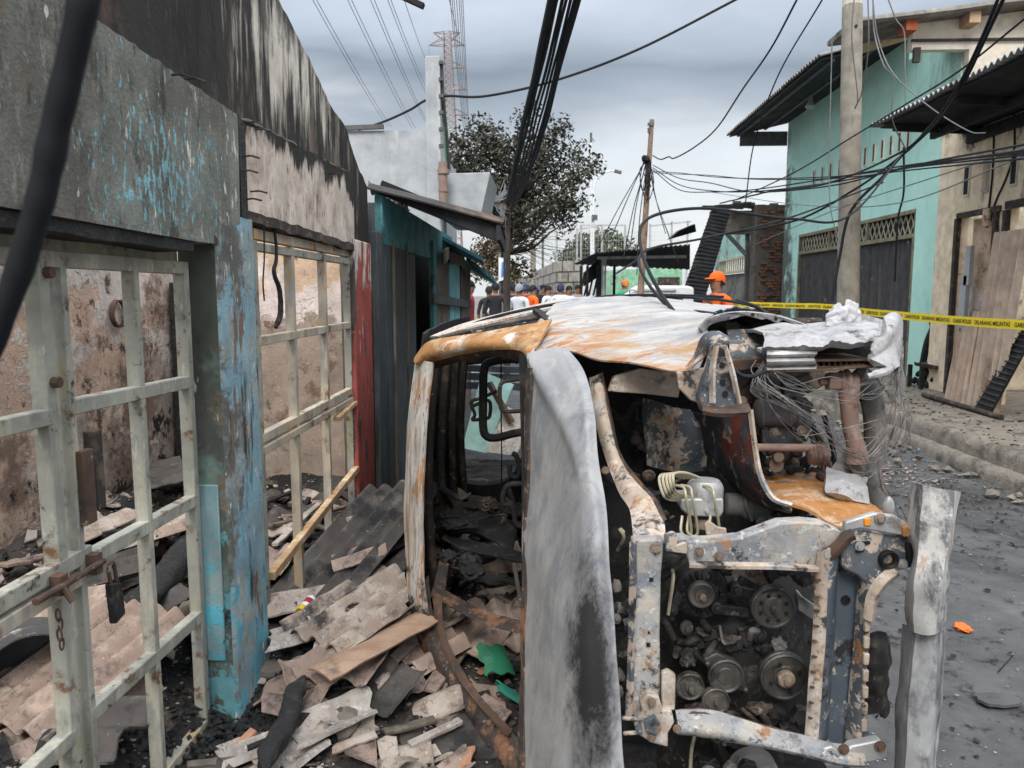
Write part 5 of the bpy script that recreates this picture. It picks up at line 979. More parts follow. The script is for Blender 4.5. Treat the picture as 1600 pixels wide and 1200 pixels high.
rib('wheel_arch', [(1080, 644, 2.62), (1092, 685, 2.6), (1120, 730, 2.5), (1165, 775, 2.4), (1212, 790, 2.3)], [(1172, 640, 2.2), (1178, 689, 2.18), (1187, 741, 2.15), (1206, 779, 2.12), (1234, 791, 2.1)], n=34, nc=14, t=.008, m='liner', bulge=.07, amp=.008, fr=8)
rib('wheel_arch_lip', [(1170, 640, 2.19), (1176, 689, 2.17), (1185, 741, 2.14), (1204, 778, 2.11), (1230, 790, 2.09)], [(1175, 640, 2.18), (1181, 689, 2.16), (1190, 740, 2.13), (1209, 776, 2.10), (1238, 788, 2.08)], n=34, nc=2, t=.01, m='steel_beige')
# rear rim of the wing with its scalloped flange, and the wheel house behind the mount
top = [(1092, 512), (1103, 500), (1118, 493), (1140, 488), (1170, 487), (1210, 492), (1245, 502), (1275, 515)]
low = [(1099, 520), (1108, 508), (1122, 502), (1140, 498), (1155, 494), (1163, 488), (1178, 492), (1190, 498), (1203, 497), (1214, 504), (1224, 499), (1238, 505), (1248, 514), (1262, 513), (1275, 517)]
rib('wing_flange', [(x, y, 2.55) for x, y in top], [(x, y, 2.56) for x, y in low], n=60, nc=3, t=.008, m='steel_pale')
g = MB()
for x, y in ((1176, 492), (1212, 498), (1250, 508)): g.cyl(P(x, y, 2.548), (0, -1, 0), .006, .004, 12)
g.build('flange_hole', M['rubber'], car)
rib('wing_return', [(x, y, 2.56) for x, y in top], [(x, y + 2, 2.9) for x, y in top], n=40, nc=4, t=.006, m='burnt')
MB().sheet(crgrid([pl([(1094, 512), (1150, 496), (1210, 500), (1280, 518)], 2.92), pl([(1094, 560), (1150, 550), (1210, 545), (1290, 560)], 2.9), pl([(1100, 640), (1150, 640), (1210, 640), (1290, 600)], 2.85)], 16, 10), .012, .015, 6).build('wheel_house', M['burnt_brown'], car)
rib('wheel_house_panel', [(1136, 519, 2.6), (1165, 517, 2.6), (1198, 520, 2.6)], [(1136, 566, 2.5), (1165, 564, 2.5), (1200, 562, 2.5)], n=14, nc=8, t=.012, m='steel_flaky', bulge=.03, amp=.006, fr=7)
plate('orange_bracket', [(1140, 562), (1200, 560), (1202, 570), (1160, 580), (1140, 578)], 2.48, .05, 'rust')
g = MB(); g.cyl(P(1172, 505, 2.8), (1, 0, 0), .02, .25, 10); g.cyl(P(1145, 508, 2.75), (1, 0, .1), .028, .08, 10); g.build('spring_seat', M['burnt_brown'], car)
rib('body_side', [(1140, 578, 2.7), (1180, 578, 2.7), (1250, 590, 2.7)], [(1150, 660, 2.65), (1190, 680, 2.65), (1256, 690, 2.65)], n=16, nc=8, t=.012, m='arm_grey', amp=.02, fr=6)
# melted light-alloy wheel and brake remains, ball joint, arms
W1 = pl([(1194, 524, 2.36), (1230, 518, 2.36), (1262, 516, 2.36), (1288, 520, 2.36), (1312, 514, 2.36), (1342, 511, 2.36), (1372, 509, 2.36), (1380, 500, 2.36)], 0)
W2 = pl([(1192, 543, 2.24), (1230, 541, 2.23), (1262, 541, 2.22), (1284, 541, 2.22), (1304, 533, 2.22), (1330, 536, 2.22), (1356, 532, 2.24), (1378, 534, 2.25)], 0)
a = curve(W1, 44); b = curve(W2, 44); rows = []
for k, (p, q) in enumerate(zip(a, b)): rows.append([p + V((0, .28, 0)), p + V((0, .12, .01))] + [p.lerp(q, j/5) + V((0, -.012*math.sin(PI*j/5), .008*nz((k*.4, j, 0), 1))) for j in range(6)] + [q + V((0, .02, -.012)), q + V((0, .06, -.01))])
MB().sheet(rows, .01, .006, 14).build('melted_wheel', M['alu'], car)
rows = []
for j in range(33):
    v = j/32; y = 541 + 37*v; d = 2.25 - .02*math.sin(v*PI) - .012*math.cos(v*3.0*2*PI)
    rows.append([P(1198 + 78*u + (3*math.sin(v*9) - 3*v if u == 1 else 0), y - 1.5*u, d + .02*abs(u - .3)) for u in [i/10 for i in range(11)]])
MB().sheet(rows, .01, .003, 18).build('wheel_rim_fragment', M['alu_plain'], car)
plate('brake_backing', [(1262, 533), (1366, 530), (1366, 575), (1262, 578)], 2.50, .03, 'burnt')
g = MB()
for y0, hh in ((563.5, 4.5), (575, 4)): g.prism(pl([(1272, y0 - hh/2), (1360, y0 - hh/2 - 1.5), (1360, y0 + hh/2 - 1.5), (1272, y0 + hh/2)], 2.29), (0, .2, 0))
g.prism(pl([(1270, 539), (1310, 536), (1340, 537), (1340, 542), (1300, 544), (1270, 545)], 2.38), (0, .1, 0))
g.build('brake_disc', M['arm_brown'], car, bevel=.002)
g = MB()
for k in range(10): x = 1277 + 9*k; g.prism(pl([(x, 566), (x + 2.5, 566), (x + 2.5, 573), (x, 573)], 2.30), (0, .15, 0))
g.build('disc_vane', M['rust'], car)
plate('brake_shield', [(1206, 578), (1272, 578), (1362, 571), (1362, 574), (1272, 582), (1215, 582)], 2.24, .20, 'rust', bevel=.002)
L1 = pl([(1368, 541, 2.24), (1363, 552, 2.22), (1359, 563, 2.22), (1372, 570, 2.2), (1392, 574, 2.22)], 0); L2 = pl([(1380, 498, 2.30), (1398, 491, 2.33), (1405, 508, 2.35), (1403, 540, 2.35), (1396, 572, 2.32)], 0)
a = curve(L1, 24); b = curve(L2, 24); rows = [[p.lerp(q, j/8) + V((0, -.03*math.sin(PI*j/8), 0)) for j in range(9)] for p, q in zip(a, b)]
MB().sheet(rows, .02, .006, 12).build('melted_wheel_lobe', M['alu'], car)
g = MB(); g.tube(curve(pl([(1356, 588), (1370, 584), (1384, 580), (1392, 574)], 2.2), 12), [.008 + .004*(i > 2) for i in range(13)], 8); g.build('alloy_drip', M['alu'], car)
g = MB(); g.blob(P(1312, 497, 2.45), (.036, .03, .040), 7, 4, .5, 2.2); g.blob(P(1328, 496, 2.46), (.030, .028, .05), 17, 4, .45, 2.4); g.blob(P(1305, 505, 2.44), (.028, .025, .022), 27, 3, .5)
tag(g.build('plaster_lump', M['alu_white']), 'jagged white lump resting on top of the melted wheel', 'rubble lump')
g = MB(); c = P(1280, 596, 2.3); g.cyl(c, (1, 0, 0), .013, .03, 6); g.cyl(c + V((.022, 0, 0)), (1, 0, 0), .030, .045, 6); g.build('hub_nut', M['arm_brown'], car, bevel=.004)
g = MB(); c = P(1311, 596, 2.3)
g.lathe(c, (1, 0, 0), [(.030, 0), (.034, .006), (.028, .012), (.036, .018), (.036, .026), (.027, .032), (.027, .05)], 24); g.build('ball_joint', M['arm_brown'], car)
g = MB(); g.tube(curve(pl([(1326, 598), (1327, 630), (1329, 665), (1338, 700), (1340, 722)], 2.3), 20), [.034 - .010*math.sin(i/20*PI) for i in range(21)], 12); g.build('steering_arm', M['arm_brown'], car)
g = MB(); g.tube(curve(pl([(1337, 590), (1358, 612), (1366, 650), (1366, 700), (1360, 745), (1366, 770), (1372, 790)], 2.4), 26), [.040 - .008*math.sin(i/26*PI) for i in range(27)], 14); g.build('suspension_leg', M['arm_grey'], car)
rib('control_arm', [(1328, 684, 2.36), (1316, 712, 2.36), (1300, 730, 2.34), (1296, 742, 2.32)], [(1348, 690, 2.4), (1352, 715, 2.4), (1350, 738, 2.4), (1346, 752, 2.38)], n=16, nc=8, t=.02, m='arm_grey', bulge=.03, amp=.004)
g = MB(); g.bar(P(1334, 706, 2.33), P(1339, 750, 2.32), .03, .02, up=(0, 1, 0)); g.build('arm_strip', M['hub_brown'], car)
g = MB(); g.tube(curve(pl([(1336, 590), (1350, 600), (1356, 620)], 2.42), 10), .045, 12); g.build('strut_boot', M['burnt'], car)
# drive shaft, rod, bellows and other under-body pieces
g = MB(); g.lathe(P(1180, 645, 2.5), (1, 0, 0), [(.035, 0), (.05, .01), (.05, .02), (.046, .025), (.046, .12), (.055, .125), (.055, .14)], 24); g.build('axle_tube', M['arm_grey'], car)
g = MB(); g.cyl(P(1180, 699, 2.35), (1, 0, 0), .012, .19, 12); g.build('tie_rod', M['arm_brown'], car)
g = MB(); g.lathe(P(1262, 712, 2.35), (1, 0, .12), [(.02, 0), (.030, .004), (.022, .010), (.034, .016), (.025, .022), (.038, .028), (.028, .034), (.042, .040), (.030, .048), (.040, .054)], 20); g.build('bellows', M['arm_brown'], car)
plate('upright_bracket', [(1250, 627), (1266, 628), (1270, 660), (1262, 690), (1252, 680), (1256, 655)], 2.45, .04, 'steel_flaky')
plate('gearbox_bracket', [(1190, 668), (1215, 662), (1240, 664), (1268, 660), (1262, 690), (1240, 698), (1192, 694)], 2.5, .05, 'steel_flaky')
bolts('bracket_bolt', [(1209, 676), (1252, 672), (1215, 712), (1160, 626)], 2.44, .012)
g = MB(); g.cyl(P(1206, 722, 2.42), (0, -1, 0), .022, .05, 14); g.cyl(P(1214, 712, 2.37), (0, -1, 0), .016, .02, 14); g.build('mount_bush', M['hub_brown'], car)
g = MB()
for k in range(60): g.blob(P(rr.uniform(1195, 1265), rr.uniform(705, 742), rr.uniform(2.36, 2.6)), rr.uniform(.006, .016), k, 1, .5)
o = g.build('soot_heap', M['char'], car); o['kind'] = 'stuff'
for (p, q) in (((1268, 660), (1300, 770)), ((1288, 650), (1306, 770))): MB().tube(curve([P(*p, 2.5), P((p[0]+q[0])/2 + 6, (p[1]+q[1])/2, 2.45), P(*q, 2.4)], 10), .008, 6).build('hose', M['rubber'], car)
rib('support_plate', [(1262, 676, 2.6), (1280, 720, 2.55), (1296, 775, 2.5)], [(1280, 672, 2.6), (1298, 720, 2.55), (1312, 770, 2.5)], n=12, nc=4, t=.01, m='arm_grey', amp=.006)
# orange under-tray
rows = crgrid([pl([(1186, 740, 2.55), (1230, 736, 2.52), (1280, 740, 2.5), (1330, 752, 2.48)], 0), pl([(1194, 752, 2.42), (1235, 750, 2.4), (1290, 758, 2.38), (1345, 772, 2.36)], 0), pl([(1206, 772, 2.25), (1250, 772, 2.22), (1310, 782, 2.2), (1368, 793, 2.18)], 0), pl([(1236, 790, 2.1), (1270, 800, 2.06), (1310, 822, 2.02), (1398, 808, 2.02)], 0)], 24, 20)
MB().sheet(rows, .008, .006, 9).build('under_tray', M['orange_floor'], car)
rib('tray_fold', [(1240, 760, 2.30), (1270, 785, 2.18), (1303, 818, 2.04)], [(1247, 758, 2.30), (1278, 784, 2.17), (1312, 818, 2.03)], n=12, nc=2, t=.008, m='orange_floor')
plate('tray_flap', [(1272, 792), (1285, 790), (1330, 796), (1368, 800), (1330, 812), (1280, 803)], 2.12, .012, 'orange_floor')
g = MB(); rows = crgrid([pl([(1290, 736, 2.3), (1312, 742, 2.28), (1336, 750, 2.28), (1352, 752, 2.3)], 0), pl([(1289, 756, 2.22), (1312, 764, 2.2), (1332, 770, 2.2), (1350, 772, 2.22)], 0), pl([(1291, 771, 2.2), (1310, 776, 2.18), (1332, 784, 2.18), (1349, 789, 2.2)], 0)], 14, 12)
g.sheet(rows, .03, .012, 16); tag(g.build('plaster_slab', M['alu']), 'crumbling grey plaster slab lying on the orange rusted tray', 'rubble lump')
g = MB(); g.blob(P(1388, 792, 2.05), (.015, .012, .028), 5, 3, .2); g.build('fuel_cap', M['alu_plain'], car)
# brake unit with its bent pipes
plate('brake_unit', [(1064, 779), (1131, 779), (1131, 800), (1126, 809), (1078, 808), (1064, 796)], 2.12, .10, 'alu_plain', bevel=.006)
g = MB(); g.lathe(P(1101, 779, 2.17), (0, 0, 1), [(.05, 0), (.052, .01), (.052, .035), (.048, .045), (.04, .055)], 24); g.build('pump_motor', M['alu_plain'], car)
g = MB(); g.lathe(P(1097, 824, 2.17), (0, 0, 1), [(.026, 0), (.028, .005), (.028, .03)], 20); g.build('pump_cup', M['steel_beige'], car)
bolts('pump_bolt', [(1075, 788), (1104, 798), (1120, 795)], 2.118, .005, 'alu_plain')
g = MB()
for k in range(5):
    g.tube(curve(pl([(1068 + 3*k, 782 - k, 2.14), (1044 + 3*k, 780 - 3*k, 2.1), (1036 + 4*k, 772 - 5*k, 2.08), (1030 + 6*k, 748 - 2*k, 2.1), (1040 + 8*k, 741 - .5*k, 2.12), (1070 + 6*k, 747, 2.15)], 0), 30), .0042, 7)
for x in (1066, 1076, 1110): g.tube(curve(pl([(x, 806, 2.12), (x - 2, 830, 2.1), (x + 8, 838, 2.1), (x + 14, 828, 2.1), (x + 6, 778, 2.08), (x + 2, 762, 2.1), (x - 12, 758, 2.12)], 0), 30), .0042, 7)
g.build('brake_pipe', M['brake_pipe'], car)
g = MB(); g.lathe(P(1132, 788, 2.35), (1, 0, -.04), [(.03, 0), (.036, .004), (.036, .05), (.044, .06), (.044, .12), (.038, .13), (.034, .20), (.03, .24)], 24); g.build('steering_rack', M['arm_grey'], car)
plate('lifting_eye', [(1104, 838), (1101, 820), (1107, 814), (1114, 818), (1122, 824), (1135, 826), (1136, 838)], 1.99, .01, 'steel_beige', bevel=.002)

# ---- radiator support frame
YF = 1.90
fr = {}
plate('radiator_post', [(988, 844), (1038, 843), (1033, 900), (1031, 990), (1032, 1050), (1031, 1099), (1017, 1122), (979, 1118), (984, 1050), (987, 937)], YF, .045, 'steel_pale', bevel=.006)
rib('post_flange', [(986, 846, 1.895), (985, 937, 1.895), (982, 1050, 1.895), (978, 1120, 1.895)], [(993, 846, 1.885), (992, 937, 1.885), (989, 1050, 1.885), (986, 1120, 1.885)], n=20, nc=2, t=.012, m='steel_flaky', amp=.002)
for x, y, a_ in ((1018, 906, 3), (1013, 1008, 3), (1014, 989, 1.6)): g = MB(); g.prism(pl([(x-a_, y-a_), (x+a_, y-a_), (x+a_, y+a_), (x-a_, y+a_)], YF - .003), (0, .004, 0)); g.build('slot', M['rubber'], car, smooth=False)
plate('radiator_top_rail', [(1040, 842), (1072, 841), (1076, 846), (1111, 845), (1158, 840), (1190, 828), (1220, 817), (1257, 815), (1287, 818), (1317, 832), (1306, 848), (1288, 860), (1280, 889), (1212, 885), (1140, 884), (1077, 883), (1072, 864), (1042, 860)], YF + .01, .05, 'steel_pale', bevel=.008)
rib('rail_flange', [(1077, 878, 1.905), (1140, 880, 1.905), (1212, 881, 1.905), (1280, 885, 1.905)], [(1077, 885, 1.88), (1140, 887, 1.88), (1212, 888, 1.88), (1280, 892, 1.88)], n=14, nc=3, t=.008, m='steel_beige')
plate('rail_clip', [(1040, 836), (1052, 832), (1058, 836), (1058, 852), (1074, 846), (1074, 866), (1040, 862)], YF - .012, .02, 'steel_flaky', bevel=.003)
bolts('rail_bolt', [(1025, 857), (1092, 862), (1123, 869), (1289, 865)], YF - .004, .010)
# outer post: two flanges, a blue grey trough between, ladder notches
plate('outer_post', [(1278, 862), (1310, 846), (1358, 852), (1374, 900), (1362, 960), (1355, 1012), (1350, 1080), (1344, 1158), (1300, 1168), (1259, 1160), (1262, 1110), (1266, 1050), (1271, 1000), (1276, 900)], YF + .045, .012, 'steel_blue', bevel=.003)
rib('post_flange', [(1280, 862, 1.90), (1276, 900, 1.90), (1271, 1000, 1.90), (1266, 1050, 1.90), (1262, 1110, 1.9), (1258, 1162, 1.9)], [(1296, 856, 1.885), (1292, 900, 1.885), (1288, 1000, 1.885), (1284, 1050, 1.885), (1280, 1110, 1.885), (1276, 1164, 1.885)], n=30, nc=4, t=.010, m='steel_beige', bulge=.008)
rib('trough_wall', [(1296, 856, 1.885), (1292, 900, 1.885), (1288, 1000, 1.885), (1284, 1050, 1.885), (1280, 1110, 1.885), (1276, 1164, 1.885)], [(1312, 858, 1.925), (1306, 900, 1.94), (1302, 1000, 1.94), (1298, 1050, 1.94), (1294, 1110, 1.94), (1290, 1164, 1.94)], n=30, nc=5, t=.008, m='steel_blue', bulge=.012)
rib('post_flange', [(1344, 885, 1.92), (1340, 930, 1.93), (1336, 1000, 1.93), (1330, 1060, 1.93), (1322, 1160, 1.93)], [(1368, 905, 1.885), (1362, 950, 1.885), (1356, 1012, 1.885), (1351, 1080, 1.885), (1345, 1160, 1.885)], n=30, nc=5, t=.008, m='steel_flaky', bulge=.01)
g = MB()
for k in range(10): y = 905 + 24*k; g.prism(pl([(1275 - (y-905)*.05, y), (1288 - (y-905)*.05, y + 1), (1288 - (y-905)*.05, y + 3.5), (1275 - (y-905)*.05, y + 2.5)], 1.882), (0, .006, 0))
g.build('notch', M['frame_rusty'], car, smooth=False)
g = MB()
for k in range(7): y = 970 + 26*k; g.prism(pl([(1352 - (y-970)*.03, y), (1361 - (y-970)*.03, y), (1360 - (y-970)*.03, y + 18), (1351 - (y-970)*.03, y + 18)], 1.876), (0, .014, 0))
g.build('edge_tab', M['steel_beige'], car, bevel=.003)
g = MB(); g.ring(P(1321, 937, 1.943), (0, -1, 0), .012, .004, .004); g.cyl(P(1321, 937, 1.944), (0, -1, 0), .008, .002, 14); g.cyl(P(1344, 916, 1.915), (0, -1, 0), .005, .003, 12); g.cyl(P(1325, 1121, 1.935), (0, -1, 0), .006, .004, 12); g.build('post_hole', M['rubber'], car)
# corner plate with its rubber bush
plate('corner_plate', [(1312, 850), (1318, 834), (1345, 828), (1400, 838), (1420, 838), (1428, 868), (1424, 888), (1402, 893), (1378, 910), (1366, 925), (1340, 900), (1318, 890)], YF - .005, .03, 'steel_flaky', bevel=.006)
rib('corner_rim', [(1288, 860, 1.90), (1302, 850, 1.89), (1318, 833, 1.885), (1330, 828, 1.88)], [(1294, 878, 1.895), (1310, 864, 1.885), (1325, 846, 1.88), (1336, 840, 1.875)], n=14, nc=4, t=.012, m='rust', bulge=.01)
rib('corner_gusset', [(1392, 886, 1.89), (1370, 905, 1.88), (1356, 930, 1.88), (1351, 965, 1.88)], [(1404, 896, 1.89), (1382, 914, 1.88), (1368, 938, 1.88), (1362, 968, 1.88)], n=20, nc=4, t=.012, m='steel_beige', bulge=.014)
g = MB(); g.lathe_open(P(1385, 872, 1.90), (0, -1, 0), [(.012, .0), (.014, .016), (.021, .022), (.024, .018), (.024, 0)], 28); g.build('rubber_bush', M['rubber'], car)
g = MB(); g.prism(pl([(1337, 847), (1360, 846), (1360, 850), (1352, 852), (1350, 862), (1338, 864)], YF - .010), (0, .008, 0)); g.build('cutout', M['rubber'], car, smooth=False)
bolts('corner_bolt', [(1291, 866), (1410, 881), (1343, 853)], YF - .012, .010, 'alu_plain')
plate('upper_bracket', [(1319, 832), (1321, 816), (1340, 810), (1366, 802), (1400, 806), (1428, 824), (1430, 838), (1400, 836), (1345, 826)], YF - .02, .02, 'alu_plain', bevel=.004)
g = MB(); g.prism(pl([(1351, 810), (1361, 810), (1361, 822), (1351, 822)], YF - .026), (0, .01, 0)); g.build('amber_reflector', M['amber'], car, bevel=.002)
bolts('bracket_bolt', [(1375, 810)], YF - .022, .011, 'hub_brown')
plate('rusted_corner', [(1411, 824), (1418, 821), (1432, 830), (1428, 838), (1412, 840)], YF - .03, .05, 'orange_floor')
# bottom rail and its end bracket, bonnet latch
rib('radiator_bottom_rail', [(1055, 1112, 1.90), (1111, 1112, 1.90), (1160, 1127, 1.90), (1210, 1142, 1.89), (1257, 1152, 1.885), (1300, 1164, 1.88), (1345, 1168, 1.88)], [(1058, 1143, 1.87), (1105, 1148, 1.87), (1175, 1162, 1.87), (1225, 1172, 1.86), (1276, 1184, 1.86), (1312, 1192, 1.86), (1345, 1194, 1.86)], n=40, nc=8, t=.014, m='steel_pale', bulge=.025, amp=.003, fr=10)
rib('bottom_flange', [(1060, 1110, 1.905), (1111, 1110, 1.905), (1160, 1124, 1.905), (1210, 1139, 1.9), (1262, 1152, 1.9)], [(1060, 1117, 1.885), (1111, 1119, 1.885), (1160, 1134, 1.885), (1210, 1149, 1.88), (1262, 1161, 1.88)], n=40, nc=3, t=.010, m='frame_rusty', amp=.004, fr=22)
plate('end_bracket', [(1280, 1172), (1300, 1166), (1318, 1178), (1330, 1166), (1376, 1157), (1386, 1170), (1389, 1186), (1330, 1196), (1290, 1198)], 1.855, .03, 'alu_plain', bevel=.004)
bolts('end_bolt', [(1375, 1165), (1318, 1170)], 1.85, .011, 'rust')
lt = plate('bonnet_latch', [(1000, 1098), (1012, 1084), (1030, 1090), (1036, 1110), (1050, 1112), (1054, 1130), (1044, 1146), (1044, 1168), (1020, 1162), (996, 1148), (990, 1130), (1004, 1112)], 1.86, .03, 'steel_beige', bevel=.004)
g = MB(); g.prism(pl([(1006, 1128), (1024, 1120), (1034, 1136), (1026, 1150), (1010, 1144)], 1.845), (0, .02, 0)); g.prism(pl([(992, 1140), (1002, 1128), (1004, 1150)], 1.85), (0, .02, 0)); g.tube([P(972, 1122, 1.87), P(1004, 1124, 1.86)], .006, 8); g.tube([P(974, 1146, 1.87), P(1004, 1144, 1.86)], .006, 8); g.build('latch_arm', M['steel_flaky'], car, bevel=.003)
bolts('latch_bolt', [(1018, 1096), (1026, 1138), (1058, 1138), (1018, 1152)], 1.855, .009)
plate('latch_tab', [(1034, 1052), (1044, 1048), (1056, 1056), (1055, 1110), (1034, 1112)], 1.875, .02, 'steel_beige', bevel=.004)
# ---- engine with its pulleys
MB().sheet(crgrid([pl([(1035, 860, 2.35), (1120, 855, 2.3), (1200, 860, 2.3), (1290, 880, 2.35)], 0), pl([(1030, 960, 2.3), (1120, 960, 2.16), (1200, 960, 2.16), (1290, 960, 2.3)], 0), pl([(1030, 1060, 2.25), (1120, 1060, 2.14), (1200, 1060, 2.14), (1290, 1060, 2.25)], 0), pl([(1030, 1180, 2.3), (1120, 1180, 2.18), (1200, 1180, 2.18), (1290, 1180, 2.3)], 0), pl([(1030, 1300, 2.3), (1120, 1300, 2.2), (1200, 1300, 2.2), (1290, 1300, 2.3)], 0)], 30, 34), .02, .016, 9).build('engine_block', M['engine'], car)
rr = random.Random(4)
for k in range(12):
    g = MB(); x = rr.uniform(1060, 1260); y = rr.uniform(880, 1180); g.bar(P(x, y, 2.12), P(x + rr.uniform(-60, 60), y + rr.uniform(-40, 40), 2.14), rr.uniform(.012, .03), .03, n=4, jit=.004); g.build('engine_rib', M['engine'], car, bevel=.003)
for k in range(26): c = P(rr.uniform(1045, 1270), rr.uniform(880, 1170), 2.12); MB().cyl(c, (0, -1, 0), .008, .012, 6).build('engine_bolt', M['pulley'], car)
def pulley(x, y, Y, r, prof, holes=0, hm='hub_brown', hub=None, name='pulley'):
    c = P(x, y, Y); o = MB().lathe(c, (0, -1, 0), [(a*r, b*r) for a, b in prof], 36).build(name, M['pulley'], car)
    if holes:
        g = MB()
        for k in range(holes): a = 2*PI*k/holes + .4; g.cyl(c + V((math.cos(a)*r*.62, -prof[-2][1]*r - .001, math.sin(a)*r*.62)), (0, -1, 0), r*.085, .002, 12)
        g.build('pulley_hole', M['rubber'], o)
    if hub:
        g = MB(); z = prof[-1][1]*r; g.lathe(c + V((0, -z, 0)), (0, -1, 0), [(hub, 0), (hub, .012), (hub*.8, .016)], 24); g.cyl(c + V((0, -z - .014, 0)), (0, -1, 0), hub*.45, .012, 6); g.build('hub', M[hm], o)
    return o
dish = [(.9, -.3), (1.0, -.25), (1.0, -.1), (.93, -.05), (1.0, 0), (1.0, .12), (.92, .16), (.88, .10), (.5, .10), (.45, .16), (.3, .17)]
pulley(1225, 1056, 2.03, .066, dish, 4, hub=.024)
pulley(1207, 948, 2.06, .060, dish, 8, 'pulley', .010)
pulley(1134, 1056, 2.06, .050, [(.9, -.3), (1, -.2), (1, .1), (.9, .15), (.8, .05), (.5, .05), (.45, .1)], 0)
pulley(1078, 1072, 2.07, .040, [(1, -.3), (1, .15), (.9, .2), (.8, .1), (.4, .1), (.35, .3), (.2, .3)], 0, 'pulley', .008)
pulley(1118, 1094, 2.05, .038, [(1, -.3), (1, .2), (.92, .25), (.8, .12), (.45, .12), (.4, .2)], 0, 'pulley', .008)
al = pulley(1096, 930, 2.04, .036, [(1, -.5), (1, .1), (.9, .2), (.55, .12), (.5, .3)], 0, 'hub_brown', .010, 'alternator_pulley')
g = MB(); c = P(1095, 922, 2.10); g.lathe(c, (0, -1, 0), [(.075, -.04), (.078, 0), (.074, .018), (.062, .026), (.03, .03)], 36)
for k in range(20): a = 2*PI*k/20; p = c + V((math.cos(a)*.066, -.022, math.sin(a)*.066)); g.bar(p, c + V((math.cos(a)*.045, -.032, math.sin(a)*.045)), .006, .012)
g.build('alternator', M['engine'], car)
g = MB()
for k in range(10): a = 2*PI*k/10; p = c + V((math.cos(a)*.058, -.028, math.sin(a)*.058)); g.box(p, (.016, .004, .012), Matrix.Rotation(-a, 3, 'Y'))
g.build('alternator_vent', M['rubber'], car, smooth=False)
g = MB()
for (x, y) in ((1050, 953), (1120, 950), (1150, 922)): g.lathe(P(x, y, 2.06), (0, -1, 0), [(.018, -.03), (.018, .006), (.012, .008)], 20); g.cyl(P(x, y, 2.05), (0, -1, 0), .009, .012, 6)
g.bar(P(1050, 953, 2.07), P(1062, 925, 2.08), .025, .02, up=(0, 1, 0)); g.bar(P(1062, 925, 2.08), P(1085, 955, 2.08), .02, .02, up=(0, 1, 0)); g.bar(P(1120, 950, 2.08), P(1180, 958, 2.1), .03, .02, up=(0, 1, 0)); g.bar(P(1150, 922, 2.09), P(1190, 930, 2.09), .03, .02, up=(0, 1, 0)); g.build('alternator_arm', M['engine'], car, bevel=.004)
g = MB(); g.prism(pl([(1100, 1030), (1120, 1020), (1150, 1035), (1168, 1075), (1160, 1082), (1112, 1060)], 2.08), (0, .03, 0)); g.cyl(P(1163, 1074, 2.06), (0, -1, 0), .008, .02, 6); g.cyl(P(1104, 1033, 2.06), (0, -1, 0), .008, .02, 6); g.build('tensioner_arm', M['pulley'], car, bevel=.004)
plate('heat_shield', [(1180, 882), (1215, 884), (1198, 920), (1160, 905)], 2.2, .01, 'burnt_brown')
rib('manifold', [(1235, 912, 2.25), (1250, 930, 2.22), (1275, 945, 2.2)], [(1225, 940, 2.25), (1245, 950, 2.22), (1275, 968, 2.2)], n=16, nc=6, t=.01, m='alu_plain', amp=.012, fr=16)
g = MB(); g.lathe(P(1180, 1215, 2.05), (0, -1, 0), [(.07, -.04), (.07, .0), (.055, .006), (.03, .01)], 28); g.build('oil_filter', M['arm_grey'], car)
for pts in ([(1085, 1150, 2.0), (1080, 1175, 2.0), (1078, 1215, 2.0)], [(1050, 890, 2.1), (1052, 905, 2.0), (1044, 960, 2.02)], [(965, 860, 2.1), (975, 840, 2.05), (968, 826, 2.05), (975, 832, 2.05)]): MB().tube(curve(pl(pts, 0), 12), .005, 6).build('pipe', M['brake_pipe'], car)
for k in range(9):
    g = MB(); g.blob(P(rr.uniform(962, 984), rr.uniform(860, 1080), 2.05), (.015, .015, .02), k, 2, .5); g.build('melted_connector', M['engine' if k % 2 else 'arm_grey'], car)
MB().sheet(crgrid([pl([(1345, 1000, 2.0), (1372, 985, 1.98), (1392, 1000, 2.0)], 0), pl([(1345, 1050, 1.98), (1375, 1060, 1.95), (1388, 1055, 2.0)], 0), pl([(1345, 1120, 1.98), (1366, 1110, 1.96), (1376, 1120, 2.0)], 0)], 14, 24), .015, .02, 12).build('melted_lamp', M['engine'], car)
# ---- bumper beam standing on end
def beam(name, L_, A_, B_, R_, m, amp, seed):
    a, b, c, d = [curve(pl(q, 0), 44) for q in (L_, A_, B_, R_)]; rows = []
    for p, q, r_, s in zip(a, b, c, d): rows.append([p, p.lerp(q, .5), q, q.lerp(r_, .33) + V((0, -.008, 0)), q.lerp(r_, .66) + V((0, -.008, 0)), r_, r_.lerp(s, .5), s])
    return MB().sheet(rows, .006, amp, 9, seed).build(name, M[m], car)
beam('bumper_beam', [(1427, 752, 1.90), (1421, 800, 1.90), (1420, 830, 1.90), (1429, 867, 1.88), (1419, 908, 1.86), (1415, 950, 1.86), (1421, 984, 1.86)], [(1444, 758, 1.80), (1440, 800, 1.79), (1437, 840, 1.78), (1436, 870, 1.77), (1430, 910, 1.76), (1428, 950, 1.76), (1432, 988, 1.76)], [(1488, 766, 1.78), (1484, 800, 1.77), (1480, 840, 1.76), (1474, 880, 1.75), (1468, 920, 1.74), (1464, 950, 1.74), (1458, 990, 1.74)], [(1497, 768, 1.86), (1492, 808, 1.86), (1490, 835, 1.86), (1483, 875, 1.85), (1479, 933, 1.84), (1477, 960, 1.84), (1473, 982, 1.84)], 'bumper', .006, 3)
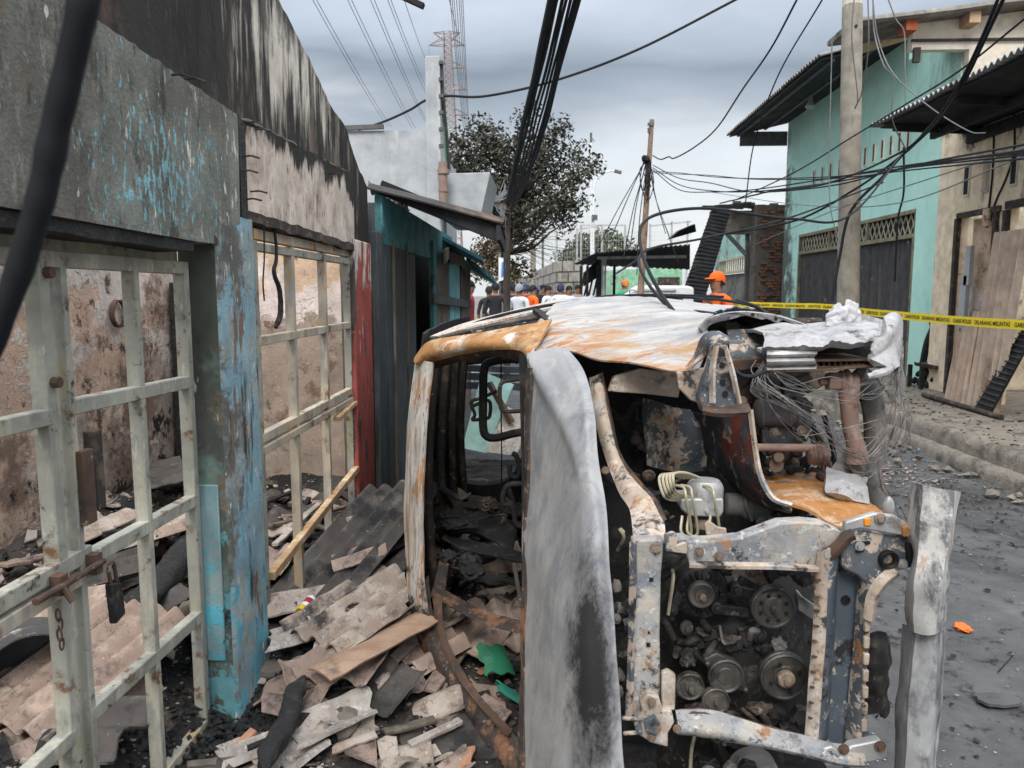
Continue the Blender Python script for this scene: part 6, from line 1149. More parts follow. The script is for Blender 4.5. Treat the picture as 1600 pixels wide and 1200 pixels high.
beam('bumper_beam', [(1414, 975, 1.88), (1410, 1020, 1.87), (1405, 1070, 1.86), (1400, 1140, 1.85), (1397, 1210, 1.84), (1394, 1300, 1.83)], [(1432, 980, 1.79), (1428, 1020, 1.78), (1424, 1070, 1.77), (1420, 1140, 1.76), (1416, 1210, 1.75), (1412, 1300, 1.74)], [(1464, 980, 1.78), (1462, 1020, 1.77), (1460, 1070, 1.76), (1456, 1140, 1.75), (1452, 1210, 1.74), (1448, 1300, 1.73)], [(1476, 980, 1.86), (1474, 1020, 1.85), (1472, 1070, 1.84), (1466, 1140, 1.83), (1460, 1210, 1.82), (1454, 1300, 1.81)], 'bumper_low', .006, 8)
plate('beam_mount', [(1418, 850), (1438, 852), (1436, 884), (1420, 888)], 1.88, .05, 'burnt')
# ---- steel wire from the burnt tyre: hanks hanging off the wheel
rr = random.Random(12); g = MB()
for k in range(30):
    o1, o2, o3 = rr.gauss(0, 1), rr.gauss(0, 1), rr.gauss(0, 1)
    pts = [(1188 + 7*o1, 566 + 5*o2, 2.28 + .02*o3), (1180 + 8*o2, 590 + 9*o1, 2.24), (1215 + 16*o3, 618 + 12*o2, 2.2), (1268 + 16*o1, 655 + 22*o2, 2.18 + .02*o2), (1318 + 12*o2, 690 + 18*o1, 2.18), (1366 + 8*o3, 690 + 26*o1, 2.2), (1396 + 9*o1, 640 + 20*o2, 2.22), (1405 + 6*o3, 590 + 16*o1, 2.26), (1404 + 4*o1, 545 + 12*o3, 2.32)]
    if k % 3 == 0: pts = [(1195 + 6*o1, 575 + 6*o3, 2.26), (1235 + 9*o2, 600 + 8*o1, 2.2), (1300 + 9*o1, 620 + 12*o3, 2.18), (1360 + 9*o2, 615 + 12*o1, 2.2), (1398 + 6*o3, 590 + 12*o2, 2.25), (1408 + 4*o1, 550 + 8*o2, 2.3), (1400 + 4*o2, 515 + 8*o1, 2.34)]
    if k % 5 == 1: pts = [(1370 + 6*o1, 600 + 9*o2, 2.24), (1398 + 8*o2, 620 + 9*o1, 2.3), (1418 + 5*o1, 660 + 9*o3, 2.3), (1412 + 5*o3, 695 + 8*o1, 2.28), (1385 + 8*o2, 712 + 7*o3, 2.26), (1345 + 9*o1, 716 + 8*o2, 2.24)]
    g.tube(curve(pl(pts, 0), 34), .0010, 4)
o = g.build('tyre_wire', M['wire'], car); o['kind'] = 'stuff'
g = MB()
for k in range(7):
    o1, o2 = rr.gauss(0, 1), rr.gauss(0, 1); g.tube(curve(pl([(1372 + 4*o1, 716, 2.24), (1378, 760 + 8*o2, 2.2), (1396 + 9*o1, 790 + 9*o2, 2.2), (1420 + 12*o2, 830 + 12*o1, 2.2)] if k % 2 else [(1360 + 4*o1, 720, 2.24), (1385, 770 + 8*o2, 2.2), (1440 + 9*o1, 745 + 9*o2, 2.25)], 0), 24), .0011, 4)
o = g.build('stray_wire', M['wire'], car); o['kind'] = 'stuff'

# ---- the clutter of a burnt engine bay: hoses, lumps of melted castings, brackets, flanges
rr = random.Random(31)
def clutter(x0, x1, y0, y1, Ya, Yb, n, ms, big=1.0):
    for k in range(n):
        x, y, Y = rr.uniform(x0, x1), rr.uniform(y0, y1), rr.uniform(Ya, Yb); q = rr.random(); m = M[rr.choice(ms)]
        if q < .34:
            a_ = rr.uniform(0, 6.28); l_ = rr.uniform(18, 55)*big; pts = [(x, y, Y), (x + l_*.5*math.cos(a_) + rr.gauss(0, 8), y + l_*.5*math.sin(a_) + rr.gauss(0, 8), Y - .02), (x + l_*math.cos(a_), y + l_*math.sin(a_), Y + .02)]
            MB().tube(curve(pl(pts, 0), 12), rr.choice((.004, .006, .010, .014))*big, 8).build('engine_hose', m, car)
        elif q < .62: MB().blob(P(x, y, Y), (rr.uniform(.012, .035)*big, rr.uniform(.012, .03), rr.uniform(.010, .03)*big), k, 3, .55, 2.0).build('melted_casting', m, car)
        elif q < .82:
            a_ = rr.uniform(0, 6.28); c_ = [(x + rr.uniform(10, 26)*big*math.cos(a_ + t), y + rr.uniform(6, 16)*big*math.sin(a_ + t)) for t in (0, 1.1, 2.0, 3.1, 4.2, 5.3)]
            plate('engine_bracket', c_, Y, rr.uniform(.008, .03), 'burnt', bevel=.002).data.materials[0] = m
        else: MB().lathe(P(x, y, Y), (rr.gauss(0, .3), -1, rr.gauss(0, .3)), [(.016*big, 0), (.02*big, .004), (.02*big, .012), (.012*big, .016), (.012*big, .022), (.007*big, .024)], 16).build('engine_flange', m, car)
clutter(1042, 1268, 872, 905, 2.05, 2.12, 16, ('engine', 'burnt', 'burnt_brown', 'engine', 'pulley'))
clutter(1042, 1180, 965, 1030, 2.08, 2.14, 18, ('engine', 'engine', 'burnt', 'burnt_brown', 'pulley'))
clutter(1140, 1268, 985, 1012, 2.08, 2.14, 9, ('engine', 'burnt', 'burnt_brown', 'arm_grey'))
clutter(1042, 1265, 1105, 1140, 2.04, 2.12, 16, ('engine', 'burnt', 'burnt_brown', 'engine', 'pulley'))
clutter(1060, 1290, 1185, 1230, 2.0, 2.1, 14, ('engine', 'burnt', 'arm_grey', 'burnt_brown'))
clutter(955, 988, 860, 1180, 1.98, 2.1, 16, ('engine', 'burnt', 'burnt_brown', 'arm_grey'), .7)
clutter(960, 1070, 740, 840, 2.3, 2.6, 14, ('burnt', 'burnt_brown', 'engine'))
clutter(1140, 1290, 800, 835, 2.15, 2.4, 10, ('burnt', 'burnt_brown', 'arm_grey'))
clutter(1150, 1260, 575, 660, 2.5, 2.7, 20, ('arm_grey', 'burnt_brown', 'burnt', 'rust'))
clutter(1190, 1290, 690, 745, 2.4, 2.6, 14, ('arm_grey', 'burnt_brown', 'burnt', 'rust'))
clutter(1110, 1290, 512, 535, 2.7, 2.88, 10, ('burnt', 'burnt_brown', 'arm_grey'))
clutter(980, 1060, 590, 720, 2.75, 2.9, 9, ('burnt', 'burnt_brown'))
# burnt remains inside the cabin
def cabin(x0, x1, y0, y1, Ya, Yb, n):
    for k in range(n):
        x, y, Y = rr.uniform(x0, x1), rr.uniform(y0, y1), rr.uniform(Ya, Yb); m = M[rr.choice(('burnt', 'burnt', 'burnt_brown', 'char'))]
        if k % 2: pts = [(x, y, Y), (x + rr.uniform(-30, 30), y + rr.uniform(-16, 16), Y), (x + rr.uniform(-50, 50), y + rr.uniform(-22, 22), Y + .1)]; MB().tube(curve(pl(pts, 0), 10), rr.choice((.006, .010, .016)), 7).build('seat_spring', m, car)
        else: MB().blob(P(x, y, Y), (rr.uniform(.03, .09), rr.uniform(.03, .08), rr.uniform(.012, .04)), k, 3, .6, 2.2).build('burnt_trim', m, car)
cabin(690, 810, 770, 850, 3.7, 4.8, 30); cabin(695, 815, 850, 960, 3.1, 3.7, 14)
# ------------------------------------------------------------------ people
def body_mesh(name, arms):
    bm = bmesh.new(); sk = bm.verts.layers.skin.verify()
    def nv(p, r, prev=None):
        v = bm.verts.new(p); v[sk].radius = r if isinstance(r, tuple) else (r, r)
        if prev is not None: bm.edges.new((prev, v))
        return v
    pel = nv((0, 0, .93), (.15, .11)); pel[sk].use_root = True
    wa = nv((0, 0, 1.08), (.135, .10), pel); ch = nv((0, 0, 1.27), (.165, .115), wa); up = nv((0, .005, 1.40), (.14, .09), ch); ne = nv((0, -.005, 1.475), .056, up)
    h0 = nv((0, -.02, 1.545), (.070, .080), ne); h1 = nv((0, -.022, 1.62), (.078, .098), h0); h2 = nv((0, -.012, 1.69), (.066, .082), h1)
    for s in (-1, 1):
        hp = nv((.095*s, 0, .84), .090, pel); kn = nv((.10*s, -.015, .48), .060, hp); an = nv((.10*s, .02, .10), .042, kn); nv((.11*s, -.13, .045), .036, an)
        shd = nv((.185*s, 0, 1.385), .060, up); e, wr, hd = arms(s); el = nv(e, .043, shd); w_ = nv(wr, .030, el); d = (V(hd) - V(wr)).normalized(); pm = nv(hd, (.034, .020), w_)
        side = d.cross(V((0, 1, 0))).normalized() if abs(d.y) < .9 else V((1, 0, 0))
        for k in range(4):
            b = V(hd) + side*(.024*(1.5 - k)) + d*.02; f1 = nv(b + d*.03, .0095, pm); nv(b + d*(.06 + .012*(k in (1, 2))) + V((0, -.015, -.005)), .008, f1)
        t = nv(V(hd) - d*.005 + V((0, -.035, 0)), .011, pm); nv(V(hd) + d*.03 + V((0, -.055, 0)), .009, t)
    me = bpy.data.meshes.new('b'); bm.to_mesh(me); bm.free(); o = bpy.data.objects.new('b', me); COL.objects.link(o)
    m = o.modifiers.new('s', 'SKIN'); m.use_smooth_shade = True; m2 = o.modifiers.new('u', 'SUBSURF'); m2.levels = 2; m2.render_levels = 2
    out = bpy.data.meshes.new_from_object(o.evaluated_get(bpy.context.evaluated_depsgraph_get())); bpy.data.objects.remove(o); out.name = name
    for v in out.vertices:                       # nose, brow, chin and ears pulled out of the head
        x, y, z = v.co
        if z > 1.5 and y < -.03: v.co.y -= .024*math.exp(-(x/.016)**2 - ((z - 1.605)/.026)**2) + .007*math.exp(-(x/.04)**2 - ((z - 1.645)/.012)**2) + .012*math.exp(-(x/.03)**2 - ((z - 1.535)/.015)**2); v.co.y += .008*math.exp(-((abs(x) - .032)/.014)**2 - ((z - 1.628)/.010)**2)
        if z > 1.5 and abs(x) > .05: v.co.x += (1 if x > 0 else -1)*.016*math.exp(-((y + .005)/.018)**2 - ((z - 1.61)/.028)**2)
    for k in range(4): out.materials.append(None)
    for p in out.polygons:
        c = p.center; p.use_smooth = True; k = 1
        if c.z > 1.462: k = 0
        elif c.z < .12: k = 3
        elif c.z < .93 and abs(c.x) < .2: k = 2
        elif c.z < .90 and abs(c.x) >= .17: k = 0
        elif abs(c.x) > .2 and c.z < 1.08: k = 0
        p.material_index = k
    return out
BODY = {'down': body_mesh('body_down', lambda s: ((.245*s, .03, 1.12), (.25*s, -.06, .90), (.245*s, -.085, .81))),
        'front': body_mesh('body_front', lambda s: ((.25*s, .02, 1.12), (.13*s, -.22, 1.08), (.06*s, -.27, 1.10))),
        'hips': body_mesh('body_hips', lambda s: ((.36*s, .08, 1.15), (.20*s, -.03, .98), (.15*s, -.07, .93)))}
def person(label, x, y, face, shirt, hat='hair', pose='down', h=1.0, z=0, pants='cloth_jeans', collar=None, group=None):
    t = thing('person', label, 'person', (x, y, z), group); t.rotation_euler = (0, 0, face); t.scale = (h, h, h)
    o = bpy.data.objects.new('body', BODY[pose]); COL.objects.link(o); o.parent = t
    for i, m in enumerate(('skin', shirt, pants, 'cloth_black')): o.material_slots[i].link = 'OBJECT'; o.material_slots[i].material = M[m]
    def ch(n, mb, m): q = bpy.data.objects.new(n, mb.mesh(n, M[m])); COL.objects.link(q); q.parent = t
    g = MB(); rows = []
    cap = hat != 'hair'
    for i in range(13):
        a = PI*.56*i/12; rows.append([V((.083*math.sin(a)*math.sin(b), -.008 + .101*math.sin(a)*math.cos(b)*(1 if math.cos(b) > 0 or not cap else 1.0), 1.632 + .095*math.cos(a) - (.05*max(0, math.cos(b))*(i/12)**2))) for b in [2*PI*j/24 for j in range(25)]])
    ch('cap' if cap else 'hair', MB().sheet(rows, .008), hat)
    if cap:
        rows = [[V((.082*math.sin(b)*(1 + .05*i), -.085 - .008 - .075*i/4*math.cos(b*.9), 1.648 - .012*i/4 + .0*b)) for b in [-1.1 + 2.2*j/12 for j in range(13)]] for i in range(5)]
        ch('cap_brim', MB().sheet(rows, .006), hat); ch('hair', MB().sheet([[V((.081*math.sin(b), .092*math.cos(b) - .01, zz)) for b in [-1.7 + 3.4*j/14 for j in range(15)]] for zz in (1.56, 1.6, 1.64)], .01), 'hair')
    if collar: ch('collar', MB().sheet([[V((r*math.sin(b), r*.75*math.cos(b), zz)) for b in [2*PI*j/24 for j in range(25)]] for r, zz in ((.068, 1.485), (.085, 1.46), (.17, 1.41))], .008), collar)
    return t
c = P(1121, 455, 9.6)
person('man in orange shirt and orange cap walking past the wreck looking down', c.x, 9.6, R(-62), 'cloth_orange', 'cloth_orange', 'down', 1.04, .12, collar='cloth_navy')
c = P(977, 452, 18); person('man in green shirt with orange brown cap standing near the white pickup', c.x, 18, R(200), 'cloth_green', 'cap_brown', 'hips', 1.0, c.z - 1.50)
crowd = [(764, 17.5, R(170), 'cloth_black', 'hair', 'down', 'man in black and white jacket standing nearest the plank wall'), (774, 16.5, R(190), 'cloth_black', 'hair', 'down', 'man in black jacket and dark cap beside the plank wall'), (788, 16.8, R(160), 'cloth_white', 'hair', 'hips', 'man in light blue shirt and dark cap facing away by the wreck'), (801, 18.5, R(200), 'cloth_navy', 'hair', 'down', 'man in navy top between the two pale shirts'), (811, 16.4, R(150), 'cloth_white', 'cloth_grey', 'front', 'man in white shirt and grey cap bending forward over the wreck'), (822, 19.5, R(180), 'cloth_red', 'cloth_navy', 'down', 'man in dark red shirt half hidden in the crowd'), (832, 18.2, R(120), 'cloth_orange', 'hair', 'down', 'dark haired man in orange vest in the crowd'), (797, 23, R(180), 'cloth_white', 'hair', 'down', 'dark haired man in white shirt behind the crowd'), (849, 21, R(0), 'cloth_black', 'hair', 'down', 'bearded man in black shirt facing the wreck'), (856, 20, R(60), 'cloth_white', 'hair', 'down', 'man in white shirt with face mask beside the bearded man'), (876, 18.5, R(185), 'cloth_white', 'cloth_navy', 'down', 'man in white shirt and navy cap standing apart from the crowd'), (889, 20, R(20), 'cloth_white', 'hair', 'down', 'dark haired man in white shirt beside the navy cap man'), (903, 21, R(0), 'cloth_grey', 'hair', 'front', 'person in pale clothes under the end of the black canopy'), (838, 23, R(40), 'cloth_blue', 'cloth_blue', 'down', 'person in blue cap deep in the crowd'), (732, 13.5, R(90), 'cloth_red', 'hair', 'down', 'person in red top half hidden behind the plank wall')]
for x, Y, f, s_, h_, p_, lb in crowd:
    c = P(x, 459, Y); person(lb, c.x, Y, f, s_, h_, p_, 1.03 - .02*((x*7) % 3), .10, group='people gathered at the street end')

# ------------------------------------------------------------------ wooden pole with tangled wires
t = thing('wooden_pole', 'slim leaning wooden pole tangled with thin wires', 'utility pole', (P(1001, 470, 17).x, 17, 0))
g = MB(); a, b = P(1000, 470, 17), P(1018.5, 187, 17); d = (b - a)/(b.z - a.z); a0 = a - d*a.z; g.tube([a0, a0.lerp(b, .5), b], [.085, .07, .05], 10); g.build('shaft', M['wood_pole'], t)
g = MB(); g.bar(P(1012, 194, 16.95), P(1022, 194, 16.95), .05, .06); g.cyl(P(1014, 200, 16.95), (0, 0, -1), .03, .1, 8); g.build('insulator', M['steel_dark'], t)
g = MB(); rr = random.Random(21)
for k in range(7): g.tube(curve([P(1010 + rr.gauss(0, 3), 246 + rr.gauss(0, 4), 16.9), P(1004 + rr.gauss(0, 6), 275 + rr.gauss(0, 8), 16.9), P(1008 + rr.gauss(0, 5), 300 + rr.gauss(0, 8), 16.9), P(1015 + rr.gauss(0, 4), 270 + rr.gauss(0, 9), 16.9), P(1014, 248, 16.9)], 24), .010, 5)
g.blob(P(1009, 248, 16.9), (.10, .08, .08), 3, 2, .5); g.build('wire_tangle', M['cable'], t)
def wire(label, pts, r, m='cable', n=40, name='cable', group=None, wob=0):
    c = curve([P(*p) for p in pts], n)
    if wob: c = [p + V((wob*nz(p, 1.5, 3), 0, wob*nz(p, 1.5, 9))) for p in c]
    return tag(MB().tube(c, r, 6).build(name, M[m]), label, 'cable', group)
GW = 'stay wires of the wooden pole'
for k, (ex, ey) in enumerate(((955, 372), (930, 395), (985, 385), (975, 400), (995, 430))): wire('thin stay wire running down from the wooden pole top', [(1008 + k*.6, 250 + 2*k, 16.9), ((1008 + ex)/2 - 2, (250 + ey)/2 + 2, 16.5), (ex, ey, 16)], .010, name='stay_wire', group=GW)
for k, (ex, ey) in enumerate(((1046, 370), (1040, 365), (1060, 410))): wire('thin slack wire dropping from the wooden pole towards the canopy', [(1018, 270 + 5*k, 16.9), (1026, 315, 16.5), (ex, ey, 16)], .008, name='stay_wire', group='slack wires between pole and canopy')

# ------------------------------------------------------------------ overhead cables
cab = [(862, 885, 0.034), (871, 878, 0.020), (880, 886, .016), (886, 889, .014), (893, 890, .014), (899, 894, .018), (904, 897, .026)]
for k, (x0, _, r) in enumerate(cab):
    e = 792 + 1.3*k; far = P(e, 318 + 2*k, 15); near = P(x0, -6, 5.6); far2 = near + (far - near)*1.0; back = near + (near - far)*.72 + V((0, 0, .35))
    c = curve([back, near, near.lerp(far, .35) + V((.01*k - .03, 0, -.10 - .008*k)), near.lerp(far, .7) + V((.012*k - .03, 0, -.10)), far], 60)
    c = [p + V((.010*nz(p, .9, k), 0, .012*nz(p, .9, k + 4))) for p in c]
    tag(MB().tube(c, r*.85, 8).build('cable', M['cable']), ('thickest black cable at the roof side of the overhead bundle' if k == 0 else 'thinner black cable in the overhead bundle'), 'cable', 'overhead cable bundle')
t = thing('cable_bracket', 'weathered wooden crossarm with coiled cables in front of the scorched tree', 'crossarm', (P(785, 330, 15).x, 15, 0))
g = MB(); g.bar(P(762, 314, 15), P(798, 326, 15), .12, .10); g.build('crossarm', M['wood_pole'], t); g = MB(); g.tube([V((P(792, 400, 15.1).x, 15.1, 0)), P(792, 308, 15.1)], .07, 8); g.build('post', M['bark'], t)
rr = random.Random(2); g = MB()
for k in range(18): g.tube(curve([P(766 + rr.gauss(0, 2), 285 + rr.gauss(0, 4), 14.9), P(768 + rr.gauss(0, 4), 302 + rr.gauss(0, 4), 14.85), P(778 + rr.gauss(0, 4), 312 + rr.gauss(0, 3), 14.85), P(790 + rr.gauss(0, 3), 300 + rr.gauss(0, 6), 14.9)], 16), .009, 5)
for k in range(10): g.tube(curve([P(780 + rr.gauss(0, 4), 318, 14.9), P(783 + rr.gauss(0, 5), 328, 14.9), P(786 + rr.gauss(0, 5), 340 + rr.gauss(0, 4), 14.9)], 10), .012, 5)
g.build('cable_coil', M['cable_grey'], t)
wire('single black cable sagging across the sky from pier to upper edge', [(560, 203, 9.5), (600, 190, 9.4), (640, 172, 9.2), (667, 156, 9.0), (700, 150, 9), (760, 150, 9), (870, 125, 9), (1000, 76, 9), (1160, -6, 9)], .014, n=70)
wire('kinked wire hanging from the wooden pole to the upper sky', [(1020, 243, 16.5), (1032, 249, 15), (1045, 245, 14.5), (1054, 247, 14), (1085, 230, 13), (1120, 200, 12), (1160, 140, 11), (1205, 75, 10), (1248, -6, 9)], .012, n=60)
wire('thin straight wire crossing the sky beside the kinked wire', [(1165, 315, 14), (1178, 225, 13), (1215, 120, 11), (1288, -6, 9)], .010)
for k, ys in enumerate(((258, 278, 286, 300, 290, 260, 222), (262, 288, 298, 299, 285, 262, 232), (265, 296, 300, 296, 278, 258, 236), (268, 270, 276, 279, 276, 262, 240), (270, 272, 274, 280, 279, 266, 246))):
    wire('dark cable sagging between the wooden pole and the cream shop', [(1020, ys[0], 16.5)] + [(x, y, Y) for x, y, Y in zip((1060, 1110, 1180, 1300, 1420, 1620), ys[1:], (15, 13.5, 12, 10.2, 8, 5.2))], .009 if k < 3 else .007, n=60, group='cables between the poles and the cream shop')
wire('black cable dropping from the sky past the cream shop awning', [(1570, -6, 6), (1540, 60, 6.4), (1500, 140, 7), (1460, 195, 8), (1412, 240, 9.5), (1330, 300, 9.9), (1240, 345, 11), (1120, 368, 14)], .015, n=60, wob=.01, group='heavy cables in front of the cream shop')
wire('black cable dropping from the sky past the cream shop awning', [(1562, -6, 6.1), (1530, 70, 6.5), (1488, 150, 7.1), (1450, 200, 8), (1410, 236, 9.5), (1300, 285, 10), (1200, 300, 12), (1125, 318, 16)], .013, n=60, wob=.01, group='heavy cables in front of the cream shop')
wire('long black cable crossing from the upper sky over the awning to the concrete pole', [(1610, 22, 6), (1500, 110, 7), (1412, 165, 8.5), (1330, 215, 9.9), (1240, 270, 11), (1150, 312, 14)], .009)
for k, pts in enumerate((((1335, -6, 9.6), (1331, 60, 9.7), (1340, 150, 9.9), (1336, 170, 10)), ((1356, -6, 9.3), (1357, 70, 9.4), (1348, 140, 9.8), (1336, 168, 10)), ((1363, -6, 9), (1372, 60, 9), (1396, 115, 8.8), (1450, 165, 8.6), (1512, 204, 8.2), (1540, 208, 8)), ((1386, -6, 9), (1400, 30, 9), (1413, 52, 9), (1414, 110, 9), (1415, 165, 9)), ((1364, -6, 9), (1366, 50, 9), (1380, 100, 8.8), (1396, 125, 8.8), (1394, 185, 8.9), (1416, 235, 9.2)), ((1300, 60, 9.9), (1296, 300, 9.95), (1312, 380, 9.9)))):
    wire('thin grey service wire hanging beside the concrete pole', pts, .007, 'cable_grey', group='service wires at the concrete pole')
wire('slack black wire hanging down the concrete pole to the tape', [(1415, 235, 9.6), (1380, 275, 9.7), (1330, 330, 9.9), (1312, 400, 10), (1300, 470, 10)], .018, wob=.01)
wire('thin black wire hanging from the cream shop corner', [(1412, 230, 9.6), (1412, 300, 9.7), (1403, 345, 9.8), (1398, 440, 9.9)], .012)
wire('thin pale wire strung low across the shop fronts', [(1180, 382, 14), (1300, 330, 10.5), (1450, 280, 8), (1620, 225, 6)], .006, 'cable_grey')
wire('thin pale wire across the turquoise front', [(1110, 300, 16), (1250, 320, 12), (1400, 318, 9), (1620, 236, 6)], .006, 'cable_grey')
# loop of heavy cable springing up from the wreck
wire('heavy black cable looping high above the wreck into the street', [(1130, 560, 2.36), (1080, 516, 2.8), (1040, 470, 3.2), (1012, 420, 3.4), (1000, 380, 3.6), (1004, 350, 3.8), (1030, 334, 4.0), (1080, 326, 4.3), (1130, 328, 4.6), (1240, 342, 5.2), (1330, 335, 6), (1410, 240, 8)], .0085, n=90)
wire('second black cable looping from the wreck over the canopy', [(1128, 486, 3.0), (1080, 500, 3.0), (1035, 470, 3.4), (1005, 430, 3.8), (1000, 400, 4.2), (1030, 385, 5), (1110, 370, 6), (1240, 338, 7.5), (1380, 285, 9)], .0085, n=80)
for k, pts in enumerate((((700, 523, 3.6), (760, 499, 3.7), (830, 482, 3.8), (900, 470, 4.2), (960, 462, 4.6), (1020, 464, 4.6), (1100, 466, 4.2), (1170, 476, 3.6), (1200, 490, 3.2)), ((850, 497, 3.4), (900, 477, 3.9), (950, 465, 4.3), (1000, 461, 4.5), (1080, 462, 4.4), (1130, 464, 4.2)), ((856, 510, 3.1), (900, 495, 3.3), (950, 486, 3.35), (1000, 482, 3.3), (1060, 485, 3.2), (1120, 492, 2.9), (1180, 512, 2.6)), ((720, 516, 3.6), (790, 494, 3.8), (850, 480, 4), (920, 471, 4.3), (1000, 466, 4.6), (1020, 472, 4.4)), ((1040, 462, 4.3), (1092, 466, 4), (1115, 478, 3.6), (1118, 490, 3.2)), ((1150, 468, 3.5), (1185, 480, 3.0), (1205, 500, 2.7), (1216, 520, 2.5)))):
    wire('slack black wire lying across the rusted side of the wreck', pts, .008 if k < 3 else .005, name='fallen_wire', group='wires lying over the wreck')
wire('black loop of cable under the wreck strut', [(1146, 576, 2.2), (1158, 586, 2.15), (1175, 588, 2.15), (1196, 580, 2.2)], .006)
# nearest cable, hanging close to the viewer
c = curve([P(150, -120, .50), P(132, 0, .50), P(108, 110, .51), P(82, 220, .52), P(58, 330, .53), P(30, 420, .54), P(-4, 510, .55), P(-60, 640, .57)], 60)
tag(MB().tube([p + V((.0018*nz(p, 22), 0, .0016*nz(p, 30, 4))) for p in c], [.0094 + .0011*nz(p, 45, 2) for p in c], 14).build('cable', M['cable']), 'very thick black cable hanging close in front of the shop wall', 'cable')
g = MB(); g.bar(P(610, -14, 5), P(662, 10, 5), .045, .03, n=4); tag(g.build('hanging_rod', M['burnt']), 'dark rod end poking into the sky at the upper edge', 'rod')

# ------------------------------------------------------------------ rubble: sheets, shards, planks, bricks
def corr_mesh(name, w, l, waves, amp, m, seed, rag=.12, curl=0, t=.007):
    rr = random.Random(seed); nu = waves*7; nv = max(6, int(l/.05)); rows = []
    s0, s1 = rr.uniform(-.5, .5), rr.uniform(-.5, .5)
    for j in range(nv + 1):
        v = j/nv; r = []
        for i in range(nu + 1):
            u = i/nu; e0 = rag*(s0*(u - .5) + .7*nz((u*2.2, seed, 0), 1) + .12*nz((u*13, seed, 0), 1)); e1 = rag*(s1*(u - .5) + .7*nz((u*2.2, seed, 7), 1) + .12*nz((u*13, seed, 7), 1))
            vv = e0 + (1 + e1 - e0)*v; uu = u + .05*nz((v*5, seed, 3), 1)*(1 if i in (0, nu) else 0)
            r.append(V(((uu - .5)*w, (vv - .5)*l, amp*math.cos(u*waves*2*PI + seed) + curl*(vv - .5)**2 + .008*nz((u*2, v*2, seed), 1))))
        rows.append(r)
    return MB().sheet(rows, t).mesh(name, M[m])
def shard_mesh(name, m, seed, w=.12, t=.008, waves=.5):
    rr = random.Random(seed); n = rr.randint(5, 8); pts = []
    for k in range(n):
        a = 2*PI*(k + rr.uniform(-.3, .3))/n; r = w*rr.uniform(.55, 1.1); pts.append((math.cos(a)*r, math.sin(a)*r*rr.uniform(.5, .9)))
    g = MB(); rings = []
    for f in (1, .66, .33): rings.append([V((x*f, y*f, .018*math.cos(x*f*2*PI/.14 + seed) + .004*nz((x*f*9, y*f*9, seed)))) for x, y in pts])
    vs = []; fs = []
    for z in (0, -t):
        o = len(vs)
        for r in rings: vs += [p + V((0, 0, z)) for p in r]
        vs.append(V((0, 0, .018*math.cos(seed) + z)))
        for i in range(2):
            for k in range(n): fs.append((o + i*n + k, o + i*n + (k+1) % n, o + (i+1)*n + (k+1) % n, o + (i+1)*n + k))
        for k in range(n): fs.append((o + 2*n + k, o + 2*n + (k+1) % n, o + 3*n))
    m_ = 3*n + 1
    for k in range(n): fs.append((k, (k+1) % n, m_ + (k+1) % n, m_ + k))
    g.add(vs, fs); return g.mesh(name, M[m])
def put(name, me, x, y, rz, tilt, ttilt, label, cat, group=None, dz=0, z=None, sc=1):
    o = bpy.data.objects.new(name, me); COL.objects.link(o); o.rotation_mode = 'XYZ'; o.rotation_euler = (tilt, ttilt, rz); o.scale = (sc, sc, sc)
    o.location = (x, y, (hgt(x, y) if z is None else z) + dz); return tag(o, label, cat, group)
def gp(x, y, dz=.05):
    """ground point of the rubble below picture point x, y"""
    Y = 1.2
    while Y < 7:
        p = P(x, y, Y)
        if p.z <= hgt(p.x, p.y) + dz: return p
        Y += .02
    return P(x, y, 4)
# the big pieces one can name
def big(px, py, me, rz, tilt, tt, label, dz=.05, cat='roof sheet', name='corrugated_piece', sc=1): p = gp(px, py); return put(name, me, p.x, p.y, rz, tilt, tt, label, cat, None, dz, None, sc)
put('corrugated_piece', corr_mesh('sheet', .50, .62, 5, .022, 'asbestos_pink', 2, .06), -1.62, 2.52, R(-22), R(16), R(3), 'broad pinkish corrugated roof sheet lying behind the grey gate', 'roof sheet', None, .09)
big(245, 850, corr_mesh('sheet', .5, .45, 5, .02, 'asbestos', 4, .2), R(-60), R(10), R(-8), 'brown corrugated roof fragment on the heap inside the shop', .13)
big(560, 870, corr_mesh('sheet', .52, .95, 5, .020, 'asbestos_dark', 5, .10), R(-28), R(24), R(-8), 'long sooty corrugated roof sheet sloping beside the wreck', .14)
big(545, 985, corr_mesh('sheet', .40, .38, 4, .022, 'asbestos', 6, .15), R(-34), R(10), R(3), 'pale wavy roof fragment with broken lower edge by the bottle', .10)
big(590, 955, corr_mesh('sheet', .28, .34, 3, .020, 'asbestos', 9, .2), R(-40), R(14), R(6), 'pale wavy roof fragment against the car roof edge', .13)
big(455, 955, corr_mesh('sheet', .18, .46, 1, .02, 'asbestos', 17, .2), R(-70), R(4), R(10), 'narrow pale roof strip at the foot of the cream gate', .10)
big(495, 995, corr_mesh('sheet', .16, .40, 1, .016, 'asbestos_white', 21, .3), R(-58), R(4), R(6), 'whitish broken strip below the small bottle', .09)
big(740, 880, corr_mesh('sheet', .5, .40, 4, .022, 'asbestos', 25, .2), R(20), R(26), R(0), 'grey corrugated fragment inside the wrecked cabin', .13)
big(760, 985, corr_mesh('sheet', .45, .35, 4, .022, 'asbestos', 28, .25), R(10), R(10), R(-6), 'wavy grey fragment under the lower window frame', .06)
big(520, 1135, corr_mesh('sheet', .16, .30, 1, .014, 'asbestos_white', 31, .2), R(-50), R(6), R(8), 'white roof shard lying beside the charred beam', .07)
big(400, 1165, corr_mesh('sheet', .18, .26, 2, .014, 'asbestos_white', 33, .25), R(-55), R(4), R(-4), 'pale grey roof shard in front of the blue pillar', .05)
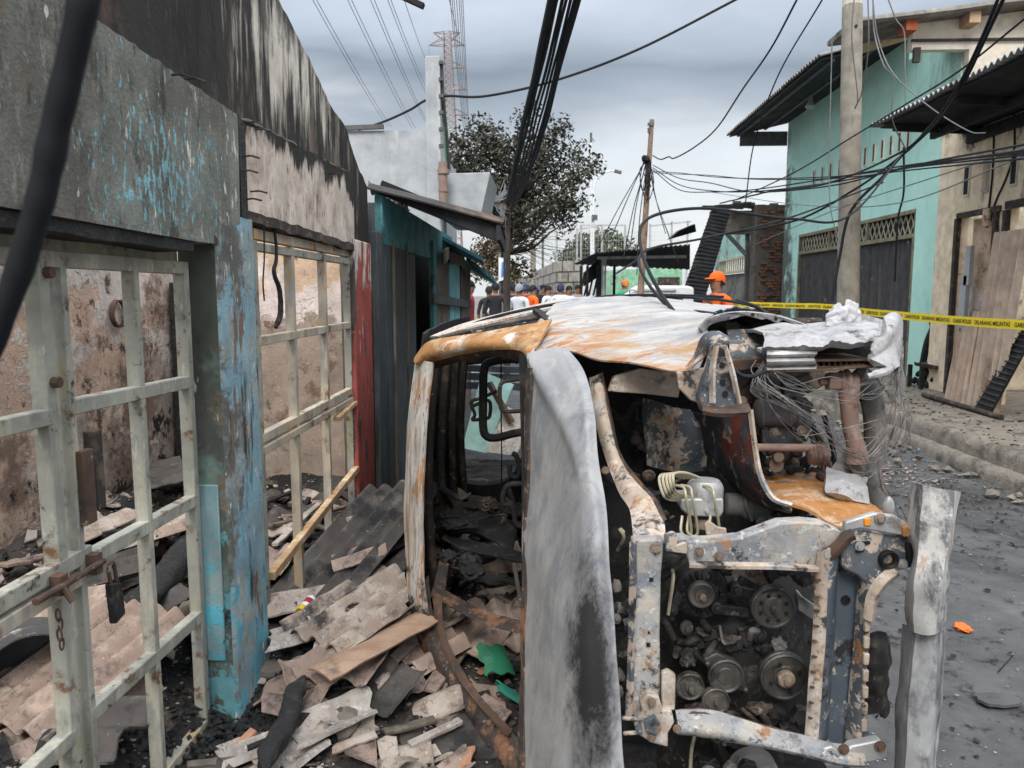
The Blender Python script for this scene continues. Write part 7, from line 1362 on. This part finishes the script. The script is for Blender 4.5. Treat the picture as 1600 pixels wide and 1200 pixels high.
big(455, 1180, corr_mesh('sheet', .18, .22, 2, .014, 'asbestos_white', 39, .25), R(-35), R(8), R(4), 'greyish white shard under the charred beam end', .05)
big(110, 940, corr_mesh('sheet', .55, .4, 5, .018, 'asbestos_pink', 35, .2), R(-75), R(6), R(0), 'pink wavy roof fragment behind the latch bolt', .10)
big(60, 1120, corr_mesh('sheet', .5, .6, 4, .02, 'asbestos_pink', 36, .2), R(-30), R(4), R(0), 'pink roof fragment in the near corner of the shop', .06)
big(180, 910, corr_mesh('sheet', .5, .32, 5, .02, 'asbestos_dark', 37, .2), R(-66), R(12), R(4), 'dark wavy roof fragment stacked behind the gate post', .14)
big(260, 770, corr_mesh('sheet', .7, .22, 3, .016, 'asbestos_dark', 38, .1), R(-60), R(8), R(0), 'dark grey sheet against the far inner wall', .16)
big(740, 1000, corr_mesh('sheet', .3, .34, 2, .02, 'asbestos_pink', 41, .3), R(-20), R(10), R(4), 'brownish roof fragment between frame and green plastic', .10)
big(700, 1120, corr_mesh('sheet', .34, .42, 2, .010, 'asbestos_dark', 43, .1), R(8), R(2), R(0), 'flat dark board lying below the brown board', .02)
def beam_log(label, a, b, r, name, dz, seed, cat='beam'):
    p, q = gp(*a), gp(*b); p.z = hgt(p.x, p.y) + dz[0]; q.z = hgt(q.x, q.y) + dz[1]; n = 46; m = 18; d = (q - p).normalized(); x = d.cross(V((0, 0, 1))).normalized(); y = x.cross(d); vs = []; fs = []
    for i in range(n + 1):
        u = i/n; c = p.lerp(q, u) + x*.02*nz((u*3, seed, 0)) + y*.015*nz((u*4, seed, 9)); tp = min(1, .25 + 6*u, .25 + 6*(1 - u))
        for j in range(m):
            t = 2*PI*j/m; w_ = r*tp*(1 + .22*nz((u*7, math.cos(t)*1.2, math.sin(t)*1.2 + seed), 1) + .10*abs(nz((u*40, t*2, seed), 1))) / max(abs(math.cos(t)), abs(math.sin(t)))**.55
            vs.append(c + x*math.cos(t)*w_ + y*math.sin(t)*w_*.8)
    for i in range(n):
        for j in range(m): k = i*m + j; k2 = i*m + (j+1) % m; fs.append((k, k2, k2+m, k+m))
    fs += [tuple(range(m-1, -1, -1)), tuple(n*m + j for j in range(m))]
    return tag(MB().add(vs, fs).build(name, M['char'], None, True, 0, 60), label, cat)
def plank(label, a, b, w, t, m, name='plank', dz=(.05, .05), jit=.006, cat='plank', group=None):
    p, q = gp(*a), gp(*b); p.z = hgt(p.x, p.y) + dz[0]; q.z = hgt(q.x, q.y) + dz[1]
    return tag(MB().bar(p, q, w, t, n=18, jit=jit).build(name, M[m], bevel=.004), label, cat, group)
p1, p2 = gp(500, 1105), gp(668, 1030)
rows = []
for j in range(9):
    v = j/8; r = []
    for i in range(25): u = i/24; c = p1.lerp(p2, u*(1 + .02*nz((v*6, 2, 0)))); d = (p2 - p1).cross(V((0, 0, 1))).normalized(); r.append(c + d*(.135*(v - .5)*(1 + .12*nz((u*5, v > .5, 4)))) + V((0, 0, .125 + .06*u + .012*math.cos((v - .5)*PI))))
    rows.append(r)
tag(MB().sheet(rows, .008).build('brown_board', M['cardboard']), 'tan brown flat board lying across the rubble by the wreck', 'board')
beam_log('thick charred beam end pointing down in the foreground rubble', (476, 1092), (415, 1235), .034, 'charred_beam', (.13, .11), 1)
beam_log('long charred beam lying in the shop behind the grey gate', (325, 850), (185, 1010), .06, 'charred_beam', (.17, .08), 4)
plank('small charred stick by the foot of the cream gate', (425, 985), (470, 1020), .03, .03, 'char', 'charred_stick', (.05, .03), .006, 'stick')
for k, (a, b, m, lb) in enumerate((((415, 800), (470, 775), 'char', 'short black stick in the debris behind the cream gate'), ((420, 838), (540, 806), 'board_brown', 'long grey brown batten behind the cream gate'), ((430, 870), (500, 800), 'asbestos_white', 'pale slanting lath behind the cream gate'), ((470, 830), (545, 850), 'board_brown', 'brown batten lying low behind the timber brace'), ((4, 905), (120, 880), 'asbestos_pink', 'pinkish strip at the foot of the inner wall'), ((0, 985), (130, 965), 'asbestos_pink', 'long pink strip behind the left gate leaf'), ((600, 1150), (680, 1130), 'board_brown', 'thin grey lath below the brown board'), ((640, 1165), (720, 1130), 'asbestos_white', 'pale thin lath beside the dark flat board'), ((520, 900), (540, 870), 'wood_bare', 'small orange wood offcut beside the sooty sheet'), ((670, 1080), (730, 1010), 'asbestos_pink', 'reddish brown strip under the rusty pillar'), ((365, 1175), (398, 1148), 'tile_clay', 'small red tile strip lying in the charcoal'))):
    plank(lb, a, b, .035 if k not in (4, 5, 9) else .07, .018, m, 'batten', (.10, .10) if k < 6 else (.05, .06), .005, 'batten')
# drum lying in the shop
t = thing('metal_drum', 'open dark metal drum lying on its side behind the gate', 'drum', gp(50, 1100)); c = gp(58, 1085); ax = V((.55, -.75, .05)).normalized()
g = MB(); g.lathe_open(c + V((-.05, .05, .10)), ax, [(.155, .0), (.16, .005), (.16, .10), (.165, .105), (.165, .115), (.16, .12), (.16, .20), (.155, .20), (.152, .19), (.150, .01), (.0, .01)], 40); t.location = c; o = g.build('shell', M['drum'], t)
# little bottle, green plastic, terracotta bits
c = gp(476, 985); t = thing('small_bottle', 'small pale bottle with yellow cap lying below the cream gate', 'bottle', c); d = V((.25, .9, .25)).normalized(); c = c + V((0, 0, .10))
g = MB(); g.lathe(c, d, [(.022, .0), (.023, .01), (.023, .06), (.018, .07)], 20); g.build('bottle', M['white_paint'], t); g = MB(); g.lathe(c - d*.028, d, [(.022, 0), (.024, .004), (.024, .026), (.022, .03)], 20); g.build('cap', mat('cap_plastic', (.80, .56, .02), rough=.4), t); g = MB(); g.lathe_open(c + d*.02, d, [(.0235, 0), (.0235, .03)], 20); g.build('sticker', M['cloth_red'], t)
def shell_piece(label, px, py, w, h, rz, tilt, m, seed, dz=.10, bend=2.2, name='plastic_piece'):
    rows = []
    for j in range(13):
        v = j/12; r = []
        for i in range(17): u = i/16; uu = u + .12*nz((v*4, seed, 1)); a = bend*(uu - .5); r.append(V((math.sin(a)*w/bend, (v - .5 + .16*nz((u*3.5, seed, 5)))*h, math.cos(a)*w/bend*.6)))
        rows.append(r)
    p = gp(px, py); return put(name, MB().sheet(rows, .005).mesh(name, M[m]), p.x, p.y, rz, tilt, .25, label, 'plastic piece', None, dz)
shell_piece('curved green plastic piece lying beside the bonnet', 772, 1062, .17, .15, R(30), R(24), 'plastic_green', 4)
shell_piece('teal green plastic piece below the curved green one', 792, 1112, .14, .12, R(100), R(34), 'plastic_teal', 8, .10)
# strewn fragments: a handful of shapes, copied
AS = [shard_mesh('fragment', m, 50 + k, w*.62, t) for k, (m, w, t) in enumerate((('asbestos', .09, .007), ('asbestos', .12, .007), ('asbestos_pink', .10, .007), ('asbestos_dark', .10, .007), ('asbestos_white', .08, .008), ('asbestos', .07, .007), ('asbestos_pink', .13, .007), ('asbestos_dark', .13, .008)))]
CF = [corr_mesh('wavy', .15, .15, 1, .016, m, 70 + k, .35) for k, m in enumerate(('asbestos', 'asbestos_pink', 'asbestos', 'asbestos_dark', 'asbestos'))]
def chunk(seed, m, r): g = MB(); g.blob((0, 0, 0), r, seed, 2, .45, 1.1); return g.mesh('chunk', M[m], True, 20)
CK = [chunk(k, m, r) for k, (m, r) in enumerate((('tile_clay', (.045, .03, .014)), ('mortar', (.04, .035, .025)), ('asbestos_white', (.035, .03, .012)), ('mortar', (.055, .04, .03)), ('tile_clay', (.03, .028, .012))))]
ST = []
for k, m in enumerate(('char', 'board_brown', 'char')): g = MB(); g.bar((-.14, 0, 0), (.14, 0, 0), .028, .022, n=10, jit=.006); ST.append(g.mesh('stick', M[m]))
MS = [corr_mesh('piece', w_, l_, n_, .020, m, 120 + k, .16) for k, (w_, l_, n_, m) in enumerate(((.28, .30, 2, 'asbestos'), (.22, .34, 2, 'asbestos'), (.34, .24, 3, 'asbestos_pink'), (.18, .28, 1, 'asbestos'), (.30, .26, 2, 'asbestos_dark'), (.24, .24, 2, 'asbestos_pink')))]
rr = random.Random(40)
for k in range(46):
    if k < 30: x, y = rr.uniform(-1.06, -.50), rr.uniform(2.75, 4.9); rz = R(-34) + rr.gauss(0, .5); tl = .22; wh = 'heaped between the cream gate and the wreck'
    else: x, y = rr.uniform(-2.4, -1.4), rr.uniform(1.7, 4.8); rz = R(-50) + rr.gauss(0, .7); tl = .12; wh = 'heaped inside the roofless shop'
    if abs(x + .86) < .22 and abs(y - 3.33) < .25: continue
    put('corrugated_piece', rr.choice(MS), x, y, rz, tl + rr.gauss(0, .12), rr.gauss(0, .14), 'mid sized wavy roof sheet piece ' + wh, 'roof sheet', 'wavy sheet pieces ' + wh, rr.uniform(.05, .10), None, rr.uniform(.75, 1.15))
rr = random.Random(77); zones = [(-2.55, -1.3, 1.4, 5.2, 190), (-1.15, -.40, 2.0, 5.1, 190), (-.4, .1, 2.2, 4.6, 60)]
for x0, x1, y0, y1, n in zones:
    ins = x1 < -1.2; where = 'inside the roofless shop' if ins else ('beside the wreck' if x0 < -1 else 'under the wreck')
    for k in range(n):
        x, y = rr.uniform(x0, x1), y0 + (y1 - y0)*rr.random(); q = rr.random(); rz = rr.uniform(0, 6.28); t1, t2 = rr.gauss(0, .28), rr.gauss(0, .28); sc = rr.uniform(.7, 1.35)
        if q < .52: put('roof_fragment', rr.choice(AS), x, y, rz, t1, t2, 'small broken roof fragment strewn ' + where, 'roof fragment', 'small roof fragments ' + where, rr.uniform(.01, .06 if x < -.5 else .02), None, sc)
        elif q < .72: put('wavy_fragment', rr.choice(CF), x, y, rz, t1, t2, 'wavy broken roof fragment strewn ' + where, 'roof fragment', 'wavy roof fragments ' + where, rr.uniform(.02, .07 if x < -.5 else .03), None, sc)
        elif q < .88: put('rubble_chunk', rr.choice(CK), x, y, rz, t1, t2, 'small lump of masonry or tile strewn ' + where, 'rubble lump', 'masonry lumps ' + where, rr.uniform(.01, .05), None, sc)
        else: put('burnt_stick', rr.choice(ST), x, y, rz, t1*.6, t2*.6, 'short burnt stick strewn ' + where, 'stick', 'burnt sticks ' + where, rr.uniform(.03, .07), None, sc)
# uncountable crumbs: charcoal, pale chips, street grit
def crumbs(name, label, m, n, fx, r0, r1, seed, flat=.7):
    rr = random.Random(seed); vs = []; fs = []
    for _ in range(n):
        x, y, z = fx(rr); r = rr.uniform(r0, r1); o = len(vs); rot = Matrix.Rotation(rr.random()*6.28, 3, 'Z') @ Matrix.Rotation(rr.gauss(0, .4), 3, 'X')
        for (a, b, c_) in ((1, .1, 0), (.2, 1, 0), (-1, .2, 0), (-.1, -1, 0), (.2, .1, 1), (.0, -.1, -1)):
            vs.append(V((x, y, z)) + rot @ V((a*r*rr.uniform(.6, 1.2), b*r*rr.uniform(.5, 1.1), c_*r*flat*rr.uniform(.6, 1.1))))
        fs += [(o, o+1, o+4), (o+1, o+2, o+4), (o+2, o+3, o+4), (o+3, o, o+4), (o+1, o, o+5), (o+2, o+1, o+5), (o+3, o+2, o+5), (o, o+3, o+5)]
    tag(MB().add(vs, fs).build(name, M[m], None, smooth=False, origin=False), label, 'debris', kind='stuff')
def zr_(x0, x1, y0, y1):
    def f(rr): x, y = rr.uniform(x0, x1), rr.uniform(y0, y1); return x, y, hgt(x, y) + .012
    return f
def clump(cs):
    def f(rr):
        cx, cy, s = rr.choice(cs); x, y = rr.gauss(cx, s), rr.gauss(cy, s*1.3); return x, y, hgt(x, y) + .015 + .02*rr.random()
    return f
ck = [gp(460, 1035), gp(400, 1120), gp(360, 1160), gp(450, 860), gp(440, 905), gp(500, 1050), gp(620, 1000), gp(400, 1090)]
crumbs('charcoal', 'black charcoal crumbs spread between the gates and the wreck', 'char', 3800, clump([(p.x, p.y, .13) for p in ck] + [(-.6, 3.2, .4), (-2, 3, .6)]), .006, .024, 1)
crumbs('plaster_chips', 'pale plaster chips and grit over the rubble', 'asbestos', 4200, zr_(-2.55, .1, 1.3, 5.4), .003, .014, 2, .3)
crumbs('tile_chips', 'small reddish tile chips over the rubble', 'asbestos_pink', 1500, zr_(-2.55, .1, 1.3, 5.4), .005, .018, 3, .3)
def st(rr):
    x = rr.uniform(-.2, 3.9) if rr.random() < .6 else 3.9 - abs(rr.gauss(0, .5)); y = 1.2 + 9*rr.random()**1.4; return x, y, .012
crumbs('street_ash', 'black ash flakes scattered over the street', 'burnt', 2600, st, .004, .022, 4, .25)
crumbs('street_grit', 'pale grit and glass crumbs scattered over the street', 'kerb', 2400, st, .003, .011, 5, .3)
crumbs('near_grit', 'glass and paint crumbs on the street by the bumper', 'concrete', 2600, lambda rr: (rr.gauss(1.15, .3), rr.gauss(1.9, .3), .010), .002, .008, 6, .3)
crumbs('kerb_rubble', 'broken concrete crumbs along the pavement edge', 'kerb', 70, lambda rr: (3.75 + rr.gauss(0, .13), rr.uniform(4, 12), .03), .02, .07, 7, .6)
crumbs('pavement_ash', 'ash and pink chips over the raised pavement', 'asbestos_pink', 420, lambda rr: (rr.uniform(4.1, 5.4), rr.uniform(5, 11), .305), .004, .02, 8, .25)
crumbs('pavement_soot', 'black soot flakes over the raised pavement', 'burnt', 500, lambda rr: (rr.uniform(4.1, 5.4), rr.uniform(5, 11.5), .305), .006, .03, 9, .2)
crumbs('pink_litter', 'pinkish paper shreds on the street below the kerb', 'asbestos_pink', 180, lambda rr: (rr.gauss(3.3, .25), rr.gauss(7.0, .35), .012), .006, .03, 10, .2)
# rubble bits big enough to see on the kerb
for k in range(14):
    x, y = 3.72 + .12*rr.gauss(0, 1), 5.0 + 3.6*rr.random(); put('kerb_chunk', CK[3 if k % 2 else 1], x, y, rr.random()*6, rr.gauss(0, .4), rr.gauss(0, .4), 'broken concrete chunk lying along the pavement foot', 'rubble lump', 'concrete chunks at the pavement foot', 0, .03, rr.uniform(.7, 1.7))
p = PZ(1503, 980, .01); tag(MB().blob(p, (.035, .045, .010), 3, 3, .7, 3).build('orange_litter', M['litter_orange']), 'crumpled orange scrap lying on the dark street', 'litter')
p = PZ(1442, 703, .02); tag(MB().blob(p, (.05, .04, .03), 5, 2, .4).build('blue_litter', M['litter_blue']), 'small light blue packet on the street near the kerb', 'litter')
p = PZ(1560, 1096, .012); g = MB(); g.prism([p + V((.085*math.cos(a)*(1 + .25*nz((math.cos(a)*2, math.sin(a)*2, 3))), .05*math.sin(a)*(1 + .3*nz((math.cos(a)*2, math.sin(a)*2, 9))), 0)) for a in [2*PI*k/28 for k in range(28)]], (0, 0, .012)); tag(g.build('burnt_flake', M['asphalt']), 'flat grey burnt flake lying on the street by the bumper', 'litter')
p = PZ(1560, 1050, .01); tag(MB().tube([p, p + V((.12, .10, .03))], .003, 6).build('thin_stick', M['burnt']), 'thin dark stick lying on the street above the grey flake', 'stick')
# toppled turquoise signboard and boards seen through the rear window
t = thing('toppled_panel', 'toppled pale turquoise panel lying in the street behind the wreck', 'panel', (-.5, 7.2, 0))
MB().prism([P(722, 700, 6.9), P(752, 585, 7.3), P(800, 605, 7.3), P(760, 708, 6.9)], (.02, .05, .02)).build('panel', M['teal_dirty'], t); MB().prism([P(758, 706, 6.8), P(790, 640, 7.1), P(826, 660, 7.1), P(806, 712, 6.8)], (.02, .05, .02)).build('pale_face', M['asbestos_white'], t)
MB().bar(P(764, 598, 7.1), P(800, 660, 7.0), .06, .04).build('brace', M['rust'], t)
for k, y in enumerate((575, 588, 602)): p, q = P(724, y, 7.6), P(835, y + 3, 7.8); tag(MB().bar(p, q, .12, .06, n=6, jit=.01).build('street_board', M['board_dark']), ('grey board behind the toppled turquoise panel', 'second grey board stacked under the first behind the turquoise panel', 'lowest grey board behind the turquoise panel')[k], 'board')
